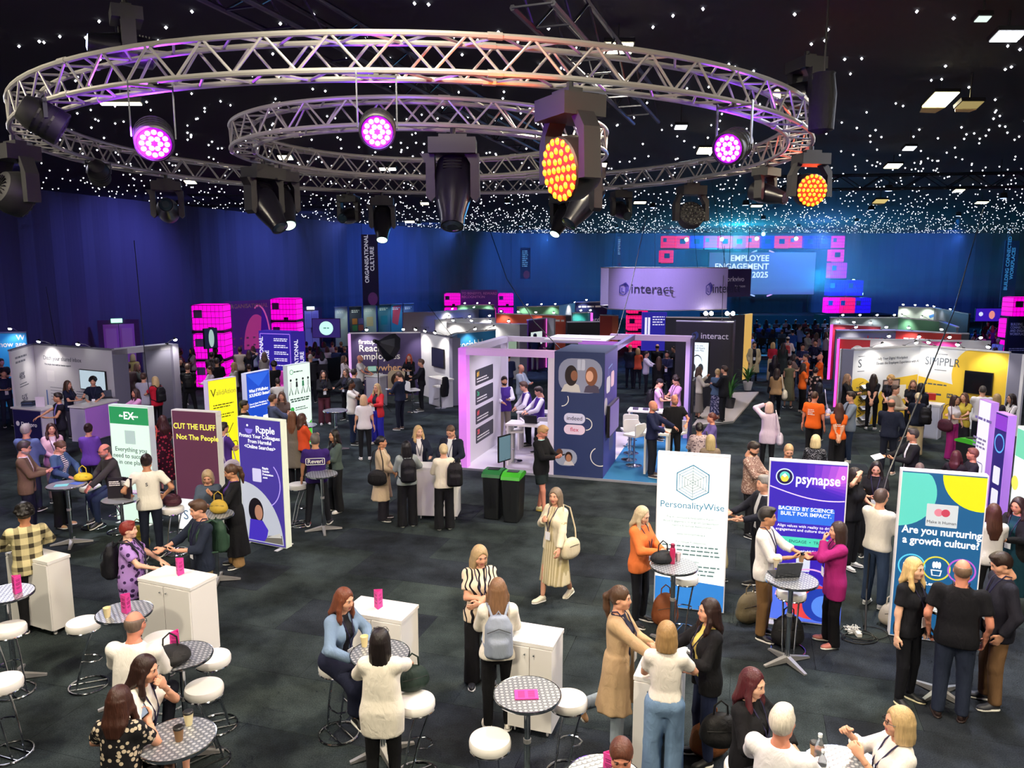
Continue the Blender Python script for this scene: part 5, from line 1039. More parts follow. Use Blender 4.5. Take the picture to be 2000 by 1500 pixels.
flat(t, rrect(-0.17, h - 0.72, 0.19, h - 0.42, 0.01), lit('#d8dde0', 0.8), 3); HT = lit('#e88aa0', 0.9)
for x, c in ((-0.03, '#e88a9c'), (0.05, '#d04860')): flat(t, ell(x, h - 0.53, 0.05), lit(c, 0.8), 4 if x < 0 else 5)
text(t, 'Make it Human', 0.055, 0.01, h - 0.66, lit('#4a4a52', 0.6), align='CENTER', y=-0.008); text(t, 'Are you nurturing\na growth culture?', 0.155, 0.02, h - 0.86, LW, align='CENTER', bold=0.022, y=-0.006)
for i, (x, c) in enumerate(((-0.29, '#5ac8e8'), (0.0, '#d8d040'), (0.29, '#b85ac8'))): line(t, ell(x, h - 1.28, 0.155, n=32), 0.018, lit(c, 0.95), 3 + i, True)
line(t, [(-0.29 + 0.09 * math.cos(R(a)) * (1 + 0.12 * math.sin(R(a * 5))), h - 1.27 + 0.065 * math.sin(R(a)) * (1 + 0.12 * math.cos(R(a * 6)))) for a in range(0, 360, 12)], 0.012, LW, 6, True); line(t, [(-0.36, h - 1.28), (-0.31, h - 1.25), (-0.28, h - 1.29), (-0.23, h - 1.26)], 0.01, LW, 6); flat(t, [(-0.05, h - 1.38), (0.05, h - 1.38), (0.065, h - 1.3), (-0.065, h - 1.3)], LW, 6); flat(t, [(-0.038, h - 1.37), (0.038, h - 1.37), (0.05, h - 1.312), (-0.05, h - 1.312)], lit('#1d5c8c', 0.9), 7)
for a in (-40, 0, 40): flat(t, ell(0.05 * math.sin(R(a)), h - 1.25 + 0.02 * math.cos(R(a)), 0.018, 0.045), LW, 6)
line(t, [(0.29 + 0.0055 * 16 * math.sin(R(a)) ** 3, h - 1.27 + 0.0055 * (13 * math.cos(R(a)) - 5 * math.cos(R(2 * a)) - 2 * math.cos(R(3 * a)))) for a in range(0, 360, 12)], 0.012, LW, 6, True); line(t, [(0.22, h - 1.28), (0.27, h - 1.28), (0.285, h - 1.23), (0.3, h - 1.32), (0.315, h - 1.28), (0.36, h - 1.28)], 0.01, LW, 6)
for x, s_ in ((-0.3, 'Advisory'), (0.0, 'Learning'), (0.28, 'Tools')): text(t, s_, 0.065, x, h - 1.5, LW, align='CENTER', bold=0.01, y=-0.006)
bars(t, -0.4, 0.4, [h - 1.7, h - 1.78, h - 1.86], 0.03, LW)
t, W, h = lightbox('tall violet lit panel with woman in purple jumper and online searches text', (463, 813), (548, 822), face='#4a3a9e', s=0.75, edge='#e6efdf')
flat(t, ell(-W * 0.24, h - 0.2, 0.085, 0.085, 180, 360), lit('#8a78e0', 0.9), 2); flat(t, ell(-W * 0.27, h - 0.14, 0.02), LW, 3); text(t, 'R;pple', 0.17, -W * 0.08, h - 0.2, LW, bold=0.014, y=-0.006); text(t, 'Protect Your Colleagues\nFrom Harmful\n<Online Searches>', 0.098, 0, h - 0.42, LW, align='CENTER', bold=0.01, y=-0.006)
flat(t, rrect(-0.2, h - 1.14, 0.0, h - 0.9, 0.02), lit('#d8d2f4', 0.8), 2); text(t, 'Ripple\nSuicide\nPrevention\n.com', 0.055, 0.03, h - 0.96, LW, y=-0.006, bold=0.008); line(t, ell(0.05, h - 1.15, 0.36, 0.42, -70, 50), 0.018, lit('#b8a0f0', 0.9), 2)
pts = [(-W / 2 + 0.015, 0.06)] + [(-W / 2 + 0.015 + (W * 0.93) * math.sin(R(a)), 0.06 + 1.08 * math.cos(R(a))) for a in range(0, 91, 6)]
flat(t, pts, lit('#c8ccd8', 0.75), 2, 'printed_photo'); flat(t, ell(-0.16, 0.62, 0.17, 0.24), lit('#1f1822', 0.5), 3); flat(t, ell(-0.1, 0.6, 0.09, 0.14), lit('#c08a70', 0.7), 4); flat(t, [(-0.36, 0.08), (0.04, 0.08), (0.1, 0.3), (-0.02, 0.46), (-0.3, 0.46)], lit('#4a34c0', 0.8), 5); flat(t, [(0.0, 0.08), (0.42, 0.08), (0.4, 0.24), (0.1, 0.2)], lit('#8a8478', 0.5), 6); flat(t, [(0.05, 0.16), (0.4, 0.2), (0.36, 0.28)], lit('#d8d4cc', 0.7), 7)
t, W, h = lightbox('pale green lit panel with green header reading everything you need to succeed', (211, 790), (289, 795), face='#d9f2e0', s=0.95, edge='#cfe4d6')
flat(t, [(-W / 2 + 0.015, h - 0.36), (W / 2 - 0.015, h - 0.36), (W / 2 - 0.015, h - 0.03), (-W / 2 + 0.015, h - 0.03)], lit('#2f9a5c', 0.8), 2); text(t, 'EX', 0.2, 0, h - 0.2, LW, align='CENTER', bold=0.02, y=-0.006); text(t, 'the          space', 0.07, 0, h - 0.2, LW, align='CENTER', y=-0.006, bold=0.01)
flat(t, rrect(-0.12, h - 0.74, 0.12, h - 0.48, 0.01), lit('#b9d0c8', 0.8), 2); GT = lit('#3f5a52', 0.5); text(t, 'Everything you\nneed to succeed,\nin one place', 0.125, 0, h - 0.98, GT, align='CENTER', y=-0.006); bars(t, -0.36, 0.36, [h - 1.42, h - 1.48], 0.02, GT, align=1); flat(t, rrect(-0.42, h - 1.9, -0.16, h - 1.64, 0.02), lit('#a8dc98', 0.8), 2); flat(t, rrect(-0.12, h - 1.9, 0.42, h - 1.64, 0.02), lit('#ecd8ec', 0.8), 2); bars(t, -0.08, 0.2, [h - 1.72, h - 1.78, h - 1.84], 0.025, lit('#c08ac0', 0.7), 3)
t, W, h = lightbox('maroon lit panel reading cut the fluff not the people', (334, 800), (422, 805), face='#6b3a52', s=0.62, edge='#d9d9d2')
YT = lit('#f4ea5a', 1.0); text(t, 'CUT THE FLUFF', 0.155, 0, h - 0.3, YT, align='CENTER', bold=0.018, y=-0.006, sx=0.92); text(t, 'Not The People', 0.14, 0.05, h - 0.5, YT, align='CENTER', bold=0.014, y=-0.006); flat(t, [(-W / 2 + 0.015, 0.03), (W / 2 - 0.015, 0.03), (W / 2 - 0.015, 0.62), (-W / 2 + 0.015, 0.62)], lit('#f2f4f4', 0.95), 2); text(t, 'S', 0.26, -0.36, 0.3, lit('#6a88a8', 0.6), y=-0.006); bars(t, -0.18, 0.2, [0.28], 0.05, lit('#8aa0b8', 0.6), 3, 0)
t, W, h = lightbox('yellow lit panel with line drawn cheering figure', (405, 744), (461, 735), face='#f4ec20', s=0.95, edge='#cfc4e4')
DT = lit('#6a6418', 0.4); text(t, 'V', 0.26, -0.36, h - 0.32, DT, y=-0.006); text(t, 'alidAtion', 0.18, -0.2, h - 0.32, lit('#b8ae38', 0.7), y=-0.006); bars(t, -0.3, 0.34, [h - 0.62, h - 0.68, h - 0.86, h - 0.92], 0.025, DT); line(t, [(-0.1, h - 1.5), (0.0, h - 1.3), (-0.14, h - 1.12)], 0.02, DT); line(t, [(0.26, h - 1.1), (0.12, h - 1.3), (0.0, h - 1.3)], 0.02, DT); line(t, ell(0.05, h - 1.18, 0.06), 0.018, DT, 1, True); line(t, [(0.05, h - 1.25), (0.05, h - 1.5), (0.25, h - 1.6)], 0.02, DT); line(t, ell(-0.2, h - 1.5, 0.1), 0.02, DT, 1, True); line(t, rrect(-0.05, h - 1.75, 0.35, h - 1.55, 0.05), 0.02, DT, 1, True)
t, W, h = lightbox('blue lit panel asking what if wellbeing sounded better', (480, 730), (526, 721), face='#1c4fd0', s=0.85, edge='#cfd4f0')
flat(t, [(-W / 2 + 0.02, h - 0.04), (W / 2 - 0.02, h - 0.04), (0, h - 0.38)], lit('#2f66e0', 0.9), 2); text(t, 'What if Wellbeing\nSOUNDED Better?', 0.13, -W / 2 + 0.08, h - 0.52, LW, bold=0.02, y=-0.006); text(t, 'Even in Quiet Workplaces, Your\nHearing Deserves Attention', 0.065, -W / 2 + 0.08, h - 0.82, LW, y=-0.006, bold=0.01); line(t, ell(-0.2, h - 1.2, 0.1, n=12), 0.03, LW, 2, True); flat(t, rrect(0.12, h - 1.3, 0.38, h - 1.14, 0.02), LW, 2); line(t, ell(-0.16, h - 1.6, 0.09), 0.025, LW, 2, True); line(t, [(-0.42, 0.1), (0.3, h - 1.0)], 0.012, lit('#3f74e8', 0.9), 1)
t, W, h = lightbox('white green lit panel with walking figures and green numbered dots', (560, 714), (605, 707), face='#e4f6ea', s=0.95, edge='#c8d4d8')
line(t, ell(-0.28, h - 0.2, 0.06), 0.015, lit('#3f9a6a', 0.7), 2, True); bars(t, -0.2, 0.2, [h - 0.22], 0.03, GT)
for i, x in enumerate((-0.32, -0.1, 0.14, 0.34)): flat(t, ell(x, h - 0.42, 0.035), lit('#2a2a30', 0.4), 2); flat(t, [(x - 0.04, h - 0.62), (x + 0.04, h - 0.62), (x + 0.03, h - 0.47), (x - 0.03, h - 0.47)], lit(('#f4f4f4', '#2a2a30', '#2f8a5a', '#c8d4d0')[i], 0.6), 2); line(t, [(x - 0.07, h - 0.82), (x, h - 0.62), (x + 0.06, h - 0.82)], 0.03, lit('#2f4a44', 0.5), 2)
bars(t, -0.38, 0.38, [h - 0.96, h - 1.02], 0.035, GT, align=1)
for i in range(3): flat(t, ell(-0.3, h - 1.22 - 0.3 * i, 0.07), lit('#37b050', 0.9), 2); bars(t, -0.18, 0.3, [h - 1.2 - 0.3 * i, h - 1.26 - 0.3 * i], 0.025, GT)
flat(t, [(0.0, 0.05), (W / 2 - 0.02, 0.05), (W / 2 - 0.02, 0.7), (0.1, 0.45)], lit('#4fc83a', 0.9), 2)
t, W, h = lightbox('white lit panel edged lilac behind the blue growth panel', (1914, 779), (1937, 787), face='#e9e6f2', s=0.9, edge='#b489e0')
bars(t, -0.35, 0.3, [h - 0.4], 0.05, lit('#7a6ab0', 0.6)); bars(t, -0.35, 0.3, [h - 0.8, h - 0.88, h - 0.96], 0.04, lit('#8a80a8', 0.6)); line(t, rrect(-0.35, h - 1.5, 0.1, h - 1.25, 0.05), 0.02, lit('#8a80a8', 0.6), 2, True)
t, W, h = lightbox('dark indigo lit panel edged lilac with photo strips', (1946, 803), (1970, 812), face='#2a2070', s=0.8, edge='#b489e0')
flat(t, [(-W / 2 + 0.02, h - 0.3), (W / 2 - 0.02, h - 0.3), (W / 2 - 0.02, h - 0.04), (-W / 2 + 0.02, h - 0.04)], lit('#8a3ac8', 0.8), 2); line(t, ell(0, h - 0.55, 0.16), 0.03, lit('#5aa8e8', 0.9), 2, True)
for i in range(3): flat(t, rrect(-W / 2 + 0.1, h - 1.3 - 0.42 * i, W / 2 - 0.1, h - 0.98 - 0.42 * i, 0.03), lit('#e6e8f4', 0.8), 2)
t, W, h = lightbox('mint and white lit panel at the right edge of the stands', (1988, 831), (2022, 846), face='#e6f2ec', s=0.9, edge='#c9d8d4')
flat(t, [(-W / 2 + 0.02, h - 0.5), (W / 2 - 0.02, h - 0.5), (W / 2 - 0.02, h - 0.04), (-W / 2 + 0.02, h - 0.04)], lit('#6fcfa8', 0.9), 2); flat(t, ell(-0.2, h - 0.95, 0.12), lit('#ece25a', 0.9), 2); line(t, [(-0.3, h - 1.5), (0.2, h - 1.7)], 0.05, lit('#e0455a', 0.9), 2)
# ================= left booth: white walls, blue counter
t = thing('exhibition_booth', 'white walled booth with shared inbox slogan and grey portal', 'booth', (V2(65, 673).x, V2(65, 673).y, 0))
A, B, C_, D = V2(65, 673), V2(218, 684), V2(338, 672), V2(21, 686)
w = wpart(t, A, B, HS, SHELLW, rim=SHELLG); TX = mat('#6a7080', 0.6)
L = w['w']; text(w, 'Ditch your shared inbox', 0.19, L * 0.12, 2.0, TX); text(w, 'The simple desk built for human support', 0.08, L * 0.13, 1.8, TX); flat(w, rrect(L * 0.15, 1.25, L * 0.25, 1.6, 0.02), mat('#f4f4f8', 0.4)); flat(w, rrect(L * 0.12, 0.1, L * 0.135, 0.95, 0.005), mat('#4a78c0', 0.5)); bars(w, L * 0.18, L * 0.5, [1.05, 0.95, 0.85, 0.75, 0.65], 0.015, TX); bars(w, L * 0.52, L * 0.62, [1.0, 0.92, 0.84, 0.76], 0.02, TX)
w0 = w; w = wpart(t, D, A, HS, SHELLW, rim=SHELLG); bars(w, 0.3, 1.4, [2.12, 1.98], 0.06, TX); text(w, '48%', 0.3, 0.5, 1.55, TX, bold=0.01); text(w, '56%', 0.3, 0.55, 0.85, TX, bold=0.01); bars(w, 0.5, 1.3, [1.3, 1.22, 0.6], 0.03, TX)
BC = C_ - B; w = wpart(t, B, B + BC * 0.24, HS, SHELLG, 0.08); w = wpart(t, B + BC * 0.5, C_, HS, SHELLG, 0.08); w = wpart(t, B, C_, HS + 0.02, mat('#c9c8d2', 0.5), 0.3, 'header_beam', HS - 0.16)
mb = MB(); mb.box((C_.x - t.location.x, C_.y - t.location.y, HS / 2), (0.22, 0.22, HS), rz=math.atan2(BC.y, BC.x)); part('end_post', mb, mat('#9a98ac', 0.5), t)
tt, sc = tv('wall screen showing a pale help desk page', w0, L * 0.6, L * 0.92, 1.12, 1.74, '#bcd0dc', 0.8); flat(sc, [(-0.48, 0.42), (0.48, 0.42), (0.48, 0.5), (-0.48, 0.5)], lit('#24324e', 0.6), 14); flat(sc, [(0.28, 0.28), (0.42, 0.28), (0.42, 0.4), (0.28, 0.4)], lit('#3a4a50', 0.6), 14)
lamps_on('arm lamp clamped over the shared inbox wall', A, B, 2, 'arm lamps on the white left booth', power=28); lamps_on('arm lamp at the end of the grey portal beam', B + BC * 0.8, C_, 1, 'arm lamps on the white left booth', power=30)
def logo_counter(label, pl, pr, dep, front, txt=None, hgt=1.02, side='#dcdce4', glow=0.0, tc='#ffffff'):
 a, b = P(*pl, hgt), P(*pr, hgt); d = b - a; Lc = math.hypot(d.x, d.y); t = thing('reception_counter', label, 'counter', ((a.x + b.x) / 2, (a.y + b.y) / 2, 0), math.atan2(d.y, d.x))
 mb = MB(); mb.box((0, dep / 2, hgt / 2 - 0.02), (Lc - 0.06, dep - 0.06, hgt - 0.04)); part('body', mb, mat(side, 0.5), t); mb = MB(); mb.box((0, dep / 2, hgt - 0.02), (Lc, dep, 0.045)); part('worktop', mb, WHITEG, t); mb = MB(); mb.box((0, 0.02, hgt / 2 - 0.02), (Lc - 0.14, 0.03, hgt - 0.1)); f = part('front_panel', mb, mat(front, 0.5, emit=glow), t)
 if txt: text(f, txt, 0.17, -Lc * 0.2, hgt * 0.55, mat(tc, 0.5), y=0.003, bold=0.008); flat(f, ell(-Lc * 0.3, hgt * 0.56, 0.07), mat(tc, 0.5), 0, 'logo')
 return t
t = logo_counter('white counter with navy front and white logo on the left booth', (20, 795), (80, 800), 0.6, '#27245a', 'Deskpro', side='#cfc8dc'); lc = t
logo_counter('white counter with magenta lit front beside the left booth', (163, 795), (232, 780), 0.55, '#a86fd0', glow=0.12, side='#b9b4cc')
LCM = Matrix.LocRotScale(lc.location, lc.rotation_euler, None); p = LCM @ Vector((0.2, 0.3, 1.004)); o = thing('leaflet_stand', 'white leaflet holder on the navy fronted counter', 'leaflet stand', p, 0.1); mb = MB(); mb.box((0, 0, 0.15), (0.24, 0.02, 0.3)); part('card', mb, mat('#e8dcea', 0.5), o); mb = MB(); mb.box((0, 0.06, 0.01), (0.24, 0.14, 0.02)); part('foot', mb, mat('#dcdce4', 0.4), o)
p = LCM @ Vector((-0.25, 0.3, 1.004))
for k in range(6): mb = MB(); mb.box((0, 0, 0.0125), (0.3, 0.22, 0.024)); part('brochure', mb, mat(('#33405a', '#4a5a78', '#23283a')[k % 3], 0.5), None, (p.x, p.y, p.z + 0.0255 * k), (0, 0, 0.1 * (k % 3)), label='brochure in the pile on the navy fronted counter', category='brochure', group='brochures piled on the left booth counter')
laptop('open laptop on the magenta lit counter', P(208, 775, 1.06) + Vector((0, 0, -0.04)), 0.6)
# blue booth far left
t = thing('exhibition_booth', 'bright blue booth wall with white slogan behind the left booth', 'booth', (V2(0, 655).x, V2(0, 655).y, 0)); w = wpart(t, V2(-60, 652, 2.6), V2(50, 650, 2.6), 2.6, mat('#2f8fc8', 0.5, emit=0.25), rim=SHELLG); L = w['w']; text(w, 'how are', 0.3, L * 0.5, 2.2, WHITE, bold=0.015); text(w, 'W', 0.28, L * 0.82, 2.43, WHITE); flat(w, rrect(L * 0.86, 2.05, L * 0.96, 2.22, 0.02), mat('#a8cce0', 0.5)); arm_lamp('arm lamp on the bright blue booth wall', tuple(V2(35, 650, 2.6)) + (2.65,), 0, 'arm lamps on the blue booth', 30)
# ================= side doors in the drape
def door(n, px0, px1, ytop, depth, signc='#8fe0b0', m=None):
 a = PY(px0, ytop, depth); b = PY(px1, ytop, depth + (px1 - px0) * 0.01); d = b - a; Lw = math.hypot(d.x, d.y); t = link('door_%d' % n, None, None, (a.x, a.y, 0), (0, 0, math.atan2(d.y, d.x)), kind='structure'); hh = a.z
 for i in (0, 1):
  mb = MB(); mb.box((Lw * (0.25 + 0.5 * i), 0, hh / 2), (Lw * 0.48, 0.06, hh)); q = part('door_leaf', mb, m or mat('#cfc4d8', 0.5), t); mb = MB(); mb.box((Lw * (0.25 + 0.5 * i), -0.035, hh * 0.72), (Lw * 0.34, 0.012, hh * 0.4)); part('door_panel', mb, mat('#bfb2cc', 0.5), q); mb = MB(); mb.tube([(Lw * (0.46 if i == 0 else 0.54), -0.06, hh * 0.4), (Lw * (0.46 if i == 0 else 0.54), -0.06, hh * 0.55)], 0.015, 6); part('handle', mb, CHROME, q)
 mb = MB(); mb.box((Lw / 2, 0.02, hh + 0.1), (Lw + 0.4, 0.1, 0.2)); mb.box((-0.1, 0.02, hh / 2), (0.2, 0.1, hh)); mb.box((Lw + 0.1, 0.02, hh / 2), (0.2, 0.1, hh)); part('door_frame', mb, mat('#3a3350', 0.6), t)
 mb = MB(); mb.box((Lw * 0.45, -0.06, hh + 0.16), (0.45, 0.06, 0.18)); part('exit_sign', mb, lit(signc, 2.5), t)
door(1, 200, 262, 634, 34.2, m=mat('#b08ac8', 0.5)); door(2, 594, 622, 607, 47.0, '#d8e8f0')
lamp('SPOT', 'door_light', PY(232, 690, 30) + Vector((0, 0, 1.0)), '#c050ff', 120, PY(232, 650, 34), 0.1, 60, 0.7)
# ================= magenta lit tank cages
MAG = lit('#fa00d2', 1.05); PINK = lit('#ff1a70', 1.0); BLU = lit('#2414e8', 1.0); PUR = lit('#c018f0', 1.0)
def tank(label, p, rz, m, w=1.2, h=1.0, d=1.0, mouth=True, grp=None, frame_only=False, z0=0.0, wire=False):
 t = thing('tank_cage', label, 'tank', (p[0], p[1], z0), rz, grp)
 if frame_only:
  mb = MB(); mb.slab(rrect(-w / 2, 0.05, w / 2, h, 0.08), -d / 2, d / 2); ho = part('glowing_tank', mb, m, t); mb = MB(); mb.slab(rrect(-w * 0.22, h * 0.4, w * 0.2, h * 0.75, 0.03), -d / 2 - 0.02, -d / 2 + 0.005); part('sign_plate', mb, mat('#1a2a6a', 0.6), t)
 else:
  mb = MB(); mb.slab(rrect(-w / 2 + 0.03, 0.1, w / 2 - 0.03, h, 0.08), -d / 2 + 0.03, d / 2 - 0.03); part('glowing_tank', mb, m, t)
  mb = MB(); mb.slab(rrect(-w * 0.42, h * 0.55, -w * 0.16, h * 0.82, 0.02), -d / 2 + 0.0, -d / 2 + 0.04); part('sign_plate', mb, mat('#7a5a90', 0.5), t)
 cm = mat('#8a3ab0', 0.4, 0.5)
 if wire: mb = MB(); mb.tube([(0, 0, h), (0, 0, ZC - z0)], 0.012, 5); part('hanging_wire', mb, BLACK, t)
 for k in range(5): mb = MB(); z = 0.12 + (h - 0.14) * k / 4; mb.tube([(-w / 2, -d / 2, z), (w / 2, -d / 2, z), (w / 2, d / 2, z), (-w / 2, d / 2, z)], 0.012, 5, closed=True); part('cage_bar', mb, cm, t)
 for k in range(9): mb = MB(); x = -w / 2 + w * k / 8; mb.tube([(x, -d / 2 - 0.006, 0.1), (x, -d / 2 - 0.006, h)], 0.008, 5); part('cage_upright', mb, cm, t)
 mb = MB(); mb.box((0, 0, 0.05), (w, d, 0.1)); part('pallet', mb, STEELD, t)
 if mouth: mb = MB(); mb.box((0.1 * w, -d / 2 + 0.02, 0.16), (0.2, 0.05, 0.16)); part('valve', mb, BLACK, t)
 return t
G = 'magenta lit tank cages by the purple stage'
a = PY(415, 640, 31.0)
for k in range(3): tank(['bottom magenta glowing tank cage left of the purple backdrop', 'middle magenta glowing tank cage left of the purple backdrop', 'top magenta glowing tank cage left of the purple backdrop'][k], (a.x, a.y), 0.05, MAG, 1.25, 1.12, 1.1, z0=1.14 * k, grp=None)
a = PY(562, 640, 37.0)
for k in range(3): tank(['bottom magenta glowing tank cage right of the purple backdrop', 'middle magenta glowing tank cage right of the purple backdrop', 'top magenta glowing tank cage right of the purple backdrop'][k], (a.x, a.y), -0.05, MAG, 1.25, 1.12, 1.1, z0=1.14 * k)
for px, dep, nm in ((884, 56, 'left'), (988, 56, 'right')):
 a = PY(px, 600, dep)
 for k in range(3): tank('far magenta glowing tank cage, %s of the stack %s the rewards backdrop' % (('bottom', 'middle', 'top')[k], 'left of' if nm == 'left' else 'right of'), (a.x, a.y), 0, MAG, 1.15, 0.98, 1.1, z0=1.0 * k)
# purple stage backdrop
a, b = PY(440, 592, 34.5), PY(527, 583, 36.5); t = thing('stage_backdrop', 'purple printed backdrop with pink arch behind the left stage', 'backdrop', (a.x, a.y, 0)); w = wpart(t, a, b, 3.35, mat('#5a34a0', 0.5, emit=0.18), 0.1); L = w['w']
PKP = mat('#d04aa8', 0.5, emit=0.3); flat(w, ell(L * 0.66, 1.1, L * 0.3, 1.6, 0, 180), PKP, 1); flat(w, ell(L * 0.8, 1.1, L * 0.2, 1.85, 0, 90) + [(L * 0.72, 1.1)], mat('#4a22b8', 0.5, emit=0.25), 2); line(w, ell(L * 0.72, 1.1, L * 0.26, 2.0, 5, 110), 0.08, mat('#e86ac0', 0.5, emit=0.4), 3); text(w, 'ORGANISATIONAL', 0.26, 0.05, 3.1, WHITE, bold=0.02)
for i in range(6):
 for j in range(3): flat(w, [(L * (0.12 + 0.15 * i), 0.9 + 0.35 * j), (L * (0.17 + 0.15 * i), 0.9 + 0.35 * j), (L * (0.17 + 0.15 * i), 0.98 + 0.35 * j), (L * (0.12 + 0.15 * i), 0.98 + 0.35 * j)], mat('#cfc0e0', 0.5), 4, 'print')
a, b = P(505, 646, 2.5), P(568, 648, 2.5); t = thing('agenda_board', 'blue violet agenda board with vertical culture lettering', 'sign', (a.x, a.y, 0)); w = wpart(t, a, b, 2.5, lit('#3a28b0', 0.6), 0.5); L = w['w']; VW = lit('#ece8ff', 0.9)
line(w, rrect(0.06, 0.1, L - 0.06, 2.4, 0.02), 0.03, lit('#a070e8', 0.9), 1, True); text(w, 'ORGANISATIONAL\nCULTURE', 0.24, 0.22, 1.25, VW, rot=R(90), align='CENTER', bold=0.02, y=-0.006); bars(w, L * 0.46, L * 0.92, [2.2, 2.13, 1.95, 1.88, 1.7, 1.63, 1.45, 1.38, 1.2], 0.035, VW)
d = (P(585, 647, 2.5) - P(568, 648, 2.5)); w2 = wpart(t, P(568, 648, 2.5), P(568, 648, 2.5) + d.normalized() * 0.55, 2.5, lit('#3a28b0', 0.5), 0.05); text(w2, 'ORGANISATIONAL\nCULTURE', 0.22, 0.3, 1.25, VW, rot=R(90), align='CENTER', bold=0.02, y=-0.006)
def free_screen(label, px0, px1, y0, y1, dep, col, s, skew=0.0):
 a, b, c = PY(px0, y0, dep), PY(px1, y0, dep + skew), PY(px0, y1, dep); t = thing('stage_screen', label, 'screen', (a.x, a.y, 0), math.atan2(b.y - a.y, b.x - a.x)); Lw = math.hypot(b.x - a.x, b.y - a.y); z1, z0 = a.z, c.z
 mb = MB(); mb.box((Lw / 2, 0.04, (z0 + z1) / 2), (Lw, 0.08, z1 - z0)); part('casing', mb, BLACK, t); mb = MB(); mb.box((Lw / 2, -0.003, (z0 + z1) / 2), (Lw * 0.97, 0.006, (z1 - z0) * 0.95)); f = part('display', mb, lit(col, s), t)
 for x in (Lw * 0.3, Lw * 0.7): mb = MB(); mb.tube([(x, 0.06, 0), (x, 0.06, z0 + 0.1)], 0.03, 6); part('stand_pole', mb, BLACK, t)
 mb = MB(); mb.box((Lw / 2, 0.06, 0.02), (Lw * 0.6, 0.5, 0.04)); part('stand_foot', mb, BLACK, t); return t, Lw, z0, z1
t, Lw, z0, z1 = free_screen('stage screen with pale mint disc beside the seating', 609, 664, 622, 660, 40, '#2c2a70', 0.7); flat(t, ell(Lw * 0.5, (z0 + z1) / 2, 0.36, 0.36), lit('#b8f0e0', 1.1), 8); bars(t, Lw * 0.4, Lw * 0.6, [(z0 + z1) / 2 - 0.02], 0.06, lit('#4a8a90', 0.8), 9, 0)
t, Lw, z0, z1 = free_screen('tilted stage screen with pale oval in front of magenta tanks', 398, 424, 642, 682, 29, '#1d2140', 0.5, 0.5); flat(t, ell(Lw * 0.52, (z0 + z1) / 2, 0.12, 0.34), lit('#a8c8c0', 0.8), 8)
# low black drape fence round the seating
t = thing('drape_barrier', 'low black drape barrier around the seated audience', 'barrier', (-8.2, 31, 0)); BD = cloth('#12121c')
w = wpart(t, P(580, 712, 1.0), P(678, 694, 1.0), 1.0, BD, 0.05, 'drape');
t = thing('lounge_chair', 'hot pink rounded lounge chair behind the white green panel', 'chair', P(552, 790, 0)); s = SDF((-0.5, -0.5, 0), (0.5, 0.5, 1.2), 0.03); s.ell((0, 0.05, 0.35), (0.4, 0.38, 0.3), k=0.1); s.ell((0, 0.3, 0.75), (0.4, 0.14, 0.45), k=0.1); v, q = s.surf(); link('upholstery', np_mesh('upholstery', [(v, q, 0)], [mat('#e83ac8', 0.5)]), t); mb = MB(); mb.lathe([(0.3, 0.0), (0.3, 0.04), (0.06, 0.1)], 16); part('base', mb, BLACK, t)
# ================= plum booth with smiling woman print
A, B, C_ = V2(681, 652), V2(822, 650), V2(880, 660); t = thing('exhibition_booth', 'plum booth wall with reaching employees slogan and white side wall', 'booth', (A.x, A.y, 0)); w = wpart(t, A, B, HS, mat('#453a66', 0.5), rim=mat('#d8d4e0', 0.4)); L = w['w']
text(w, 'firstup', 0.24, 0.35, 2.08, WHITE, bold=0.012); text(w, 'Reaching\nemployees', 0.36, 0.35, 1.68, WHITE, bold=0.012, lh=0.85); text(w, 'everywhere', 0.36, 0.35, 1.08, mat('#e8b888', 0.5), bold=0.012); bars(w, 0.38, 1.3, [0.85, 0.75, 0.65], 0.04, WHITE); flat(w, rrect(L * 0.52, 0.0 + 0.05, L * 0.78, 1.0, 0.22), mat('#b8a890', 0.6), 1, 'printed_photo')
flat(w, ell(L * 0.665, 0.62, 0.26, 0.27), mat('#2a1a18', 0.6), 3); flat(w, ell(L * 0.66, 0.56, 0.13, 0.17), mat('#a86a4a', 0.6), 4); flat(w, [(L * 0.53, 0.06), (L * 0.77, 0.06), (L * 0.76, 0.32), (L * 0.66, 0.4), (L * 0.56, 0.26)], mat('#d8983a', 0.6), 2); mb = MB(); mb.box((0.02, -0.05, HS / 2), (0.1, 0.1, HS)); part('lit_edge', mb, lit('#e0a8e8', 0.9), w)
w = wpart(t, B, C_, HS, SHELLW, 0.06, rim=SHELLG); wf = w; dd = (C_ - B).normalized(); e = C_ + Vector((-dd.y, dd.x)) * 0.0; mb = MB(); mb.box((w['w'] + 0.12, 0.1, HS / 2), (0.26, 0.32, HS)); part('end_post', mb, mat('#8a8aa0', 0.5), w)
tt, sc = tv('wall screen with dark slide on the plum booth side wall', wf, wf['w'] * 0.42, wf['w'] * 0.82, 1.25, 1.95, '#1c1f40', 0.5); bars(sc, -0.3, 0.3, [0.5, 0.4], 0.05, lit('#a8b0d8', 0.6), 14)
lamps_on('arm lamp over the plum booth side wall', B, C_, 3, 'arm lamps on the plum booth', power=40); lamps_on('arm lamp over the plum slogan wall', A, B, 2, 'arm lamps on the plum booth', power=40)
logo_counter('white podium in front of the plum booth', (712, 733), (742, 735), 0.5, '#c8c6d4', hgt=1.1, side='#b8b6c4'); laptop('open laptop on the white podium', P(727, 728, 1.1) + Vector((0, 0.1, 0.0)), 0.3, scr='#a8d8c8', glow=0.5)
logo_counter('white counter against the plum booth side wall', (835, 735), (862, 742), 0.5, '#dcdce4', hgt=1.0)
bar_chair('white bar chair beside the tall white table leg of plum booth', P(806, 760, 0.8) - Vector((0, 0, 0.8)), R(-60)); bar_chair('white bar chair with dark coat over its back', P(860, 753, 0.8) - Vector((0, 0, 0.8)), R(60))
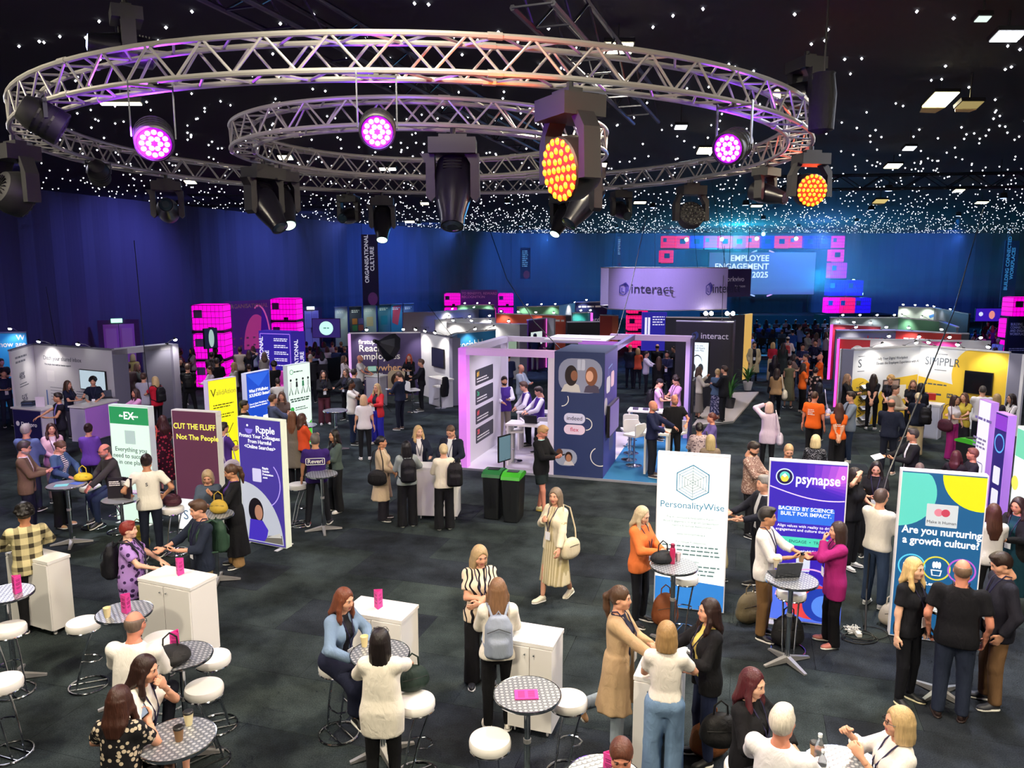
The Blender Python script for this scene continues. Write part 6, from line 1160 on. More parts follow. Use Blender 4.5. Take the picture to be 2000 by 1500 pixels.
p = P(860, 753, 0.8) + Matrix.Rotation(R(60), 3, 'Z') @ Vector((0, -0.19, 0)); o = thing('coat', 'dark coat draped over the white bar chair back', 'coat', (p.x, p.y, 0.42), R(60)); s = SDF((-0.3, -0.2, -0.05), (0.3, 0.2, 0.8), 0.025); s.loft((0, 0, 0), np.eye(3), [(0.0, 0.16, 0.07, 0), (0.35, 0.22, 0.1, 0), (0.65, 0.17, 0.08, 0), (0.7, 0.1, 0.05, 0)], 0.02, pleat=0.15); v, q = s.surf(); link('cloth', np_mesh('cloth', [(v, q, 0)], [cloth('#15151a')]), o)
# photographer's octagonal softbox on a stand
p = PY(738, 700, 25.6); o = thing('softbox', 'black octagonal softbox on a tall light stand', 'softbox', (p.x, p.y, 0)); SD = Vector((0.62, 0.62, -0.35)).normalized(); mb = MB(); mb.tube([(0, 0, 0), (0, 0, 2.4)], 0.018, 8); part('stand_pole', mb, BLACK, o)
for k in range(3): a = k * 2.09; mb = MB(); mb.tube([(0, 0, 0.5), (0.42 * math.cos(a), 0.42 * math.sin(a), 0.02)], 0.012, 6); part('stand_leg', mb, BLACK, o)
Mx = Matrix.Rotation(R(90), 3, 'X'); mb = MB(); mb.lathe([(0.06, -0.5), (0.1, -0.42), (0.42, -0.08), (0.5, 0.1), (0.48, 0.1)], 8, c=Vector((0, 0, 2.4)) + SD * 0.5, M=SD.to_track_quat('Z', 'Y').to_matrix()); part('shade', mb, mat('#14161e', 0.5), o); mb = MB(); mb.lathe([(0.06, -0.16), (0.07, 0.1)], 12, c=(0.0, 0, 2.4), M=SD.to_track_quat('Z', 'Y').to_matrix()); part('flash_head', mb, BLACK, o)
# ================= centre island booth (hall axes u, v)
O = Vector((-1.17, 18.27)); U = Vector((0.956, -0.292)); Vv = Vector((0.292, 0.956)); HB = 2.97
def uv(u, v): return O + U * u + Vv * v
RZ = math.atan2(U.y, U.x); NV = mat('#2c3a68', 0.45); LF = mat('#d9cfe6', 0.4, emit=0.05)
t = thing('exhibition_booth', 'lilac framed island booth with navy photo tower and blue carpet', 'booth', (O.x, O.y, 0), RZ); cb = t
def lb(name, u0, u1, v0, v1, z0, z1, m, par=None): mb = MB(); mb.box(((u0 + u1) / 2, (v0 + v1) / 2, (z0 + z1) / 2), (u1 - u0, v1 - v0, z1 - z0)); return part(name, mb, m, par or t)
lb('platform', -0.12, 5.1, -0.05, 5.2, 0.0, 0.035, mat('#d8d4de', 0.35)); lb('blue_carpet', 3.42, 5.1, -0.05, 5.2, 0.036, 0.045, mat('#1f6a9a', 0.9, emit=0.03)); lb('platform_edge', -0.14, 5.12, -0.08, -0.05, 0, 0.05, GREY)
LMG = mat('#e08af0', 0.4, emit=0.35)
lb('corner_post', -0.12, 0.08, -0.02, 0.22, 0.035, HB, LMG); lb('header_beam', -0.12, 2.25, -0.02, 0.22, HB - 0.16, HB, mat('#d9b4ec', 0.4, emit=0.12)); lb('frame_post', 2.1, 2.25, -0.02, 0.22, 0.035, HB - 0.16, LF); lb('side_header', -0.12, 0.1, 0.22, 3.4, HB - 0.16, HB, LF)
w = lb('side_wall', -0.1, -0.02, 0.22, 3.0, 0.035, HB - 0.16, mat('#d4d0d8', 0.5))
# pricing cards printed on the inside of the side wall
mb = MB(); mb.box((1.3, 0.002, 1.5), (2.4, 0.004, 2.4)); cw = part('wall_print', mb, mat('#d4d0d8', 0.5), t, (-0.015, 0.3, 0), (0, 0, R(90)))
for i, (nm, c) in enumerate((('#1', '#e8b84a'), ('2x', '#3fae7a'), ('#1', '#d8545a'), ('20', '#d8545a'))):
 z = 2.32 - 0.5 * i; flat(cw, rrect(0.6, z - 0.4, 2.0, z, 0.04), mat('#3a3a40', 0.5), 2, 'card'); text(cw, nm, 0.17, 0.7, z - 0.12, mat(c, 0.5, emit=0.3), bold=0.015, y=-0.008); bars(cw, 0.7, 1.7, [z - 0.26, z - 0.33], 0.03, WHITE, 4)
# the navy tower
tw = lb('photo_tower', 2.25, 3.42, 0.0, 1.75, 0.035, HB, NV);
mb = MB(); mb.box((0.585, 0.0, HB / 2), (1.15, 0.004, HB - 0.1)); fp = part('front_print', mb, NV, t, (2.25, -0.004, 0)); LPN = lambda c, e=0.1: mat(c, 0.5, emit=e)
flat(fp, rrect(0.1, 2.02, 1.12, 2.82, 0.3), LPN('#8a8ea8'), 1, 'printed_photo')
for x in (0.34, 0.42): flat(fp, rrect(0.2 + x, 2.55, 0.3 + x, 2.8, 0.03), LPN('#b8bcd0'), 2, 'print')
flat(fp, ell(0.4, 2.42, 0.15, 0.24), LPN('#241a1c'), 4); flat(fp, ell(0.47, 2.42, 0.08, 0.12), LPN('#8a5a44'), 5); flat(fp, [(0.16, 2.04), (0.62, 2.04), (0.58, 2.2), (0.42, 2.28), (0.24, 2.2)], LPN('#c8c4c0'), 3); flat(fp, ell(0.87, 2.42, 0.14, 0.22), LPN('#7a4a34'), 4); flat(fp, ell(0.83, 2.42, 0.085, 0.125), LPN('#d8a48c'), 5); flat(fp, [(0.7, 2.04), (1.06, 2.04), (1.04, 2.18), (0.88, 2.26), (0.74, 2.18)], LPN('#4a4258'), 3)
flat(fp, rrect(0.24, 1.3, 0.74, 1.54, 0.11), LPN('#c9c6e0', 0.15), 1, 'pill'); text(fp, 'indeed', 0.14, 0.49, 1.42, mat('#3a3a60', 0.5), align='CENTER', y=-0.005); flat(fp, rrect(0.24, 1.04, 0.74, 1.27, 0.11), LPN('#dcc4d8', 0.15), 1, 'pill'); text(fp, 'flex', 0.14, 0.49, 1.155, mat('#d0406a', 0.5), align='CENTER', y=-0.005)
line(fp, ell(0.76, 1.3, 0.14, 0.14, -90, 90), 0.02, WHITE, 1); line(fp, ell(0.18, 1.86, 0.16, 0.16, -90, 30), 0.02, WHITE, 1); line(fp, ell(1.1, 0.55, 0.22, 0.22, 120, 290), 0.02, WHITE, 1); flat(fp, rrect(0.03, 0.28, 0.56, 0.68, 0.19), LPN('#9aa0b4'), 1, 'printed_photo'); flat(fp, ell(0.36, 0.5, 0.09, 0.12), LPN('#2a1c1a'), 3); flat(fp, ell(0.36, 0.47, 0.065, 0.09), LPN('#b07a5c'), 4); flat(fp, ell(0.14, 0.58, 0.08, 0.1), LPN('#5a3a2c'), 3); flat(fp, [(0.24, 0.3), (0.5, 0.3), (0.44, 0.4), (0.28, 0.4)], LPN('#d0c8c4'), 2)
mb = MB(); mb.box((0.875, 0.0, HB / 2), (1.74, 0.004, HB - 0.1)); sp = part('side_print', mb, mat('#4a4aa0', 0.45), t, (3.425, 0.0, 0), (0, 0, R(90))); sp.scale.y = 1
flat(sp, rrect(0.25, 1.98, 0.75, 2.36, 0.1), LPN('#d4d4e8', 0.12), 1, 'pill'); flat(sp, rrect(0.85, 2.05, 1.3, 2.42, 0.1), LPN('#e4c4dc', 0.12), 1, 'pill'); line(sp, [(0.5, 2.38), (0.5, 2.55), (1.0, 2.6), (1.0, 2.45)], 0.03, LPN('#8aa8e8'), 1); flat(sp, rrect(-0.0 + 0.02, 1.5, 0.4, 1.9, 0.15), LPN('#b8b4c8'), 1, 'printed_photo'); flat(sp, rrect(0.75, 0.5, 1.35, 1.05, 0.15), LPN('#5a5a80'), 1, 'printed_photo')
p = uv(3.5, 0.8); q = thing('screen', 'large screen on the side of the navy tower', 'screen', (p.x, p.y, 1.0), RZ + R(90)); mb = MB(); mb.box((0, 0, 0.35), (1.3, 0.07, 0.75)); part('casing', mb, BLACK, q); mb = MB(); mb.box((0, -0.04, 0.35), (1.24, 0.006, 0.69)); part('display', mb, lit('#8a78c8', 0.4), q)
# back frame with right hand header and post
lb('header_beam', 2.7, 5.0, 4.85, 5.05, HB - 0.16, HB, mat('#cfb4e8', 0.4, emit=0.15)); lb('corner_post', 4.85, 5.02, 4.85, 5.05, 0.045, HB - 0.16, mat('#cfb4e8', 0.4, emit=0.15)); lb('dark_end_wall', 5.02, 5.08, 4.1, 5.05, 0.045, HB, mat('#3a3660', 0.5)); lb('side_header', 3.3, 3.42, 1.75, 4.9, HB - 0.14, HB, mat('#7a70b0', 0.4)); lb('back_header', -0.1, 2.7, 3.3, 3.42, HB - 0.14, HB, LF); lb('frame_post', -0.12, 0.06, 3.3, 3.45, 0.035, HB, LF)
lb('ceiling_panel', 1.2, 2.9, 3.0, 4.6, HB - 0.06, HB - 0.02, mat('#e0dcea', 0.5))
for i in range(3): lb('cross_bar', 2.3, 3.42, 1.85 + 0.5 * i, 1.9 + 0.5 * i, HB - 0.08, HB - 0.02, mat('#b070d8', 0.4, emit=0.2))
p = uv(5.1, 4.3); q = thing('screen', 'black screen hung on the outer end wall of island booth', 'screen', (p.x + 0.04, p.y, 1.0), RZ + R(90)); mb = MB(); mb.box((0, 0, 0.4), (0.75, 0.06, 0.9)); part('casing', mb, BLACK, q); mb = MB(); mb.box((0, -0.033, 0.4), (0.7, 0.006, 0.84)); part('display', mb, mat('#17171c', 0.2), q)
def white_table(label, u, v, w_, d_, hgt=1.05, rz=0.0, z0=0.035):
 p = uv(u, v); q = thing('high_table', label, 'table', (p.x, p.y, z0), RZ + rz); mb = MB(); mb.box((0, 0, hgt - 0.02), (w_, d_, 0.045)); part('table_top', mb, WHITEG, q)
 for s_ in (-1, 1): mb = MB(); mb.box((s_ * (w_ / 2 - 0.05), 0, hgt / 2 - 0.02), (0.05, d_ * 0.9, hgt - 0.04)); part('panel_leg', mb, WHITE, q)
 return q
white_table('white high table inside the lilac framed booth front', 1.55, 0.75, 1.3, 0.55); white_table('white high table at the back of island booth', 1.15, 2.35, 0.9, 0.5); white_table('white display counter with small boxes in island booth', 4.1, 3.4, 1.2, 0.5); white_table('low white cabinet counter on the blue carpet', 4.55, 1.05, 0.6, 0.9, 1.0, 0, 0.045)
for u_, v_, r_, nm in ((1.0, 0.95, 120, 'left of the white high table'), (1.75, 1.2, 200, 'behind the white high table'), (3.75, 1.9, 20, 'on blue carpet beside navy tower'), (3.95, 1.35, 60, 'nearer the front on blue carpet'), (4.9, 1.9, 150, 'behind the white cabinet counter'), (3.7, 2.6, 0, 'at the back of blue carpet')): p = uv(u_, v_); bar_chair('white bar chair ' + nm, (p.x, p.y, 0.045), RZ + R(r_))
for i in range(4):
 p = uv(4.48 + 0.04 * (i % 2), 0.75 + 0.17 * i); mb = MB(); mb.box((0, 0, 0.02), (0.3, 0.13, 0.04)); part('gift_box', mb, mat('#2c2a7a', 0.45), None, (p.x, p.y, 1.046), (0, 0, RZ), label='small navy box laid out on the white cabinet counter', category='box', group='navy boxes on the cabinet counter')
for i in range(4):
 p = uv(3.7 + 0.27 * i, 3.3); mb = MB(); mb.box((0, 0, 0.03), (0.15, 0.1, 0.06)); part('gift_box', mb, mat('#4a4660', 0.45), None, (p.x, p.y, 1.086), (0, 0, RZ), label='small grey box in the row on the display counter', category='box', group='grey boxes on the display counter')
p = uv(4.35, 0.8); laptop('thin laptop lying open on the white high table', (uv(1.5, 0.8).x, uv(1.5, 0.8).y, 1.086), RZ + R(180), scr='#8aa0c0')
lamp('POINT', 'booth_light', (uv(-0.1, -0.4).x, uv(-0.1, -0.4).y, 2.0), '#e060ff', 14, size=0.2); lamp('AREA', 'booth_light', (uv(1.2, 1.5).x, uv(1.2, 1.5).y, HB - 0.2), '#f0e4ff', 30, (uv(1.2, 1.5).x, uv(1.2, 1.5).y, 0), 1.2); lamp('AREA', 'booth_light', (uv(4.2, 3.4).x, uv(4.2, 3.4).y, HB - 0.1), '#e4c8ff', 80, (uv(4.2, 3.2).x, uv(4.2, 3.2).y, 0), 1.2)
# ================= black booth, hanging fabric ring and neighbours
def iso_logo(parent, x, z, s, m, lay=2):
 for k in range(3): o = 0.13 * s * k; line(parent, [(x - 0.32 * s + o, z - 0.42 * s + o), (x - 0.32 * s + o, z + 0.3 * s + o * 0.5), (x + 0.05 * s + o, z + 0.5 * s + o * 0.5), (x + 0.32 * s + o, z + 0.2 * s + o * 0.5), (x + 0.32 * s + o, z - 0.5 * s + o)][(0 if k == 0 else 1):], 0.085 * s, m, lay)
 line(parent, [(x - 0.32 * s, z - 0.42 * s), (x + 0.05 * s, z - 0.62 * s), (x + 0.32 * s, z - 0.5 * s)], 0.085 * s, m, lay); line(parent, [(x - 0.1 * s, z + 0.12 * s), (x - 0.1 * s, z - 0.28 * s), (x + 0.16 * s, z - 0.32 * s)], 0.085 * s, m, lay)
A, B = Vector((5.75, 26.9)), Vector((7.55, 26.2)); t = thing('exhibition_booth', 'charcoal black booth block with white word logo and tall screen', 'booth', (A.x, A.y, 0)); DK = mat('#26262b', 0.4)
w = wpart(t, A, B, 3.0, DK, 0.08, rim=mat('#c8c8cc', 0.4)); L = w['w']; text(w, 'interact', 0.3, L * 0.44, 2.52, WHITE, bold=0.006); iso_logo(w, L * 0.33, 2.52, 0.22, mat('#3a5a9a', 0.5)); C_ = B + Vector((0.32, 0.95)) * 1.6; w2 = wpart(t, B, C_, 3.0, mat('#1c1c20', 0.4), 0.08); w3 = wpart(t, A + Vector((0.5, 1.6)), C_, 3.0, DK, 0.08)
q = thing('screen', 'tall white lit screen with headphones picture on the black booth', 'screen', (w.location.x + t.location.x, w.location.y + t.location.y, 1.05), w.rotation_euler.z); mb = MB(); mb.box((L * 0.4, -0.05, 0.62), (0.78, 0.06, 1.3)); part('casing', mb, BLACK, q); mb = MB(); mb.box((L * 0.4, -0.085, 0.62), (0.74, 0.006, 1.25)); sc = part('display', mb, lit('#e4eef4', 1.0), q)
mb = MB(); x = L * 0.4; hp = lit('#3a4248', 0.5)
mb = MB(); mb.slab(ell(x - 0.13, 0.36, 0.09, 0.15), -0.095, -0.08); mb.slab(ell(x + 0.13, 0.36, 0.09, 0.15), -0.095, -0.08); part('headphone_picture', mb, hp, q); mb = MB(); pts = ell(x, 0.55, 0.17, 0.25, 0, 180, 14)
for i in range(13): (x0, z0), (x1, z1) = pts[i], pts[i + 1]; mb.slab([(x0, z0 - 0.02), (x1, z1 - 0.02), (x1, z1 + 0.02), (x0, z0 + 0.02)][::-1], -0.095, -0.08)
part('headband_picture', mb, hp, q); tx = text(q, 'Play to win\na pair of Apple\nAirPods Max', 0.085, x, 1.05, hp, align='CENTER', y=-0.092)
# two pairs of twin lamps
for i, px in enumerate((1383, 1425)):
 p = PY(px, 612, 27.0); o = thing('twin_lamp', 'twin white spotlight pair on top of black booth' + (' above its logo' if i == 0 else ' at its corner'), 'lamp', (p.x, p.y, 3.04)); mb = MB(); mb.tube([(0, 0, 0), (0, 0, p.z - 3.04)], 0.02, 6); part('stem', mb, BLACK, o)
 for s_ in (-1, 1): mb = MB(); mb.lathe([(0.03, 0.06), (0.075, 0.0), (0.07, -0.02)], 12, c=(s_ * 0.1, -0.06, p.z - 3.04), M=Matrix.Rotation(R(80), 3, 'X')); part('lamp_head', mb, lit('#fffaf0', 18), o)
 lamp('SPOT', 'booth_light', p, '#fff4e4', 120, (p.x - 0.5, p.y - 3, 0.5), 0.1, 100)
# raised platform of the black booth, timber floor and plants
t = thing('booth_platform', 'pale timber platform of the black booth', 'platform', (6.3, 25, 0)); a, b, c, d = P(1352, 835), P(1432, 826), P(1482, 768), P(1400, 770); mb = MB(); mb.prism([(p.x - 6.3, p.y - 25) for p in (a, b, c, d)], 0.0, 0.06); part('deck', mb, mat('#c9bdb4', 0.5), t); mb = MB(); mb.prism([((a.x - 6.3), a.y - 25.03), (b.x - 6.3, b.y - 25.03), (b.x - 6.3, b.y - 25), (a.x - 6.3, a.y - 25)], 0.0, 0.065); part('edge_strip', mb, ALU, t)
plant('tall leafy plant in white pot on the timber platform corner', P(1460, 765), 1.25, 34, seed=4, z0=0.06); plant('leafy plant beside the black booth corner', P(1425, 800), 1.4, 26, '#2a2a2e', 8, 0.06); plant('green plant inside the island booth by lilac frame', uv(2.0, 2.9), 1.4, 22, '#3a3a40', 3, 0.035)
# yellow lit end of the next dark booth
a, b = PY(1428, 618, 33.0), PY(1470, 612, 34.0); t = thing('exhibition_booth', 'dark booth with amber lit timber end panel', 'booth', (a.x, a.y, 0)); w = wpart(t, a, PY(1455, 616, 33.2), 2.85, mat('#3a3a40', 0.5), 0.1); w = wpart(t, PY(1455, 616, 33.2), b, 2.85, lit('#e8b860', 0.7), 0.1); w = wpart(t, PY(1300, 625, 33.4), a, 2.7, mat('#2e2e36', 0.5), 0.1, rim=mat('#d8c8c0', 0.5))
# curved hanging fabric banner
z0, z1 = None, None; cx, cy, rr_ = 5.0, 29.0, 3.3; a = PY(1190, 527, 25.7); z1 = PY(1190, 523, 27).z; z0 = PY(1190, 606, 27).z
t = thing('hanging_banner', 'curved lilac fabric ring banner hung over the black booth', 'banner', (cx, cy, z0)); mb = MB(); Hh = z1 - z0; n = 40; x0, x1 = PY(1190, 560, 27.6).x, PY(1424, 560, 27.6).x; cx2 = (x0 + x1) / 2; hw = (x1 - x0) / 2
def arc(u, f=0.0): return Vector((cx2 - cx + hw * u, -2.1 + 0.9 * u * u + f, 0))
front = [arc(-1 + 2 * i / n) for i in range(n + 1)]
mb.prism([(p.x, p.y) for p in front] + [(p.x, p.y + 0.02) for p in front[::-1]], 0, Hh); fb = part('fabric', mb, cloth('#c4b8e4', wr=0.15), t)
mb = MB(); bk = [Vector((cx2 - cx + hw * (1 - 2 * i / n), 1.3 + 0.9 * (1 - (1 - 2 * i / n) ** 2), 0)) for i in range(n + 1)]; mb.prism([(p.x, p.y) for p in bk] + [(p.x, p.y + 0.02) for p in bk[::-1]], 0, Hh); part('rear_fabric', mb, cloth('#b4a8d8', wr=0.15), t)
for zz in (0.0, Hh): mb = MB(); mb.tube([(p.x, p.y + 0.01, zz) for p in front] + [(p.x, p.y, zz) for p in bk], 0.02, 6, closed=True); part('hoop', mb, ALU, t)
for u, ang, sx in ((-0.5, 0.22, 1.0), (0.82, -0.3, 0.75)):
 # lettering curved with the cloth: one letter at a time
 p = arc(u); e = part('logo_patch', MB().slab([(-0.01, 0), (0.01, 0), (0.01, 0.01), (-0.01, 0.01)], 0, 0.002), mat('#c4b8e4', 0.8), t, (p.x, p.y - 0.02, Hh * 0.5), (0, 0, math.atan2(1.8 * u, hw)))
 iso_logo(e, -0.42 * sx - 0.25, 0.0, 0.34, mat('#34309a', 0.5), 3); text(e, 'interact', 0.48, -0.38, 0.0, mat('#2a2a4a', 0.5), y=-0.03)
for u in (-0.95, -0.3, 0.4, 0.95): p = arc(u); mb = MB(); mb.tube([(p.x, p.y, Hh), (p.x * 0.8, p.y + 0.5, ZC - z0)], 0.008, 5); part('hanging_wire', mb, BLACK, t)
lamp('SPOT', 'banner_fill', (3.5, 22.5, 6.5), '#c8b4ff', 1100, (cx2, 27, (z0 + z1) / 2), 0.2, 50)  # added spot to brighten the banner, no fixture hangs there
a, b = PY(1422, 525, 33), PY(1468, 522, 33.5); t = thing('hanging_banner', 'dark plum square banner hung behind the fabric ring', 'banner', (a.x, a.y, PY(1422, 580, 33).z)); w = wpart(t, a, b, a.z - t.location.z, mat('#3a2f5a', 0.6), 0.6); text(w, 'workvivo', 0.3, -0.25, 0.75, WHITE, bold=0.01); text(w, 'by zoom', 0.16, 0.4, 0.45, WHITE)
for x in (0.1, 0.9): mb = MB(); mb.tube([(x, 0.2, 1.2), (x, 0.2, ZC - t.location.z)], 0.01, 5); part('hanging_wire', mb, BLACK, t)
# ================= middle rows of shell booths
def shell(label, segs, h=HS, lampn=(), text_=None, grp=None, pw=30):
 """segs: list of (px, py) pairs of wall tops and a material"""
 a0 = V2(*segs[0][0], h); t = thing('exhibition_booth', label, 'booth', (a0.x, a0.y, 0)); ws = []
 for (a, b, m) in segs: ws.append(wpart(t, V2(*a, h), V2(*b, h), h, m, 0.08, rim=mat('#d2d2da', 0.4)))
 for i, n in lampn: lamps_on('arm lamp on the ' + (grp or ' '.join(label.split()[:12])), V2(*segs[i][0], h), V2(*segs[i][1], h), n, 'arm lamps on the ' + (grp or label), h, pw)
 return t, ws
SW = mat('#d4d6dc', 0.5); SB = mat('#2f86c0', 0.5); SBL = mat('#3a62a8', 0.5); RED = mat('#c8342c', 0.5); REDD = mat('#9a2238', 0.5); ORG = mat('#c8543a', 0.5); TEAL = mat('#2f9a98', 0.5); PLUM = mat('#6a2a78', 0.5); DG = mat('#5a5a64', 0.5); GRN = mat('#6aa884', 0.5); NVD = mat('#1f2a5a', 0.5); VIO = mat('#4a3a90', 0.5)
t, ws = shell('bright blue booth wall with white wordmark next to plum booth', [((893, 652), (968, 645), SB), ((880, 658), (893, 652), SHELLG)], lampn=((0, 2),)); text(ws[0], 'sociabble', 0.42, 0.05, 1.95, WHITE, bold=0.004); bars(ws[0], 0.5, 2.0, [1.55], 0.07, WHITE)
t, ws = shell('white booth with wall screen behind the blue wordmark wall', [((872, 632), (1015, 634), SW), ((1015, 634), (1030, 634), SHELLG)], lampn=((0, 4),)); tv('small pale screen on the white booth wall', ws[0], ws[0]['w'] * 0.84, ws[0]['w'] * 0.97, 1.1, 1.75, '#a8c0a8', 0.5)
t, ws = shell('plum purple booth wall with blank white screen', [((1032, 626), (1067, 622), PLUM), ((1067, 622), (1082, 624), SW)]); tv('blank pale screen on the plum purple wall', ws[0], 0.1, 1.2, 1.2, 1.85, '#dce8e4', 0.8); mb = MB(); mb.box((ws[0]['w'], -0.05, HS / 2), (0.07, 0.07, HS)); part('lit_edge', mb, lit('#ff6ad0', 1.4), ws[0])
t, ws = shell('small dark booth wall with white word logo on the far aisle', [((1108, 630), (1171, 629), DK)], 2.6); iso_logo(ws[0], 0.5, 1.95, 0.24, mat('#5a80c8', 0.5)); text(ws[0], 'Interact', 0.36, 0.75, 1.95, WHITE, bold=0.006)
t, ws = shell('coral red cube booth beside small dark booth', [((1172, 616), (1196, 617), mat('#d8543c', 0.5)), ((1196, 617), (1208, 617), mat('#e87a52', 0.5))], 2.6)
t, ws = shell('long orange red booth wall with small white word', [((969, 613), (1105, 617), ORG), ((1105, 617), (1116, 617), DG)], lampn=((0, 4),)); bars(ws[0], 3.4, 4.0, [2.1], 0.1, WHITE)
t, ws = shell('white booth with timber photo panel on the far left row', [((787, 612), (850, 610), SW), ((850, 610), (935, 604), SW), ((935, 604), (965, 606), SBL)], lampn=((1, 2),)); flat(ws[1], rrect(0.6, 1.1, 2.4, 2.0, 0.1), mat('#8a7a6a', 0.6), 1, 'printed_photo'); text(ws[0], 'Employee', 0.26, 0.5, 1.6, mat('#a8a8b0', 0.5)); bars(ws[0], 0.5, 1.6, [1.25, 0.95], 0.14, mat('#a8a8b0', 0.5))
t, ws = shell('white booth with blue white fascia in front of the timber photo booth', [((850, 626), (968, 622), SW)], lampn=((0, 3),))
t, ws = shell('pale green fascia booth near the far magenta tanks', [((893, 597), (965, 596), GRN)], lampn=((0, 3),))
t, ws = shell('teal green fascia booth row on the far side', [((1010, 600), (1092, 598), GRN), ((1092, 598), (1128, 592), SW)], lampn=((0, 3), (1, 1)))
t, ws = shell('second teal booth wall with lit pink edge', [((1118, 612), (1155, 611), TEAL)], lampn=((0, 2),)); mb = MB(); mb.box((ws[0]['w'], -0.05, HS / 2), (0.09, 0.09, HS)); part('lit_edge', mb, lit('#ff5ad8', 1.4), ws[0])
t, ws = shell('navy booth wall with white award wordmark', [((1124, 591), (1186, 590), NVD)], 2.8, lampn=((0, 2),)); text(ws[0], 'awardco', 0.62, 0.55, 1.75, WHITE, bold=0.004); bars(ws[0], 0.2, 1.9, [2.5], 0.1, WHITE)
for i, (x0, x1, y0, c, dd) in enumerate(((654, 678, 601, '#c4ccd0', 0), (683, 706, 600, '#4a4a58', 1), (710, 734, 598, '#c8d4d8', 2), (738, 762, 596, '#4a7a98', 3), (763, 785, 595, '#3f88a8', 4), (788, 808, 594, '#5a6a90', 5))):
 t, ws = shell(['grey white single wall booth with pale screen by the drape', 'charcoal single wall booth with small picture tiles', 'white single wall booth with small tilted screen', 'blue grey single wall booth with teal screen', 'red and teal printed single wall booth', 'slate single wall booth by the drape'][i], [((x0, y0), (x1, y0 - 1), mat(c, 0.5))]); W_ = ws[0]['w']; lamp('SPOT', 'shell_light', (t.location.x + 0.5, t.location.y - 0.6, 2.6), '#e8fff0', 25, (t.location.x + 0.5, t.location.y + 0.1, 1.2), 0.1, 100)
 if i == 1:
  for r_ in range(2):
   for k in range(2): flat(ws[0], rrect(0.15 + 0.45 * k, 0.9 + 0.42 * r_, 0.52 + 0.45 * k, 1.26 + 0.42 * r_, 0.02), mat(('#4a8a5a', '#a8504a', '#c87a3a', '#6a5a9a')[r_ * 2 + k], 0.5), 1, 'print')
 elif i == 4: flat(ws[0], [(0.1, 1.2), (W_ * 0.6, 1.0), (W_ * 0.95, 2.35), (0.2, 2.3)], mat('#d84a5a', 0.5), 1, 'print')
 else: flat(ws[0], rrect(0.2, 1.1, W_ * 0.75, 1.7, 0.03), mat(('#a8b4b0', '#888888', '#b8ac88', '#1f6a88', '#888888', '#a8a0c0')[i], 0.4, emit=0.15), 1, 'screen_panel')
 bars(ws[0], 0.12, W_ * 0.8, [2.15, 2.05], 0.06, WHITE)
# far rewards backdrop and stage bits
a, b = PY(900, 566, 57), PY(972, 566, 57); t = thing('stage_backdrop', 'dark purple rewards backdrop between far magenta tanks', 'backdrop', (a.x, a.y, 0)); w = wpart(t, a, b, a.z, mat('#4a2a80', 0.5, emit=0.12), 0.1); text(w, 'TO BENEFITS, REWARD\nRECOGNITION', 0.26, 0.05, a.z - 0.4, WHITE, bold=0.015); flat(w, rrect(1.1, 0.8, 2.3, 1.7, 0.15), mat('#b83a90', 0.5, emit=0.2), 1); line(w, [(1.3, 1.75), (1.3, 2.1), (2.3, 2.1), (2.55, 1.8), (2.55, 1.0)], 0.07, mat('#d860b0', 0.5, emit=0.3), 2)
a, b = PY(1255, 610, 45), PY(1303, 610, 45); t = thing('agenda_board', 'small blue agenda board glowing under the fabric ring', 'sign', (a.x, a.y, 0)); w = wpart(t, a, b, a.z, lit('#2f2aa0', 0.8), 0.3); flat(w, rrect(0.15, 0.6, 0.28, a.z - 0.3, 0.01), VW, 2); flat(w, rrect(0.33, 0.6, 0.46, a.z - 0.3, 0.01), VW, 2); bars(w, 0.6, 1.35, [a.z - 0.3, a.z - 0.45, a.z - 0.6, a.z - 0.75], 0.06, VW)
for px, dep, y1_ in ((1243, 46, 607),):
 a = PY(px, 640, dep)
 for k in range(3): tank('pink red glowing tank cage under the fabric ring, %s of its stack' % ('bottom', 'middle', 'top')[k], (a.x, a.y), 0, PINK, 1.2, 1.0, 1.0, z0=1.02 * k)
a = PY(1218, 560, 45.2)
# ================= right hand rows
DGR = mat('#6f7078', 0.5)
A, M_, B = V2(1668, 683), V2(1798, 676), V2(1972, 690); t = thing('exhibition_booth', 'white and yellow corner booth with tilted word logo', 'booth', (A.x, A.y, 0)); w = wpart(t, A, M_, HS, mat('#dfe2e6', 0.45), 0.08, rim=mat('#c8c8cc', 0.4)); L = w['w']; YE = mat('#e8c23a', 0.5); DKT = mat('#4a5460', 0.5)
text(w, 'S', 0.36, L * 0.07, 1.95, DKT); line(w, [(L * 0.07, 2.18), (L * 0.17, 2.18)], 0.02, DKT); line(w, [(L * 0.07, 1.72), (L * 0.17, 1.72)], 0.02, DKT); text(w, 'Unify Your Digital Workplace\nElevate the Employee Experience with AI', 0.13, L * 0.34, 2.0, DKT, lh=1.2); flat(w, clipell(L * 0.1, 0.9, 0.62, 0.01, L, 0.02, HS), YE, 1); flat(w, [(L * 0.3, 0.02), (L * 0.99, 0.02), (L * 0.99, 1.5), (L * 0.6, 1.42), (L * 0.42, 1.0)], YE, 2); flat(w, rrect(L * 0.46, 0.95, L * 0.72, 1.4, 0.03), mat('#4a4448', 0.5), 3, 'printed_tablet'); flat(w, rrect(L * 0.48, 1.0, L * 0.7, 1.35, 0.02), mat('#b89a90', 0.5), 4); flat(w, rrect(L * 0.63, 0.75, L * 0.82, 1.2, 0.03), mat('#ece8e0', 0.5), 5, 'printed_tablet'); bars(w, L * 0.07, L * 0.25, [1.2, 1.08, 0.96], 0.03, DKT, 4)
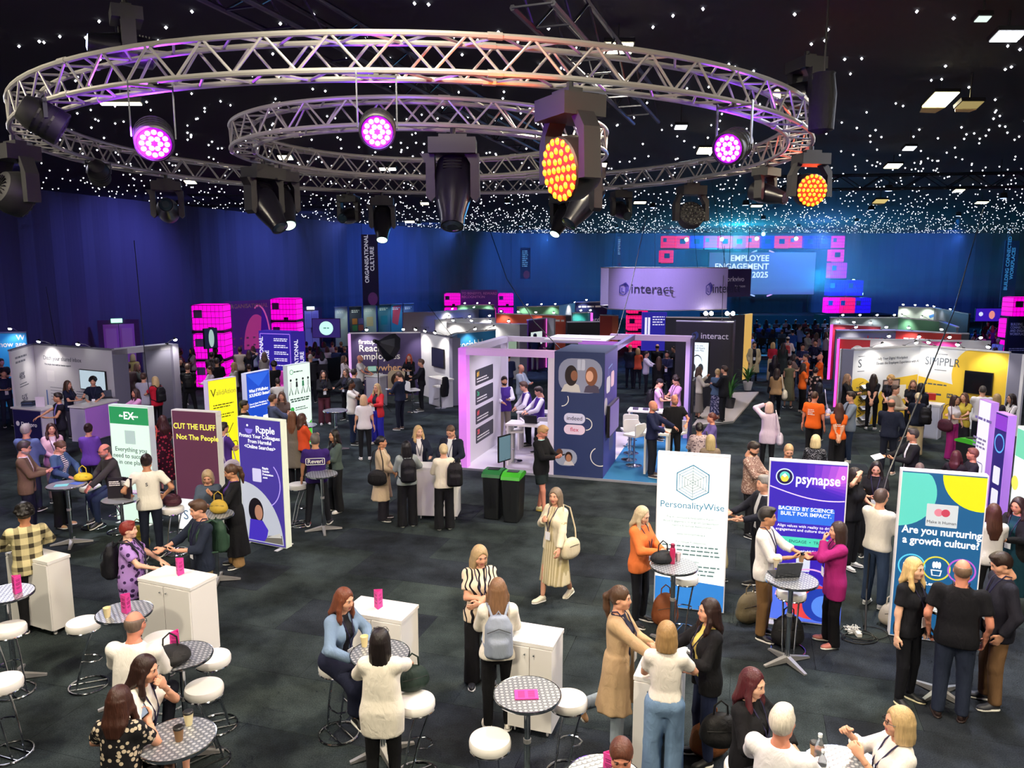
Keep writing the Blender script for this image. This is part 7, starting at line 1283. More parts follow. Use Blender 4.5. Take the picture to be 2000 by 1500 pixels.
w = wpart(t, M_, B, HS, mat('#dfe2e6', 0.45), 0.08, rim=mat('#c8c8cc', 0.4)); L = w['w']; wy = w; text(w, 'SIMPPLR', 0.36, L * 0.07, 1.95, DKT, sx=0.8); line(w, [(L * 0.19, 2.2), (L * 0.33, 2.2)], 0.02, DKT); line(w, [(L * 0.19, 1.7), (L * 0.33, 1.7)], 0.02, DKT); flat(w, clipell(L * 0.78, 1.62, 0.98, 0.01, L - 0.01, 0.7, HS - 0.01), YE, 1); flat(w, [(0.01, 0.02), (L * 0.55, 0.02), (L * 0.55, 1.25), (0.01, 1.45)], YE, 2); bars(w, L * 0.08, L * 0.42, [1.22], 0.04, DKT, 4); bars(w, L * 0.07, L * 0.3, [0.9], 0.06, DKT, 4); flat(w, rrect(L * 0.36, 0.86, L * 0.43, 1.0, 0.01), DKT, 4); text(w, 'NHS', 0.11, L * 0.37, 0.93, YE, y=-0.009, bold=0.02); bars(w, L * 0.47, L * 0.56, [0.9], 0.05, DKT, 4)
tt, sc = tv('black wall screen with a small white mark on the yellow booth', wy, L * 0.55, L * 0.86, 1.1, 1.78); line(sc, [(0.08, 0.26), (-0.1, 0.26), (-0.1, 0.4), (0.08, 0.4)], 0.02, lit('#dfe6ea', 0.8), 14)
d = (B - M_).normalized(); e = B + Vector((-d.y, d.x)) * 0; w = wpart(t, B, B + d * 0.35, HS, SHELLG, 0.1); w = wpart(t, A + Vector((-0.3, 0.2)), A, HS, SHELLG, 0.1); mb = MB(); mb.box((0, 0.05, HS / 2), (0.08, 0.1, HS)); part('end_post', mb, mat('#d8d8de', 0.4), w); mb = MB(); mb.box((L + 0.38, 0.05, HS / 2), (0.08, 0.14, HS)); part('end_post', mb, mat('#d8d8de', 0.4), wy)
lamps_on('arm lamp over the yellow and white corner booth', M_, B, 3, 'arm lamps on the yellow booth', power=30); lamps_on('arm lamp over the unify slogan wall', A, M_, 2, 'arm lamps on the yellow booth', power=30)
t, ws = shell('red booth wall with white ring logo and lit pink edge', [((1638, 662), (1700, 664), mat('#c02a34', 0.5)), ((1700, 664), (1935, 668), mat('#d8d4da', 0.5))], lampn=((1, 4),), grp='red booth with ring logo'); line(ws[0], ell(ws[0]['w'] * 0.62, 2.0, 0.16), 0.07, WHITE, 2, True); mb = MB(); mb.box((0.0, -0.05, HS / 2), (0.08, 0.08, HS)); part('lit_edge', mb, lit('#ff4ac0', 1.6), ws[0]); flat(ws[1], [(1.6, 2.38), (2.9, 2.38), (2.5, 2.0)], mat('#d83a90', 0.5), 1)
t, ws = shell('grey and red booth wall with salary word behind ring logo', [((1633, 646), (1750, 646), DGR), ((1750, 646), (1878, 653), RED), ((1878, 653), (1893, 653), DGR)], lampn=((0, 2), (1, 2)), grp='grey and red booth'); text(ws[0], 'salesy', 0.4, 0.9, 2.05, RED, bold=0.02); bars(ws[1], 0.3, 2.2, [2.1], 0.05, WHITE)
t, ws = shell('crimson booth wall with lit magenta edge at the aisle', [((1625, 634), (1720, 638), REDD)], lampn=((0, 3),), grp='crimson aisle booth'); mb = MB(); mb.box((0.0, -0.05, HS / 2), (0.09, 0.09, HS)); part('lit_edge', mb, lit('#ff4ac8', 1.6), ws[0])
t, ws = shell('blue grey fascia booth with green screen glow', [((1622, 621), (1755, 621), mat('#7a8a94', 0.5)), ((1755, 621), (1835, 628), GRN), ((1835, 628), (1868, 640), DGR)], lampn=((0, 4), (1, 2)), grp='blue grey fascia booth')
t, ws = shell('far pale booth with blue wave print', [((1755, 600), (1825, 602), mat('#b8ccc4', 0.5)), ((1825, 602), (1892, 614), mat('#4a5260', 0.5))], 2.6, lampn=((0, 3), (1, 2)), grp='far pale wave booth'); line(ws[0], [(1.6 + 0.2 * i, 2.1 + 0.12 * math.sin(i * 0.9)) for i in range(9)], 0.16, mat('#3a7ac0', 0.5), 2)
# lit magenta counter between crimson booths
logo_counter('pink lit counter of the crimson booths at the aisle', (1645, 745), (1668, 757), 0.5, '#f0a8c8', hgt=1.0, glow=0.3); logo_counter('small white counter with vertical word logo at the yellow booth', (1800, 788), (1838, 792), 0.5, '#d8d8dc', hgt=1.0); p = P(1818, 781, 1.0); o = thing('display_box', 'red box on the small white counter', 'box', (p.x, p.y, 1.005), -0.3); mb = MB(); mb.box((0, 0, 0.09), (0.22, 0.16, 0.18)); part('box', mb, mat('#d02a24', 0.4), o); mb = MB(); mb.box((0, 0, 0.185), (0.23, 0.17, 0.012)); part('lid', mb, mat('#b8201c', 0.4), o)
# folding brochure rack
p = P(1683, 832, 0); o = thing('brochure_rack', 'black folding zigzag brochure rack with tilted trays', 'rack', (p.x, p.y, 0), 0.4)
for k in range(4):
 z = 0.25 + 0.33 * k; mb = MB(); mb.box((0, 0, z), (0.36, 0.26, 0.02), M=Matrix.Rotation(R(35), 3, 'X')); part('tray', mb, BLACK, o); mb = MB(); mb.box((0, -0.01, z + 0.02), (0.24, 0.22, 0.012), M=Matrix.Rotation(R(35), 3, 'X')); part('brochure_stack', mb, mat('#d8dce8', 0.5), o)
 for s_ in (-1, 1): mb = MB(); mb.tube([(s_ * 0.19, -0.12, z - 0.16), (s_ * 0.19, 0.14, z), (s_ * 0.19, -0.12, z + 0.17)], 0.01, 5); part('side_link', mb, BLACK, o)
mb = MB(); mb.box((0, 0, 0.015), (0.42, 0.34, 0.03)); part('foot', mb, BLACK, o)
# magenta and blue tanks, screen and stage far right
a, b = PY(1910, 602, 47), PY(1960, 603, 47); t, Lw, z0, z1 = free_screen('violet framed stage screen with speaker picture at far right', 1906, 1960, 602, 628, 47, '#3a1ab0', 0.9); flat(t, ell(Lw * 0.6, (z0 + z1) / 2, 0.18, 0.25), lit('#e8908a', 0.9), 8); flat(t, ell(Lw * 0.2, (z0 + z1) / 2 + 0.05, 0.13), lit('#d8e0ff', 0.9), 8)
for px, dep, k, nm in ((1992, 40, 0, 'bottom'), (1992, 40, 1, 'middle'), (1995, 40, 2, 'top')): a = PY(px, 600, dep); tank('magenta glowing tank cage by the far right screen, %s of its stack' % nm, (a.x, a.y), 0, MAG, 1.5, 1.1, 1.0, z0=1.12 * k)
a, b = PY(1970, 618, 33), PY(2015, 618, 33); t = thing('sign_wall', 'charcoal sign wall about building connected workplaces at right', 'sign', (a.x, a.y, 0)); w = wpart(t, a, b, a.z, mat('#26283a', 0.5), 0.1); text(w, 'BUILDING\nCONNECTED\nAND ENGAGED\nWORKPLACES', 0.21, 0.12, a.z - 0.55, WHITE, bold=0.012, lh=0.9); bars(w, 0.15, 0.9, [a.z - 1.4, a.z - 1.48], 0.03, WHITE)
# main stage: screen, goalpost of coloured tank cages
a, b, c = PY(1385, 492, 70), PY(1595, 492, 70), PY(1385, 576, 70); t = thing('stage_screen', 'main stage projection screen with engagement lettering', 'screen', (a.x, 70, 0)); mb = MB(); Lw = b.x - a.x; mb.box((Lw / 2, 0.1, (a.z + c.z) / 2), (Lw, 0.2, a.z - c.z)); part('casing', mb, BLACK, t); mb = MB(); mb.box((Lw / 2, -0.01, (a.z + c.z) / 2), (Lw - 0.1, 0.02, a.z - c.z - 0.1)); f = part('display', mb, lit('#5a6098', 0.7), t); zc = (a.z + c.z) / 2
text(f, 'EMPLOYEE\nENGAGEMENT\nSUMMIT 2025', 0.74, Lw * 0.56, zc + 0.6, lit('#e8ecff', 1.0), align='RIGHT', bold=0.02, y=-0.05); line(f, ell(Lw * 0.5, zc, 2.1, 2.1, -75, 75), 0.12, lit('#d8a0f0', 1.0), 14); line(f, ell(Lw * 0.5, zc, 2.1, 2.1, 105, 255), 0.12, lit('#a8b8f0', 1.0), 14)
for x in (0.5, Lw - 0.5): mb = MB(); mb.box((x, 0.15, c.z / 2), (0.12, 0.12, c.z)); part('stand_pole', mb, BLACK, t)
t = thing('stage', 'low dark main stage with wide front lip', 'stage', (25, 67.5, 0)); mb = MB(); mb.box((0, 0, 0.4), (16, 4, 0.8)); part('deck', mb, mat('#14141c', 0.5), t); mb = MB(); mb.box((0, -2.02, 0.4), (16, 0.04, 0.7)); part('front_skirt', mb, cloth('#1a1a2a'), t)
cols = {'m': MAG, 'p': PINK, 'b': BLU, 'v': PUR}; CN = {'m': 'magenta', 'p': 'hot pink', 'b': 'deep blue', 'v': 'violet'}
for i, ch in enumerate('ppbvpvpbppbbm'):
 px = 1304 + 27.5 * i; a = PY(px, 474, 64); tank('%s glowing tank cage hung in the row over the main stage' % CN[ch], (a.x, 64), 0, cols[ch], 1.05, 1.1, 0.8, mouth=False, frame_only=(i % 3 != 0), z0=a.z - 0.55, grp='coloured tank cages over the main stage', wire=True)
for px, py, ch in ((1301, 502, 'p'), (1632, 500, 'm')): a = PY(px, py, 64); tank('%s glowing tank cage hung below the %s end of the stage row' % (CN[ch], 'fabric ring side' if px < 1500 else 'booth side'), (a.x, 64), 0, cols[ch], 1.05, 1.1, 0.8, mouth=False, frame_only=True, z0=a.z - 0.55, wire=True)
for i, (px, zz, ch) in enumerate(((1629, 2, 'v'), (1628, 1, 'b'), (1663, 1, 'b'), (1626, 0, 'm'), (1650, 0, 'p'), (1680, 0, 'b'))):
 a = PY(px, 600, 62); tank('%s glowing tank cage in the stack beside main stage, %s' % (CN[ch], ('top one', 'second layer left', 'second layer right', 'base left', 'base middle', 'base right')[i]), (a.x, 62), 0, cols[ch], 1.3, 1.35, 1.0, z0=1.1 + 1.38 * zz, mouth=False)
t = thing('riser', 'black riser under the stacked tank cages', 'riser', (PY(1652, 600, 62).x, 62, 0)); mb = MB(); mb.box((0, 0, 0.55), (4.6, 1.2, 1.1)); part('box', mb, BLACKM, t); mb = MB(); mb.box((0, -0.61, 0.55), (4.6, 0.02, 1.0)); part('front_skirt', mb, cloth('#14141c'), t)
straight_truss('dark goalpost truss carrying the tank cages over the stage', PY(1290, 455, 64.6), PY(1650, 455, 64.6), 0.35)
# green laser lamps on the stage goalpost
for i, (px, py) in enumerate(((1341, 468), (1410, 467), (1478, 466), (1555, 466), (1491, 457), (1624, 523), (1638, 523), (1667, 549), (1682, 574))):
 a = PY(px, py, 63.4); o = thing('beam_lamp', 'small green white beam lamp glowing beside the stage tanks', 'stage light', a, 0, 'green beam lamps at the main stage'); mb = MB(); mb.lathe([(0.12, -0.12), (0.16, 0.0), (0.1, 0.1)], 12, M=Matrix.Rotation(R(90), 3, 'X')); part('lens', mb, lit('#90ffd8', 10), o); mb = MB(); mb.box((0, 0.2, 0.05), (0.2, 0.25, 0.3)); part('housing', mb, BLACKM, o)
 if py > 500 or i in (1, 3): lamp('SPOT', 'beam_light', a + Vector((0.4, -0.1, 0)), '#40ffd0', 6000, a + Vector((10, -1.5, (0.0, 0.4, 0, -0.3, 0, 0.1, 0.3, 0.9, 0.1)[i])), 0.05, 7, 0.3)
 if py > 500: mb = MB(); mb.tube([(0, 0.25, 0.1), (0, 0.25, -a.z)], 0.02, 5); part('stand_pole', mb, BLACK, o)
lamp('SPOT', 'stage_light', (24, 60, 7.2), '#5a8cff', 5000, (17, 46, 0), 0.3, 75, 0.8); lamp('POINT', 'stage_light', PY(1440, 470, 60), '#30d0ff', 2200, size=0.4); lamp('POINT', 'stage_light', PY(1600, 540, 60), '#20b0ff', 2000, size=0.4)
# tall hanging banners on the drape
def hang_banner(label, px0, px1, y0, y1, dep, col, txt, tcol='#e4e0f4', e=0.1):
 a, b, c = PY(px0, y0, dep), PY(px1, y0, dep), PY(px0, y1, dep); t = thing('hanging_banner', label, 'banner', (a.x, dep, c.z)); w = wpart(t, (a.x, dep), (b.x, dep), a.z - c.z, mat(col, 0.6, emit=e), 0.04); Lw = w['w']; H_ = a.z - c.z; text(w, txt, Lw * 0.34, Lw * 0.48, H_ * 0.66, mat(tcol, 0.6, emit=0.4), rot=R(90), align='CENTER', bold=0.02) if txt else bars(w, Lw * 0.2, Lw * 0.8, [H_ * (0.4 + 0.06 * k) for k in range(9)], H_ * 0.03, mat(tcol, 0.6, emit=0.4)); flat(w, ell(Lw * 0.62, Lw * 0.42, Lw * 0.3, Lw * 0.4), mat('#8a4a9a', 0.5, emit=0.12), 1)
 for x in (0.05, Lw - 0.05): mb = MB(); mb.tube([(x, 0.02, H_), (x, 0.02, ZC - c.z)], 0.01, 5); part('hanging_wire', mb, BLACK, w)
hang_banner('tall purple hanging banner with vertical organisational culture lettering', 705, 737, 458, 597, 50, '#3a2f60', 'ORGANISATIONAL\nCULTURE', e=0.05); hang_banner('blue hanging banner with vertical lettering far behind fabric ring', 1016, 1036, 484, 545, 66, '#1a3a90', '', '#7ac0ff'); hang_banner('blue hanging banner with vertical lettering at far right', 1964, 1992, 470, 600, 50, '#20408a', 'BUILDING CONNECTED\nWORKPLACES', '#4ab0ff')
hang_banner('narrow pale blue hanging strip near the stage left', 1206, 1214, 462, 520, 66, '#4a70c0', '', '#a0d0ff')
# flight cases and desk at back of aisle
a = P(1482, 705, 0.6); o = thing('mixing_desk', 'dark mixing desk on a table with blue lit monitor at aisle end', 'desk', (a.x, a.y, 0)); mb = MB(); mb.box((0, 0, 0.72), (2.6, 0.8, 0.05)); part('table_top', mb, BLACKM, o)
for x in (-1.2, 1.2): mb = MB(); mb.box((x, 0, 0.35), (0.06, 0.7, 0.7)); part('leg', mb, BLACK, o)
mb = MB(); mb.box((0.3, 0, 0.8), (1.2, 0.6, 0.12)); part('console', mb, mat('#1c2434', 0.4), o); mb = MB(); mb.box((-0.7, 0.1, 1.1), (0.7, 0.04, 0.5)); part('monitor', mb, lit('#3a78c0', 0.5), o)
# hanging cables
cable('thick black power cable drooping from ceiling to blue growth panel', [P(1925, 392, 7.9), PY(1862, 610, 17), PY(1790, 790, 13.0), PY(1735, 925, 11.2), PY(1700, 1060, 10.6), PY(1693, 1150, 10.45), P(1690, 1232, 0.02)], 0.014)
cable('black cable drooping from ceiling to top of the navy tower', [PY(955, 445, 24), PY(990, 545, 22), PY(1045, 630, 20), PY(1097, 684, 18.4)], 0.012)
cable('black cable hanging from ceiling to the lilac back header', [PY(1262, 425, 25), PY(1232, 560, 23.5), PY(1205, 655, 22)], 0.012)
cable('thin cable hanging from ceiling to the pale green panel', [PY(262, 470, 20), PY(278, 640, 17.5), PY(285, 720, 16.3), PY(296, 800, 14.9)], 0.009)
cable('thin cable hanging to the left booth wall', [PY(90, 560, 24), PY(100, 620, 23.8), PY(110, 676, 23.4)], 0.009)
cable('thin cable hanging from the ceiling to the plum booth', [PY(835, 595, 30), PY(862, 630, 28.5), PY(882, 655, 27.2)], 0.009)
cable('thin cable hanging to the black booth top', [PY(1415, 480, 28), PY(1412, 560, 27.5), PY(1410, 632, 27)], 0.009)
# ================= tables, stools, counters on the near floor
def on(px, py, z=TABH): p = P(px, py, z); return (p.x, p.y, z)
bar_table('round steel bar table with pink card at the left edge', 12, 1158); tent('pink menu card on table at the left edge', 33, 1158, rz=0.3)
bar_table('round steel bar table with cream cup and pink card', 243, 1194, 0.6); tent('pink menu card beside the cream cup', 247, 1196, rz=0.5); cup('empty cream paper cup on table beside white counter', on(210, 1205))
bar_table('round steel bar table with black rucksack and pink card', 354, 1279, 0.2); tent('opened pink menu card behind black rucksack', 345, 1272, rz=1.0)
bar_table('round steel bar table with two lidded coffee cups', 345, 1441, 0.9, 0.31); cup('cream coffee cup with black lid on steel table', on(369, 1415), '#e8dcae', '#141414'); cup('brown coffee cup with black lid on steel table', on(350, 1446), '#8a6848', '#141414')
bar_table('round steel bar table between denim jacket woman and white blouse woman', 742, 1275, 0.5); cup('wide cream paper cup by denim jacket woman', on(712, 1262), '#ecd9a0')
bar_table('round steel bar table with two pink cards lying flat', 1030, 1354, 0.1, 0.31); tent('pair of pink menu cards lying flat on steel table', 1028, 1358, rz=0.05, lie=True)
bar_table('round steel bar table cut off below the white stool', 1180, 1520, 0.4); tent('pink menu card on the table below white stool', 1192, 1520, rz=0.4)
bar_table('round steel bar table with pink bottle and black bag', 1316, 1104, 0.7, 0.31); bar_table('round steel bar table with open laptop by purple panel', 1546, 1131, 0.35, 0.32)
laptop('open dark laptop on steel table by purple panel', (P(1530, 1122, TABH)), 0.1 + math.pi, scr='#0c0c10', glow=0.1); cup('plain lidded cup behind the open laptop', on(1516, 1108), '#d8ccb4', '#c9b48a')
bar_table('round bar table with leaflets and yellow bag near the left panel', 130, 946, 0.4, 0.33, top=mat('#b9bcc6', 0.25, 0.6)); bar_table('round bar table with dark display boards by pale green panel', 236, 974, 0.2, 0.3, top=mat('#b9bcc6', 0.25, 0.6)); bar_table('round bar table beside seated denim jacket visitor', 418, 1004, 0.2, 0.3); bar_table('round bar table with small violet sign behind violet panel', 592, 830, 0.5, 0.33, top=mat('#b9bcc6', 0.25, 0.6)); bar_table('round bar table with small black cup in the middle aisle', 655, 801, 0.5, 0.33, top=mat('#b9bcc6', 0.25, 0.6)); bar_table('round bar table behind man in violet tee', 628, 925, 0.3); bar_table('bar table hidden by man in black tee', 1850, 1182, 0.5); bar_table('round steel bar table with water bottles', 1660, 1510, 0.5, 0.36)
tent('violet folded sign on table behind violet panel', 590, 826, rz=0.3, c='#5a3ab8')
for lab, x, y, r_ in (('beside the cream cup table', 162, 1212, 0.4), ('by the pink card table at left edge', 16, 1222, 2.6), ('nearest left with long chrome legs', 4, 1326, 2.8), ('in front of big white counter', 314, 1243, 1.5), ('right of the rucksack table', 415, 1279, 3.6), ('in front of the rucksack table', 398, 1338, 3.9), ('holding dark green bag by white blouse woman', 812, 1364, 0.6), ('right of table with flat pink cards', 1110, 1361, 0.8), ('below table with flat pink cards', 957, 1440, 2.0), ('behind table with pink bottle', 1337, 1122, 1.0), ('with maroon bag near maroon panel', 337, 990, 1.4), ('beside the violet panel', 582, 944, 0.6), ('behind the laptop table', 1546, 1152, 1.2), ('behind the leaflet table', 176, 948, 1.9)): stool('white round bar stool ' + lab, x, y, r_)
counter('big white two door counter with pink card on top', (268, 1129), (371, 1149), (425, 1122)); tent('pink menu card on the big white counter', 351, 1122, 1.05, 0.1)
counter('white counter behind denim jacket woman with pink card', (667, 1194), (784, 1213), (820, 1181)); tent('pink menu card on counter behind denim jacket woman', 739, 1187, 1.05, 0.1); counter('white counter behind woman with grey blue backpack', (990, 1249), (1080, 1264), (1104, 1228)); counter('white counter beside plaid shirt man', (10, 1080), (92, 1099), (124, 1081)); counter('white counter shared by three standing women', (1237, 1320), (1318, 1336), (1350, 1266)); counter('white counter with pale green front by grey sweater woman', (812, 913), (893, 915), 0.45)
# bins
def bin_(label, p, rz, lid='#3fae2a'):
 t = thing('recycling_bin', label, 'bin', (p.x, p.y, 0), rz); mb = MB(); b0 = rrect(-0.15, -0.24, 0.15, 0.24, 0.04); b1 = rrect(-0.178, -0.28, 0.178, 0.28, 0.05); k = len(b0); mb.add([(x, y, 0.02) for x, y in b0] + [(x, y, 0.86) for x, y in b1], [tuple(range(k))[::-1], tuple(range(k, 2 * k))] + [(i, (i + 1) % k, k + (i + 1) % k, k + i) for i in range(k)]); part('body', mb, mat('#14181a', 0.5), t)
 mb = MB(); pr = [(-0.29, 0.0), (-0.27, 0.06), (-0.1, 0.11), (0.15, 0.1), (0.28, 0.05), (0.29, 0.0)]; mb.add([(-0.185, y, 0.86 + z) for y, z in pr] + [(0.185, y, 0.86 + z) for y, z in pr], [tuple(range(6)), tuple(range(6, 12))[::-1]] + [(i, 6 + i, 6 + (i + 1) % 6, (i + 1) % 6) for i in range(6)]); part('lid', mb, mat(lid, 0.45), t); mb = MB(); mb.box((0, -0.02, 0.975), (0.22, 0.16, 0.012)); part('slot', mb, BLACK, t); mb = MB(); mb.box((0, -0.265, 0.55), (0.015, 0.012, 0.6)); part('rib', mb, BLACK, t)
bin_('black recycling bin with dark green lid near island booth', P(966, 1008), -0.25, '#1f6a34'); bin_('black recycling bin with bright green lid near island booth', P(1003, 1014), -0.25); bin_('black bin with green lid by magenta trousers woman', P(1890, 935), 0.3)
p = P(985, 985); t = thing('monitor_stand', 'slim monitor on a pole stand behind the bins', 'monitor', (p.x, p.y, 0), 0.9); mb = MB(); mb.tube([(0, 0, 0.02), (0, 0, 1.0)], 0.02, 8); part('pole', mb, CHROME, t); mb = MB(); mb.lathe([(0.2, 0), (0.2, 0.015)], 16); part('foot', mb, CHROME, t); mb = MB(); mb.box((0, 0, 1.2), (0.4, 0.03, 0.55)); part('casing', mb, BLACK, t); mb = MB(); mb.box((0, -0.017, 1.2), (0.36, 0.004, 0.5)); part('display', mb, lit('#6a8a98', 0.6), t)
# bags standing on floor, tables and stools
def floor_bag(label, p, c, r=(0.17, 0.11, 0.2), rz=0.0, name='bag', handle=True):
 s = SDF((-0.3, -0.25, -0.05), (0.3, 0.25, 0.55), 0.02); s.ell((0, 0, r[2]), r, k=0.03); s.ell((0, 0, r[2] * 0.6), (r[0] * 1.05, r[1] * 1.1, r[2] * 0.6), k=0.05); s.ell((0, -r[1] * 0.8, r[2] * 0.7), (r[0] * 0.6, r[1] * 0.4, r[2] * 0.4), k=0.03); s.cutplane((0, 0, 0), (0, 0, -1)); v, q = s.surf(); o = link(name, np_mesh(name, [(v, q, 0)], [cloth(c, rough=0.6)]), None, p, (0, 0, rz), label=label, category='bag')
 if handle: mb = MB(); z = r[2] * 1.9; mb.tube([(-0.07, 0, z - 0.04), (-0.06, 0, z + 0.09), (0, 0, z + 0.14), (0.06, 0, z + 0.09), (0.07, 0, z - 0.04)], 0.009, 6); part('handle', mb, cloth(c, rough=0.6), o, smooth=True)
 mb = MB(); mb.tube([(-r[0] * 0.8, -r[1] * 0.75, r[2] * 1.2), (0, -r[1] * 1.0, r[2] * 1.3), (r[0] * 0.8, -r[1] * 0.75, r[2] * 1.2)], 0.004, 5); part('zip', mb, BLACK, o)
floor_bag('black rucksack lying on steel table by bald man', on(335, 1295), '#232323', (0.17, 0.13, 0.09), 0.4, 'backpack'); floor_bag('brown leather backpack on floor beside orange jacket woman', P(1298, 1222), '#7a4426', (0.18, 0.13, 0.24), 0.2, 'backpack'); floor_bag('black square rucksack under the laptop table', P(1537, 1262), '#1c1c1e', (0.2, 0.12, 0.22), 0.0, 'backpack'); floor_bag('khaki tote bag beside man in brown trousers', P(1462, 1215), '#6a6048', (0.2, 0.12, 0.22), 0.4); floor_bag('cream canvas bag beside blue growth panel', P(1738, 1220), '#b8b0a0', (0.15, 0.1, 0.16)); floor_bag('yellow green rucksack on floor by white tee man', P(272, 1078), '#a89a2a', (0.17, 0.12, 0.24), 0.3, 'backpack'); floor_bag('maroon handbag on white stool near maroon panel', on(337, 988, 0.822), '#4a2430', (0.15, 0.09, 0.11)); floor_bag('dark green handbag on white stool by white blouse woman', on(806, 1345, 0.822), '#20302a', (0.16, 0.1, 0.12), 0.5); floor_bag('black handbag on table with pink bottle', on(1294, 1098), '#202226', (0.16, 0.09, 0.08), 0.3); floor_bag('yellow handbag on table near maroon panel', on(428, 1002), '#b89a3a', (0.13, 0.08, 0.11)); floor_bag('tan leather tote by black jacket woman', P(1385, 1475), '#7a4a2c', (0.2, 0.12, 0.22), 0.2); floor_bag('yellow drawstring bag on leaflet table', on(163, 938), '#d8c02a', (0.15, 0.11, 0.07)); floor_bag('glossy black handbag hanging by black blazer woman', on(1405, 1455, 0.5), '#101012', (0.18, 0.12, 0.16))
o = thing('bottle', 'hot pink drinking bottle on steel table', 'bottle', on(1313, 1100)); mb = MB(); mb.lathe([(0.035, 0), (0.037, 0.01), (0.037, 0.19), (0.025, 0.215)], 16); part('body', mb, mat('#b82a5a', 0.3), o, smooth=True); mb = MB(); mb.lathe([(0.027, 0.215), (0.027, 0.26), (0.02, 0.265)], 14); part('cap', mb, mat('#8a1f44', 0.4), o, smooth=True); cup('white tumbler beside the pink bottle', on(1324, 1095), '#d8c8d0')
gl = mat('#c8dce8', 0.05);
for i, (x, y, s_) in enumerate(((1598, 1500, 1.0), (1604, 1522, 0.85))):
 o = thing('bottle', ('clear water bottle' if i == 0 else 'smaller clear water bottle') + ' on the steel table at the front', 'bottle', on(x, y)); mb = MB(); mb.lathe([(0.034 * s_, 0), (0.036 * s_, 0.02), (0.03 * s_, 0.08), (0.036 * s_, 0.12), (0.034 * s_, 0.19 * s_), (0.014 * s_, 0.24 * s_), (0.014 * s_, 0.26 * s_)], 16); gm = mat('#dfeaf2', 0.06, spec=0.6); b = gm.node_tree.nodes['Principled BSDF']; b.inputs['Transmission Weight'].default_value = 0.85; b.inputs['IOR'].default_value = 1.2; part('body', mb, gm, o, smooth=True); mb = MB(); mb.lathe([(0.016 * s_, 0.26 * s_), (0.016 * s_, 0.285 * s_)], 12); part('cap', mb, mat('#e8f0f4', 0.4), o)
# leaflets, boards, wires
p = on(120, 948); mb = MB(); mb.box((0, 0, 0.002), (0.21, 0.15, 0.004)); part('leaflet', mb, mat('#7ad0d0', 0.5), None, p, (0, 0, 0.3), label='turquoise leaflet on table near left panel', category='leaflet'); p = on(150, 944); part('leaflet', mb, mat('#4a6ac0', 0.5), None, p, (0, 0, -0.4), label='blue leaflet on table near left panel', category='leaflet')
for i, (x, c, r_) in enumerate(((227, '#1c1822', 0.2), (248, '#241a26', -0.5))): p = on(x, 972); o = thing('display_board', ('dark printed display board with book picture' if i == 0 else 'plain dark printed display board') + ' on small table', 'board', p, r_); mb = MB(); mb.box((0, 0, 0.17), (0.24, 0.02, 0.34), M=Matrix.Rotation(R(-8), 3, 'X')); f = part('board', mb, mat(c, 0.4), o); bars(f, -0.09, 0.09, [0.27, 0.24, 0.21], 0.012, WHITE, 20); mb = MB(); mb.box((0, 0.05, 0.1), (0.02, 0.1, 0.2)); part('strut', mb, BLACK, o)
o = thing('cable_pile', 'tangled white plugs and coiled black leads on the carpet', 'cable', P(1672, 1238)); rr = random.Random(4)
for k in range(5): mb = MB(); cx_, cy_ = rr.uniform(-.05, .12), rr.uniform(-.16, .05); r_ = rr.uniform(0.1, 0.24); mb.tube([(cx_ + r_ * 1.5 * math.cos(a * 0.4 + k), cy_ + r_ * math.sin(a * 0.4 + k), 0.008 + 0.004 * k) for a in range(15)], 0.006, 5); part('black_lead', mb, BLACK, o, smooth=True)
for k in range(7): mb = MB(); mb.tube([(rr.uniform(-.14, .06), rr.uniform(-.06, .12), rr.uniform(0.015, 0.09)) for a in range(7)], 0.006, 5); part('white_lead', mb, WHITE, o, smooth=True)
mb = MB(); mb.box((0.0, -0.06, 0.03), (0.06, 0.1, 0.05)); part('plug', mb, WHITE, o)
# ================= people: one line each (crown pixel, height, facing, clothes, hair, skin, pose)
def G_(s):
 if not s: return None
 k, r_ = s.split('#', 1); p = ('#' + r_).split('/'); return (k, cloth(p[0]) if len(p) == 1 else cloth(p[0], p[1], p[2], float(p[3])))
def N(label, x, y, h, face, top, bot, hair, skin='l', arms='down', sex='f', j=None, c=None, lod=1, ex='', held='', **kw):
 a = arms.split(); a = (a[0], a[-1]); hs = hair.split('#'); person(label, x, y, h, face, G_(top), G_(bot), (hs[0], '#' + hs[-1]), skin, a, sex=sex, jacket=G_(j), coat=G_(c), lod=lod, extra=tuple(ex.split()), held=tuple(held.split()), **kw)
m = 'm'; LN = 'lanyard'
# --- near left
N('bald man in white shirt sitting with phone at rucksack table', 262, 1198, 1.8, 150, 'shirt#eeeae4', 'slim#1c1e2a', 'fringe_bald#6a5a50', 'r', 'phone table', m, lod=2, ex='glasses', held='phone:r', pose='sit', sleeve='long', lean=0.12, fat=1.15, width=1.1)
N('woman with long dark hair and white tee resting chin on hand', 282, 1282, 1.7, 62, 'tee#efe9e0', 'skirt#141416', 'long#2c1a16', 'l', 'table chin', lod=2, ex='crossleg ' + LN, pose='sit', lean=0.22, shoes='#f2efea')
N('woman in black floral top seen from behind holding phone', 232, 1345, 1.66, 150, 'tee#17161a/#c8b8a0/floral/22', 'slim#15151a', 'long#3a2018', 'l', 'phonehi table', lod=2, pose='sit', held='phone:r', lean=0.1)
N('person with black curly hair in yellow plaid shirt from behind', 45, 988, 1.76, 185, 'shirt#d8cc9a/#3a3428/plaid/42', 'slim#131316', 'curly#14100e', 't', 'table table', m, lod=2, sleeve='long', shoes='#16161a', width=1.05)
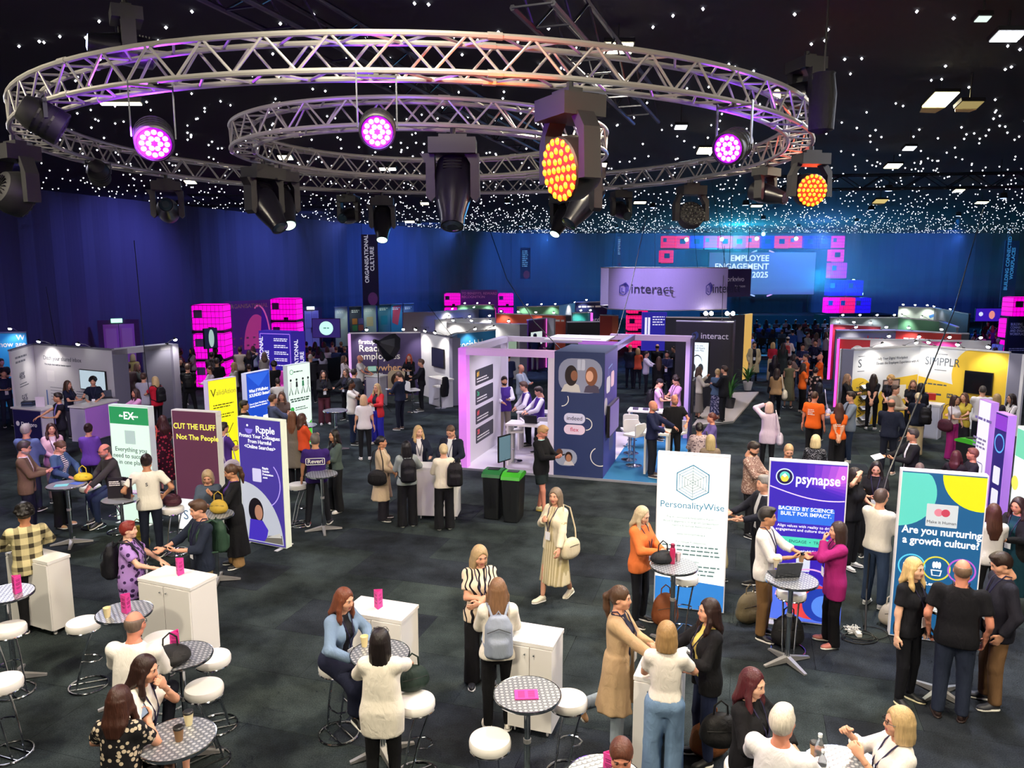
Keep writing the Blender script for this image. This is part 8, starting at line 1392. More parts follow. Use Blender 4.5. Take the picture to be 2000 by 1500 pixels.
N('man in brown tweed blazer reading violet leaflet', 46, 862, 1.78, 75, 'shirt#e8e8ea', 'trousers#1a1d2e', 'short#3a3230', 'l', 'phone phone', m, lod=2, j='blazer#6a5744', ex='glasses', held='leaflet:r', beard='#8a8078', shoes='#f0eeea', head=(0, 12))
N('woman in denim jacket and striped top at leaflet table', 118, 865, 1.68, 50, 'tee#ece8e4/#22243a/hstripe/190', 'wide#15161c', 'lowbun#5a4030', 'l', 'table table', lod=2, j='open#3f5878', head=(0, 22), shoes='#c8a078', lean=0.12)
N('grey haired man in blue shirt seen from behind', 50, 829, 1.8, 150, 'shirt#5d6f9c', 'slim#20253a', 'short#9a9690', 'l', 'phone phone', m, sleeve='long')
N('woman in pale pink blazer with dark brown hair', 99, 828, 1.66, 10, 'tuck#e8dce4', 'slim#d0b0b8', 'long#3a2420', 'l', 'clasp', j='blazer#d8b4bc', ex=LN)
N('woman in violet tee with hair bun seen from behind', 172, 828, 1.68, 165, 'tee#6a46a8', 'slim#191a26', 'bun#2a1c1a', 'l', 'clasp')
N('bald bearded man in dark olive jacket seated at small table', 203, 868, 1.78, 290, 'tee#2a2a2a', 'slim#22304a', 'fringe_bald#4a3a30', 'r', 'table reach', m, lod=2, j='closed#3a3a36', ex='glasses', pose='sit', beard='#7a6a60', lean=0.2)
N('man with topknot in white tee standing hands on hips', 285, 888, 1.8, 172, 'tee#e8e4d6', 'slim#1a2030', 'bun#2a201c', 'm', 'hip', m, lod=2, width=1.08, shoes='#1a1a1a')
N('red haired woman in violet flower print blouse at big white counter', 250, 1020, 1.64, 75, 'tunic#a884c8/#3a2450/floral/14', 'slim#2a2a30', 'short#7a2a24', 'p', 'table table', lod=2, fat=1.3, ex='bp_black ' + LN, width=1.05)
N('man in navy shirt with green backpack gesturing with phone', 386, 978, 1.8, 292, 'shirt#1e2636', 'trousers#8a7a54', 'quiff#4a3424', 'l', 'gest phone', m, lod=2, ex='bp_green ' + LN, held='phone:l', sleeve='34', head=(0, 10))
N('blond woman in denim jacket sitting looking down', 405, 925, 1.66, 350, 'tee#2a2c34', 'slim#22242c', 'bob#a08a6a', 'l', 'phone', j='closed#4a5666', pose='sit', head=(0, 25), ex='nostool', seat=0.75)
N('woman in long black leather coat with brown ponytail', 450, 908, 1.72, 282, 'tuck#4a2a78', 'wide#9a7a50', 'pony#4a3426', 'm', 'phonehi', lod=2, c='long#15161a', head=(0, 15))
N('woman in red and black floral dress behind pale green panel', 317, 812, 1.7, 200, 'dress#3a1420/#b83a4c/floral/16', '', 'wavy#3a1a1a', 'l', 'phonehi', ex='bag_coral')
N('man in violet tee with white outlined word on the back', 615, 848, 1.78, 175, 'tee#3a2470', 'slim#1c1e24', 'short#5a5450', 'm', 'phone down', m, lod=2, pose='wide', width=1.06, shoes='#22242a')
N('woman in grey green cardigan with long black hair', 652, 840, 1.68, 295, 'tuck#1c1c20', 'wide#17181c', 'long#1a1412', 'm', 'phone', lod=2, j='crop#4a5854', ex=LN, shoes='#f0eeea', held='leafletw:r')
N('woman in beige trench coat with black bun', 745, 853, 1.66, 75, 'tuck#d8c8b0', 'wide#24222a', 'lowbun#18141a', 'm', 'clasp', lod=2, c='mid#c0ac90', ex='bag_black_r')
N('woman in grey sweater with black backpack at green front counter', 793, 862, 1.66, 188, 'sweater#9aa4a4', 'wide#15161a', 'bobs#17161a', 'l', 'table phone', lod=2, sleeve='long', ex='bp_black', shoes='#efeee8')
N('blond woman in navy jacket leaning on green front counter', 817, 832, 1.68, 8, 'tee#e4e4e8', 'slim#3a5a8a', 'long#c8aa78', 'p', 'table gest', j='open#1d2438', ex=LN, head=(-20, 10), shoes='#d8c860')
N('short haired man in navy jacket looking down at counter', 880, 835, 1.8, 335, 'shirt#dfe6e2', 'slim#20242e', 'buzz#5a4434', 'l', 'phone table', m, j='open#1b2030', head=(0, 28), ex=LN)
N('blond woman in cream sweater with backpack on one shoulder', 866, 868, 1.64, 186, 'sweater#e2dcc4', 'wide#16171a', 'lowbun#c8b48a', 'l', 'phone', lod=2, sleeve='long', ex='bp_side', shoes='#f2f0ea')
N('man in black hoodie and shorts typing on phone', 1060, 836, 1.8, 62, 'tee#a8d8d4', 'shorts#1e2a2a', 'short#b08a5c', 'r', 'phone', m, lod=2, j='hoodie#121316', head=(0, 25), held='phone:r', shoes='#e8e0a8', pose='step', sole='#d8c050')
N('woman in striped cream dress walking with canvas bag', 1085, 955, 1.7, 318, 'dress#dcd0aa/#b8aa80/stripe/150', '', 'bob#7a6a58', 'l', 'strap swing', lod=2, j='open#e0d6ba', ex='bag_cream ' + LN, pose='walk', shoes='#efe8d0', head=(-15, 0))
N('blond woman in cream zebra print shirt with folded arms', 937, 1067, 1.7, 12, 'shirt#e6d2b8/#1c1820/zebra/5', 'wide#121216', 'bobs#a8906a', 'l', 'cross cross2', lod=2, head=(-12, 14), ex='lanyard')
N('woman with long light brown hair and grey blue backpack', 972, 1131, 1.7, 182, 'sweater#e8e2d4', 'slim#101014', 'vlong#7a5a40', 'l', 'phone', lod=2, sleeve='long', ex='bp_grey', shoes='#ece6dc')
N('auburn haired woman in pale denim jacket sitting at table', 672, 1151, 1.68, 48, 'tee#1c1c22', 'longskirt#1c2036', 'long#6a3a26', 'l', 'table table', lod=2, j='open#7a92ae', pose='sit', lean=0.2, ex=LN)
N('woman in white linen blouse with black bob from behind', 742, 1230, 1.66, 168, 'tunic#e8e2d4', 'slim#131316', 'bobs#1a1414', 'l', 'reach table', lod=2, sleeve='34', ex='shades', fat=1.15)
N('woman in orange jacket with long ash blond hair reading phone', 1255, 996, 1.68, 58, 'tuck#d8704a', 'slim#14161c', 'long#b8a888', 'p', 'phone', lod=2, j='closed#e0763c', head=(0, 22), held='phone:r', ex=LN)
N('woman in long beige hooded jacket with wavy ponytail', 1213, 1148, 1.72, 75, 'tuck#26283a', 'trousers#9aa8b4', 'pony#4a3424', 'l', 'reach phone', lod=2, c='mid#b89c78', pose='kick', shoes='#c89a70', ex=LN, held='phone:r')
N('woman in white tee and pale blue wide trousers from behind', 1303, 1216, 1.68, 182, 'tuck#ece6de', 'wide#7a98bc', 'bob#9a7a50', 'l', 'table phone', lod=2)
N('woman in black jacket and yellow scarf holding lidded cup', 1385, 1172, 1.7, 292, 'tuck#d8c46a', 'slim#1c2440', 'long#2a1a18', 'l', 'gest cup', lod=2, j='open#121216', ex=LN, held='cup:l')
N('woman with dark red hair in black blazer', 1472, 1312, 1.68, 62, 'tuck#17171a', 'slim#17171c', 'long#4a1c22', 'p', 'table', lod=2, j='blazer#121216', ex=LN, pose='sit', head=(0, 10))
N('white haired man in white shirt from behind with lanyard', 1530, 1386, 1.78, 160, 'shirt#e6e4e8', 'slim#22242e', 'short#d0c8bc', 'r', 'cup table', m, lod=2, sleeve='long', pose='sit', width=1.1, fat=1.1, held='cup:r')
N('blond woman in glasses and white top raising both hands', 1757, 1388, 1.66, 292, 'shirt#e8e2de', 'slim#22242c', 'bob#b89c70', 'l', 'up', lod=2, sleeve='34', ex='glasses ' + LN, pose='sit')
N('person with parted brown hair at the bottom edge', 1214, 1450, 1.66, 0, 'tee#3a3a44', 'slim#22242c', 'lowbun#5a3428', 'r', 'table', lod=2, pose='sit', head=(0, 15))
N('man in white shirt and brown trousers looking at phone', 1500, 993, 1.78, 78, 'shirt#e8e6e2', 'trousers#7a5c3a', 'quiff#2a2422', 'm', 'phone gest', m, lod=2, held='phone:r', sleeve='34', shoes='#1c1c20', ex=LN)
N('woman in magenta blouse holding coffee with hand at mouth', 1637, 1021, 1.66, 290, 'tunic#9a1f6a', 'flare#121216', 'bobs#3a2a26', 'l', 'cup chin', lod=2, held='cup:r', sleeve='long', shoes='#c87a70', ex=LN)
N('woman with long blond hair in black tee by blue panel', 1788, 1092, 1.7, 58, 'tee#14151c', 'slim#12131a', 'long#d0b078', 'p', 'down', lod=2, ex=LN, shoes='#23262a', sole='#e8dfb8')
N('bald man in black tee and jeans from behind', 1882, 1094, 1.82, 182, 'tee#131319', 'trousers#252d40', 'fringe_bald#7a6250', 'r', 'pocket pocket', m, lod=2, width=1.15, fat=1.15, ex=LN, shoes='#2a1a18', sole='#2a1a18')
N('man in charcoal blazer and tan chinos looking down', 1957, 1088, 1.8, 292, 'tee#22243a', 'trousers#7a5c40', 'short#2a1c18', 'l', 'pocket', m, lod=2, j='blazer#22222e', head=(0, 25), width=1.1, fat=1.1, ex=LN, shoes='#3a3c44')
N('woman in black leather jacket and teal dress at right edge', 1990, 972, 1.68, 330, 'dress#123a48', '', 'long#2a1c1c', 'm', 'phone', j='open#141418', head=(0, 15), ex=LN)
N('woman with long brown hair and white top behind blue panel', 1942, 985, 1.66, 200, 'tee#e6e0e0', 'slim#15151a', 'vlong#4a2c22', 'l', 'phone')
N('person in white hoodie and jeans behind blue panel', 1722, 957, 1.76, 150, 'sweater#e2ddd0', 'trousers#33445e', 'short#4a3a34', 'l', 'phone', m, sleeve='long', shoes='#efece6')
N('woman in black with hand on forehead', 1672, 915, 1.68, 62, 'tee#17171c', 'trousers#17171c', 'bobs#221a1a', 'l', 'head phone', shoes='#e8e6e2')
N('woman with black fringe in black tee typing on phone', 1712, 906, 1.68, 0, 'tee#131316', 'wide#131318', 'long#1a1414', 'l', 'phone', head=(0, 24), held='phone:r', ex=LN)
N('bearded man in patterned brown shirt on phone', 1472, 868, 1.78, 68, 'shirt#8a6a60/#c8b0a0/speck/40', 'slim#16161a', 'short#2a201c', 'l', 'phone', m, sleeve='long', ex='glasses', beard='#3a2a24', head=(0, 22), held='phone:r', fat=1.1)
N('fair haired man behind purple panel looking down', 1541, 872, 1.76, 10, 'shirt#2a2c3a', 'slim#22242c', 'buzz#b09068', 'l', 'phone', m, head=(0, 28), held='leafletw:l')
N('woman with short blond curls in black sequin top', 1594, 850, 1.66, 175, 'blouse#1c1c22/#8a8a92/speck/60', 'slim#17171c', 'bob#cdb88a', 'l', 'phone', sleeve='long')
N('grey haired man in dark suit behind purple panel', 1492, 930, 1.78, 300, 'shirt#cdd0da', 'slim#1a1c26', 'short#7a7672', 'l', 'gest', m, j='blazer#1c1e2a')
N('woman in beige dress behind white hexagon panel', 1404, 938, 1.66, 70, 'dress#c8b88a', '', 'bob#a08a68', 'l', 'phone')
# --- middle right
N('woman in lilac shirt touching her pink hair', 1503, 786, 1.68, 182, 'tunic#d8c4dc', 'slim#14151c', 'bob#d8b0a4', 'l', 'down head', sleeve='long', ex='bag_lilac')
N('man in orange tee with white back print', 1592, 765, 1.8, 160, 'tee#e8641e', 'slim#15161a', 'buzz#4a3428', 'r', 'down', m, width=1.05)
N('woman in orange tee holding phone behind her back', 1640, 788, 1.68, 188, 'tee#e8641e', 'wide#15151a', 'vlong#4a2c26', 'l', 'behind', held='phone:r')
N('man in grey blue blazer smiling at orange tee woman', 1662, 766, 1.8, 292, 'tee#232838', 'slim#26344e', 'quiff#33261f', 'l', 'gest phone', m, j='blazer#7a8698', shoes='#efeae0')
N('bald man in navy sweater standing in right aisle', 1742, 780, 1.82, 175, 'sweater#191f34', 'slim#191d2c', 'fringe_bald#5a463a', 'r', 'pocket phone', m, sleeve='long', width=1.1, shoes='#d8b4a4')
N('man in black suit with clipboard beside small white table', 1783, 838, 1.78, 290, 'shirt#e8e8ee', 'slim#15151a', 'short#3a3634', 'm', 'gest phone', m, j='blazer#14141a', held='leafletw:r')
N('woman with blond bun in navy tee and cream trousers', 1794, 768, 1.66, 182, 'tee#171c2c', 'wide#c8b894', 'lowbun#cdb88c', 'l', 'phone', ex='bp_side')
N('woman in white tee and magenta trousers with plum bag', 1866, 773, 1.66, 60, 'tuck#e6dcdc', 'wide#a8287c', 'bobs#3a2622', 'l', 'phone clasp', ex='bag_plum')
N('woman in yellow scarf behind magenta trousers woman', 1884, 768, 1.66, 330, 'blouse#c8b040', 'longskirt#2a2830', 'wavy#5a3a2c', 'l', 'gest')
N('man in white tee with cropped grey hair', 1920, 754, 1.8, 190, 'tee#e2dfe0', 'slim#1d2230', 'buzz#4a4440', 'l', 'phone', m, width=1.08)
N('woman with shoulder length blond hair from behind', 1948, 770, 1.68, 185, 'tee#3a3440', 'slim#1a1a20', 'bobs#a88c62', 'l', 'phone')
N('woman in black white patterned blouse at pink counter', 1976, 770, 1.68, 300, 'blouse#e4e0e0/#16161a/zebra/6', 'slim#17171c', 'long#2a1e1e', 'l', 'phone', sleeve='long', ex='glasses')
N('woman in black tee with long dark hair hands behind back', 1707, 731, 1.7, 175, 'tee#121218', 'slim#121217', 'vlong#261a18', 'l', 'behind', shoes='#efeae6')
N('woman with curly blond hair black tee and badge', 1740, 735, 1.68, 345, 'tee#15151c', 'slim#15151c', 'curly#b8925a', 'l', 'clasp', ex='glasses ' + LN)
N('man in beige shirt near yellow wall', 1750, 753, 1.76, 60, 'shirt#a89a84', 'trousers#4a4438', 'quiff#4a3a30', 'l', 'phone', m, sleeve='long')
N('smiling woman in black tee by yellow wall corner', 1784, 743, 1.66, 5, 'tee#17171e', 'slim#17171e', 'long#6a4c38', 'l', 'clasp')
N('person in dark jacket seen from behind by yellow wall', 1799, 749, 1.72, 190, 'tee#1a1c28', 'slim#181a24', 'bob#181414', 'l', 'phone', j='closed#1a1c28')
N('woman in black coat at left end of yellow booth', 1656, 731, 1.7, 80, 'tuck#17171c', 'slim#17171c', 'wavy#8a6a50', 'l', 'phone', j='open#131318')
N('woman with dark red hair sitting behind blue panel', 1869, 882, 1.62, 160, 'tee#221c26', 'slim#18181e', 'long#4a2028', 'l', 'table', pose='sit', ex='nostool', seat=0.5)
N('young man in dark shirt lit pink beside lilac panel', 1900, 878, 1.7, 285, 'shirt#22202e', 'slim#18181e', 'short#7a4a44', 'r', 'table', m, pose='sit', ex='nostool', seat=0.5)
N('seated person with grey brown hair behind blue panel top', 1797, 906, 1.62, 180, 'tee#22202a', 'slim#18181e', 'buzz#6a5a54', 'l', 'table', m, pose='sit', ex='nostool', seat=0.5)
# --- aisle beyond the black booth
N('man in beige jacket with badge and backpack straps', 1474, 668, 1.76, 8, 'tee#1a1a1e', 'slim#18181c', 'short#2a201c', 'm', 'pocket', m, lod=0, c='open#c4b48a', ex=LN)
N('man in white shirt by amber panel', 1469, 651, 1.76, 280, 'shirt#ddd6d6', 'slim#2a2a34', 'short#3a2c26', 'm', 'phone', m, lod=0, sleeve='long')
N('woman in red top from behind in far aisle', 1510, 669, 1.68, 182, 'tuck#c02840', 'wide#d0c0a8', 'bob#c8a878', 'l', 'clasp', lod=0, sleeve='long')
N('woman in dark green coat from behind in far aisle', 1530, 670, 1.7, 178, 'tee#26302c', 'slim#1a1c20', 'vlong#2a2020', 'l', 'clasp', lod=0, c='mid#28322e')
N('person in white jacket with red backpack and cap', 1539, 658, 1.76, 182, 'sweater#d8cfc8', 'slim#2a2a34', 'cap#d8d4cc', 'l', 'strap', m, lod=0, sleeve='long', ex='bp_red')
N('man in navy polo with folded arms at pink counter', 1568, 672, 1.76, 5, 'tee#171d34', 'slim#171a26', 'short#201816', 't', 'cross cross2', m, lod=0, ex=LN)
N('taller man in navy polo leaning at pink counter', 1593, 664, 1.82, 350, 'tee#171d34', 'slim#171a26', 'short#201816', 'm', 'table', m, lod=0, ex=LN)
N('man in orange tee talking at crimson booth', 1574, 692, 1.78, 292, 'tee#e8641e', 'slim#16161c', 'short#3a2a22', 'l', 'phone', m, lod=0)
N('bald man in orange tee at crimson booth', 1602, 692, 1.78, 282, 'tee#e8641e', 'slim#16161c', 'bald#000000', 'r', 'phone', m, lod=0, beard='#6a4a3a')
N('woman in orange tee with dark hair and black trousers', 1570, 710, 1.68, 110, 'tee#e8641e', 'slim#16161c', 'long#2a1e1c', 'l', 'clasp down', shoes='#d8c8b8')
N('woman in sleeveless khaki dress from behind', 1543, 704, 1.68, 182, 'dress#5a5844', '', 'lowbun#261c1a', 'l', 'clasp', sleeve='none')
N('woman in taupe jacket with dark hair in aisle', 1551, 692, 1.66, 100, 'tuck#8a7468', 'slim#22222a', 'long#261c1c', 'l', 'phone', lod=0, j='open#8a7468')
N('woman in long black dress with long black hair', 1514, 694, 1.68, 180, 'dress#14141c', '', 'vlong#16121a', 'm', 'clasp', lod=0, sleeve='long')
N('woman in camel top with cream tote walking away', 1518, 720, 1.68, 172, 'sweater#a8845c', 'slim#16161e', 'long#2a1c1a', 'l', 'clasp', sleeve='long', ex='bag_tote_r', pose='walk', shoes='#efece8')
N('woman in black rose print dress at crimson booth', 1593, 718, 1.68, 172, 'dress#1a1418/#c8a098/floral/9', '', 'short#2a1c1a', 'l', 'phone', sleeve='34')
N('woman in black with white tote at crimson booth', 1601, 748, 1.66, 175, 'tunic#131318', 'slim#131318', 'bobs#16121a', 'l', 'clasp', sleeve='long', ex='bag_lilac')
for i, (x, y, c, hc) in enumerate(((1549, 644, '#2f5aa8', '#2a2020'), (1563, 634, '#7a98b8', '#3a3028'), (1578, 649, '#b8b4a4', '#3a2a22'), (1595, 650, '#d8b8c8', '#5a4038'), (1614, 649, '#d8c8d0', '#4a342c'))): N(('visitor in blue jacket', 'tall visitor in pale blue shirt', 'visitor in stone jacket', 'visitor in pale pink top', 'visitor in white pink top')[i] + ' standing before the main stage', x, y, 1.72 + 0.1 * (i == 1), 180 - 60 * (i % 3), 'tee' + c, 'slim#1c2030', ('short', 'buzz', 'short', 'long', 'long')[i] + hc, 'l', 'phone', m if i < 3 else 'f', lod=0, sleeve='long')
# --- left middle
N('man in navy polo with badge at far left counter', 6, 722, 1.78, 15, 'tee#1c2444', 'slim#1a1e30', 'short#2a2020', 'l', 'phone', m, ex=LN)
N('person in black polo by the blue booth', 2, 701, 1.78, 20, 'tee#12131c', 'slim#12131c', 'short#2a2422', 'l', 'phone', m, lod=0)
N('woman in navy tee checking phone behind lit counter', 132, 744, 1.66, 55, 'tee#1a2038', 'slim#3a3a44', 'long#4a3428', 'l', 'phone', held='phone:r', ex=LN)
N('person with dark curls in navy tee behind lit counter', 181, 738, 1.68, 350, 'tee#151d34', 'slim#20242e', 'curly#1a1414', 'l', 'table', ex=LN)
N('man in black waistcoat and lilac shirt at navy counter', 112, 768, 1.74, 285, 'shirt#8a80cc', 'slim#14141c', 'short#241a18', 'm', 'reach phone', m, sleeve='long', j='vest#131320')
N('woman in pink blouse reaching over lit counter', 264, 760, 1.64, 290, 'blouse#d898c8', 'slim#2a2430', 'long#3a2626', 'r', 'reach', sleeve='long')
N('blond person in yellow top inside grey portal', 259, 692, 1.72, 180, 'tee#c8bc7a', 'slim#24242c', 'bob#cdbd9a', 'l', 'phone', lod=0)
N('person in brown jacket inside grey portal', 250, 710, 1.7, 175, 'tee#6a5a54', 'slim#24242c', 'short#3a2c28', 'l', 'phone', m, lod=0, j='closed#6a5a54')
N('woman in sage jacket with wavy hair in grey portal', 268, 710, 1.66, 75, 'tee#5a6058', 'slim#24242c', 'wavy#8a6e54', 'l', 'phone', lod=0, j='closed#5a6058')
N('man in pale checked shirt from behind at grey portal', 280, 729, 1.78, 160, 'shirt#a8a8bc', 'slim#242c48', 'short#4a342c', 'l', 'phone', m, sleeve='long')
N('woman in red top with black backpack at grey portal', 302, 736, 1.68, 215, 'tee#c82038', 'slim#15151c', 'bobs#cdb080', 'l', 'gest', ex='bp_black')
N('woman in black sweater and patterned trousers', 352, 700, 1.68, 10, 'sweater#14141c', 'wide#4a4a48/#b8b4a8/speck/30', 'long#2a201e', 'l', 'phone', sleeve='long', shoes='#d8d4cc')
N('man with large dark backpack from behind', 366, 711, 1.78, 178, 'tee#17181e', 'slim#15161c', 'short#5a463a', 'l', 'clasp', m, ex='bp_black', pose='wide')
N('woman in grey cardigan with long black hair and badge', 374, 680, 1.7, 290, 'tuck#2a2430', 'slim#17171e', 'long#181418', 'm', 'clasp', lod=0, j='open#8a7a84', ex=LN)
N('person in maroon top in dark violet light', 352, 682, 1.7, 90, 'tee#5a2038', 'slim#18141e', 'curly#16121a', 'b', 'phone', lod=0)
N('person in grey parka near magenta tanks', 413, 688, 1.74, 170, 'tee#4a4244', 'slim#1a1a22', 'short#2c2220', 'l', 'phone', m, lod=0, j='hoodie#4a4244')
N('man in black near the tilted screen', 421, 678, 1.8, 30, 'tee#14121c', 'slim#14121c', 'buzz#14100e', 'b', 'phone', m, lod=0)
N('man in black jacket from behind near yellow panel', 423, 700, 1.78, 175, 'tee#1a1820', 'slim#1a1820', 'short#3a302c', 'l', 'phone', m, lod=0, j='closed#1a1820')
N('woman in white top facing away from yellow panel', 409, 716, 1.66, 290, 'tee#d8ccd8', 'slim#1a1820', 'lowbun#4a3228', 'l', 'phone', lod=0, sleeve='long')
N('man in beige shirt from behind by purple backdrop', 468, 678, 1.78, 178, 'shirt#b0a294', 'slim#15161c', 'short#3a2e28', 'l', 'phone', m, lod=0, sleeve='long')
N('woman with glasses and long blond hair near blue panel', 456, 708, 1.68, 285, 'sweater#a8a098', 'slim#1a1c22', 'long#b09068', 'l', 'phone', lod=0, sleeve='long', ex='glasses')
N('woman taking a photo of the purple backdrop', 486, 684, 1.68, 175, 'tee#16161e', 'slim#15151c', 'long#3a2a26', 'l', 'head phonehi', lod=0)
N('woman in pale blue shirt by purple backdrop', 494, 676, 1.66, 180, 'shirt#b8c0d4', 'slim#15151c', 'long#4a362e', 'l', 'phone', lod=0, sleeve='long')
N('short visitor with brown hair near blue panel', 486, 712, 1.6, 180, 'tee#3a3440', 'slim#15151c', 'short#3a2620', 'l', 'phone', m, lod=0)
N('woman in grey coat from behind by agenda board', 516, 688, 1.7, 182, 'tee#9a948c', 'slim#1a1a20', 'wavy#5a483c', 'l', 'clasp', lod=0, c='mid#9a948c')
N('person in black tee by agenda board', 534, 707, 1.72, 200, 'tee#131318', 'slim#15151c', 'curly#1c1614', 'l', 'phone', m, lod=0)
N('grey haired man in dark jacket from behind at drape barrier', 606, 692, 1.78, 178, 'tee#24242e', 'slim#1c1e28', 'buzz#a8a29a', 'l', 'clasp', m, j='closed#24242e')
N('woman in dark top and maroon trousers on phone', 631, 724, 1.7, 10, 'sweater#17171c', 'wide#5a2c3a', 'wavy#33221e', 'l', 'phone', sleeve='long', ex='glasses ' + LN, held='phone:r', shoes='#e8e0e0')
N('man in grey blue shirt talking by blue panel', 533, 771, 1.76, 110, 'shirt#4a5270', 'slim#20242e', 'short#4a3628', 'l', 'gest', m, sleeve='long')
N('woman with long brown hair facing man in grey blue shirt', 550, 766, 1.66, 345, 'tee#6a5a54', 'slim#24242c', 'long#5a4030', 'l', 'phone')
N('man with black hair and black jacket by yellow panel', 477, 783, 1.76, 80, 'tee#17171c', 'slim#17171c', 'short#15120f', 'm', 'phone', m, j='closed#15151a')
N('person in white top seated behind blue panel', 542, 740, 1.66, 185, 'tee#d8d4cc', 'slim#24242c', 'short#3a2e2a', 'l', 'table', m, lod=0, pose='sit', ex='nostool', seat=0.5)
N('woman in long grey cardigan behind violet panel', 571, 804, 1.7, 160, 'tee#6a6258', 'wide#17171e', 'vlong#6a4430', 'l', 'phone', c='mid#6f675e')
N('woman in red orange top behind violet panel', 590, 808, 1.66, 120, 'sweater#d8502a', 'slim#17171e', 'long#4a3026', 'l', 'phone', sleeve='long')
N('person in violet tee carrying white tote behind maroon panel', 436, 826, 1.7, 120, 'tee#5a3a98', 'trousers#33404e', 'short#2a2220', 'l', 'phone', m, ex='bag_lilac')
N('bald man in white polo at podium laptop', 703, 694, 1.8, 75, 'tee#dcd8d6', 'slim#1e2436', 'bald#000000', 'r', 'table', m, fat=1.1, beard='#8a6a5a')
N('woman in white cardigan by plum booth', 672, 695, 1.68, 75, 'tuck#d8d0d8', 'slim#22242e', 'long#5a4034', 'l', 'phone', j='open#e0d8e0')
N('woman in black jacket gesturing with badge', 675, 721, 1.66, 322, 'tuck#2a2c3a', 'slim#15161c', 'long#4a3a30', 'l', 'gest', j='open#15161e', ex='glasses ' + LN)
N('man in grey sweater from behind beside podium', 692, 721, 1.76, 140, 'sweater#3a3e46', 'slim#1c2030', 'short#2e2420', 'l', 'phone', m, sleeve='long')
N('bald dark skinned man in white polo explaining with hands', 686, 742, 1.82, 78, 'tee#e2e0da', 'trousers#1e2a48', 'buzz#1a1412', 'b', 'gest', m, lod=1, fat=1.1)
N('person with short fair hair in white tee from behind', 710, 772, 1.68, 178, 'tee#e0dce4', 'slim#16181e', 'bob#c8a484', 'l', 'down', shoes='#efece8')
N('blond woman in red blazer and royal blue trousers', 736, 750, 1.7, 318, 'tee#22222a', 'wide#2a2aa8', 'wavy#b09468', 'l', 'gest cup', j='open#c83038', ex='glasses ' + LN, shoes='#efece8')
N('man in navy hoodie from behind reading phone', 779, 726, 1.78, 235, 'sweater#1c2238', 'slim#181c2c', 'short#4a3a30', 'l', 'phone', m, sleeve='long', head=(0, 20), held='phone:r', shoes='#6a564a')
N('red haired woman in black dress holding white mug', 799, 692, 1.72, 345, 'dress#14141c', '', 'wavy#b0402a', 'p', 'cup phone', sleeve='34', ex=LN)
N('man in black turtleneck at tall white bar chair', 822, 702, 1.78, 275, 'sweater#14151c', 'slim#14151c', 'short#5a463a', 'l', 'phone table', m, sleeve='long', ex=LN, shoes='#3a3634')
# --- centre island booth
VJ = 'bomber#4a2f8a'; zp = 0.035
N('man in violet varsity jacket with word on his back', 960, 738, 1.8, 172, 'tee#e6e4ea', 'slim#1c2236', 'short#2a2220', 'l', 'phone', m, j=VJ, z0=zp)
N('bearded man in violet varsity jacket facing out', 985, 736, 1.8, 15, 'tee#e6e4ea', 'trousers#8a8272', 'short#201816', 'm', 'table phone', m, j=VJ, beard='#1c1412', z0=zp)
N('man with glasses in violet varsity jacket leaning on table', 1023, 745, 1.8, 280, 'tee#e6e4ea', 'slim#1a1c26', 'quiff#4a342a', 'l', 'table', m, j=VJ, ex='glasses', z0=zp, lean=0.2)
N('man in violet varsity jacket looking down at white table', 1052, 755, 1.8, 285, 'tee#e6e4ea', 'slim#14161c', 'short#2a221e', 'l', 'table', m, j=VJ, head=(0, 20), z0=zp)
N('man in navy sweater behind varsity jacket group', 993, 690, 1.8, 178, 'sweater#20284a', 'slim#1a2034', 'short#2e2622', 'l', 'phone', m, lod=0, sleeve='long')
N('man in dark navy top beside man in navy sweater', 978, 692, 1.78, 160, 'sweater#1a2038', 'slim#1a2034', 'short#2e2622', 'l', 'phone', m, lod=0, sleeve='long')
N('bald man in light grey suit inside island booth', 1018, 712, 1.8, 60, 'shirt#c8ccd8', 'trousers#8a94a4', 'fringe_bald#6a5a50', 'r', 'phone', m, lod=0, j='blazer#98a2b2')
N('man in navy from behind at the blank pale screen', 1045, 652, 1.78, 175, 'sweater#1c2338', 'slim#9a9484', 'short#2a2420', 'l', 'phone', m, lod=0, sleeve='long')
N('brunette visitor beside blue wordmark wall', 978, 661, 1.66, 100, 'tee#4a3a44', 'slim#22222a', 'long#3a2a28', 'l', 'phone', lod=0)
N('blond visitor by the pink lit wall edge', 1077, 657, 1.68, 290, 'tee#2a2a34', 'slim#22222a', 'wavy#b8906a', 'l', 'phone', lod=0, j='closed#22222c')
N('bald man in navy jacket from behind past lilac frame', 1231, 673, 1.8, 175, 'tee#1b2136', 'slim#171a28', 'bald#000000', 'r', 'clasp', m, lod=0, j='closed#1b2136')
N('tall man in dark jacket from behind past lilac frame', 1284, 672, 1.82, 180, 'tee#17171e', 'slim#17171e', 'fringe_bald#4a3a34', 'l', 'clasp', m, lod=0, j='closed#17171e')
N('woman in white blouse with dark hair past lilac frame', 1263, 686, 1.68, 80, 'blouse#dcd4dc', 'slim#22222c', 'lowbun#2a201e', 'l', 'gest', lod=0, sleeve='long')
N('woman in coral top past lilac frame', 1246, 680, 1.66, 180, 'tee#d85a3c', 'slim#22222c', 'bob#b8926a', 'l', 'phone', lod=0)
N('woman in black with long brown hair past lilac frame', 1287, 697, 1.68, 185, 'tunic#141418', 'slim#141418', 'vlong#4a3428', 'l', 'clasp', lod=0, sleeve='long')
N('smiling man in navy shirt with badge past lilac frame', 1303, 686, 1.78, 350, 'tee#1a2038', 'slim#16192a', 'short#1f1816', 'm', 'phone', m, lod=0, ex=LN, sleeve='long')
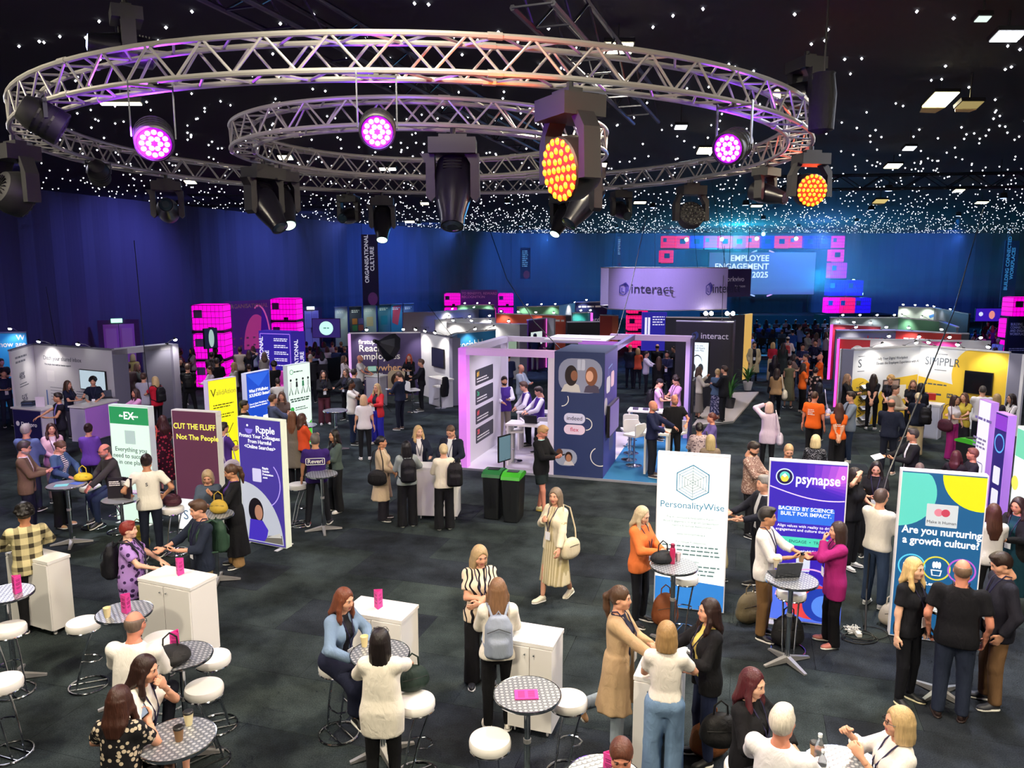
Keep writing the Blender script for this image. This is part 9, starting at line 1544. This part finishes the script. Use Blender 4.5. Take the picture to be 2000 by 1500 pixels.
N('woman in dark dress with dark hair past lilac frame', 1316, 676, 1.68, 285, 'dress#18181e', '', 'lowbun#2a1c1a', 'l', 'phone', lod=0)
N('man in pink tee with cap and black backpack', 1289, 740, 1.76, 78, 'tee#d8a4d4', 'slim#1c1c26', 'cap#17171c', 'l', 'phone', m, ex='bp_black', z0=zp, head=(0, 20))
N('curly haired man in pink tee beside lilac post', 1320, 735, 1.74, 300, 'tee#d8a4d4', 'slim#1c1c26', 'curly#2a1e1a', 'l', 'phone', m, z0=zp, head=(0, 20), ex=LN)
N('bald man in black tee at white cabinet counter', 1318, 771, 1.82, 25, 'tee#131318', 'slim#16181e', 'bald#000000', 'r', 'down table', m, width=1.12, fat=1.15, z0=zp, beard='#8a6a54')
N('bald man in navy sweater standing on blue carpet', 1276, 783, 1.8, 75, 'sweater#1c2244', 'trousers#171a26', 'bald#000000', 'r', 'table reach', m, sleeve='long', z0=zp, beard='#9a7a64', shoes='#3a2c2c')
N('woman in floral blouse with dark hair in front of booth', 1366, 826, 1.66, 188, 'blouse#b8a4a4/#5a4a54/speck/30', 'slim#1c1c26', 'lowbun#1c1618', 'm', 'phone', sleeve='long', ex='bag_black_r')
N('woman with auburn bun in violet top', 1390, 807, 1.66, 285, 'blouse#6a5a9a', 'slim#1c1c26', 'lowbun#5a2c26', 'r', 'phone', sleeve='long')
N('woman with ash blond hair behind white hexagon panel', 1388, 850, 1.64, 190, 'tee#7a6a5a', 'slim#1c1c26', 'bobs#a89468', 'l', 'phone')
N('woman in cream sweater touching the headphones screen', 1366, 717, 1.68, 105, 'sweater#c8c0b0', 'longskirt#7a746c', 'long#4a382e', 'l', 'phone up', sleeve='long', z0=0.06)
N('woman in blue cardigan and printed skirt by black booth', 1402, 721, 1.66, 178, 'sweater#4a5e7a', 'longskirt#2c3050/#a8a4c0/speck/26', 'bun#c0a478', 'l', 'clasp', sleeve='long', z0=0.06)
N('man in black jacket by the headphones screen', 1415, 715, 1.78, 250, 'tee#17181e', 'slim#15161c', 'short#3a2a24', 'l', 'phone', m, j='closed#15161c', z0=0.06)
# --- far right and far crowd
N('bald man in white shirt with badge at far right seating', 1950, 660, 1.76, 350, 'shirt#c8c8d4', 'slim#1c1e2c', 'bald#000000', 'l', 'clasp', m, lod=0, ex=LN, sleeve='long')
N('brown haired head beside bald man in white shirt', 1944, 678, 1.6, 180, 'tee#3a3440', 'slim#1c1e2c', 'bob#5a4034', 'l', 'phone', lod=0)
N('bald visitor behind grey and red booth end', 1901, 657, 1.76, 200, 'tee#22242e', 'slim#1c1e2c', 'bald#000000', 'r', 'phone', m, lod=0)
N('woman in blue grey jacket photographing far screen', 1938, 636, 1.68, 200, 'tee#5a7aa8', 'slim#1c1e2c', 'wavy#8a6e50', 'l', 'head phone', lod=0)
N('presenter in dark red top before violet framed screen', 1930, 628, 1.7, 350, 'tee#6a2430', 'slim#1c1e2c', 'short#2a2020', 'l', 'gest', lod=0)
def crowd(pref, spots, grp, seat=0.47):
 rr = random.Random(11)
 for i, (x, y, dep) in enumerate(spots):
  c = ('#3a4a78', '#2a3558', '#6a7898', '#b8b4c4', '#1c2238', '#8a4a58', '#4a3a58', '#d0ccd8')[i % 8]; a = PY(x, y, dep)
  person('%s in %s top' % (pref, ('slate blue', 'navy', 'grey blue', 'pale grey', 'black', 'dusty red', 'plum', 'white')[i % 8]), x, y, 1.7, 180 + rr.uniform(-25, 25), ('tee', cloth(c)), ('slim', cloth('#1a1d2c')), (('short', 'long', 'bob', 'buzz', 'lowbun')[i % 5], ('#2a201c', '#4a342a', '#8a6e50', '#1a1614', '#6a4a38')[(i * 3) % 5]), 'l', ('clasp', 'clasp'), 'sit', 'f' if i % 2 else 'm', lod=0, seat=seat, extra=('nostool',), group=grp, at=(a.x, a.y))
  yw = math.atan2(-a.y, -a.x); q = chair0('black stacking chair under ' + pref, (a.x, a.y), grp.replace('people', 'chairs'))
_c0 = [None]
def chair0(label, p, grp):
 rz = math.atan2(p[1], p[0]) - math.pi / 2
 if _c0[0] is None:
  t = thing('audience_chair', label, 'chair', (p[0], p[1], 0), rz, grp); _c0[0] = t; m_ = mat('#16161c', 0.6); mb = MB(); mb.box((0, 0, 0.44), (0.42, 0.42, 0.05)); part('seat', mb, m_, t); mb = MB(); mb.box((0, -0.22, 0.68), (0.42, 0.04, 0.36)); part('backrest', mb, m_, t)
  for x in (-0.19, 0.19):
   for y in (-0.2, 0.19): mb = MB(); mb.tube([(x, y, 0), (x, y, 0.66 if y < 0 else 0.43)], 0.012, 5); part('leg', mb, STEELD, t)
  return t
 t = again(_c0[0], (p[0], p[1], 0), rz, label); t['group'] = grp; return t
crowd('seated listener at the left stage', [(598 + 17 * (i % 5) + 7 * (i // 5), 664 + 10 * (i // 5) + 3 * (i % 2), 36.5 - 2.2 * (i // 5)) for i in range(12)], 'people seated at the left stage')
crowd('seated listener before the main stage', [(1478 + 19 * (i % 8) + 6 * (i // 8), 627 + 6 * (i // 8) + 2 * (i % 3), 52 - 4.0 * (i // 8)) for i in range(22)], 'people seated before the main stage')
crowd('seated listener at the far right screen', [(1905 + 14 * (i % 6), 640 + 7 * (i // 6), 44 - 3.0 * (i // 6)) for i in range(10)], 'people seated at the far right screen')
crowd('seated visitor at the far left booths', [(690 + 24 * i, 640 + 4 * (i % 2), 38) for i in range(5)], 'people seated by the far left booths')
# words printed on backs
def bp_text(key, s, size, m_, y=0.0, dz=0.0):
 d = PEOPLE[key]; S = d['S']; tgt = [o for o in d['root'].children if o.name.split('.')[0] in ('tee_shirt', 'jacket')][-1]; p = d['up']((0, -0.147, 1.27)) * S; return text(tgt, s, size, float(p[0]), float(p[2]) + dz, m_, y=float(p[1]) - y, align='CENTER', bold=0.02, lh=1.1, name='back_print')
k = 'man in violet tee with white outlined word on the back'; bp_text(k, 'Reveri', 0.11, WHITE); d = PEOPLE[k]; tg = [o for o in d['root'].children if o.name.startswith('tee')][0]; p = d['up']((0, -0.14, 1.27)) * d['S']; o = line(tg, rrect(-0.17, -0.06, 0.17, 0.06, 0.015), 0.012, WHITE, 1, True, 'back_print'); o.location = (float(p[0]), float(p[1]) - 0.006, float(p[2]))
bp_text('man with topknot in white tee standing hands on hips', 'S', 0.08, mat('#3a3a40', 0.6), dz=0.02); bp_text('man in violet varsity jacket with word on his back', 'indeed flex', 0.07, WHITE, 0.012)
for k, n_ in (('man in orange tee with white back print', 4), ('woman in orange tee holding phone behind her back', 2)):
 d = PEOPLE[k]; tg = [o for o in d['root'].children if o.name.startswith('tee')][0]; p = d['up']((0, -0.15, 1.2)) * d['S']; o = bars(tg, -0.09, 0.09, [0.04 * i for i in range(n_)], 0.016, WHITE, 1, 0.4, 'back_print'); o.location = (float(p[0]), float(p[1]), float(p[2]))
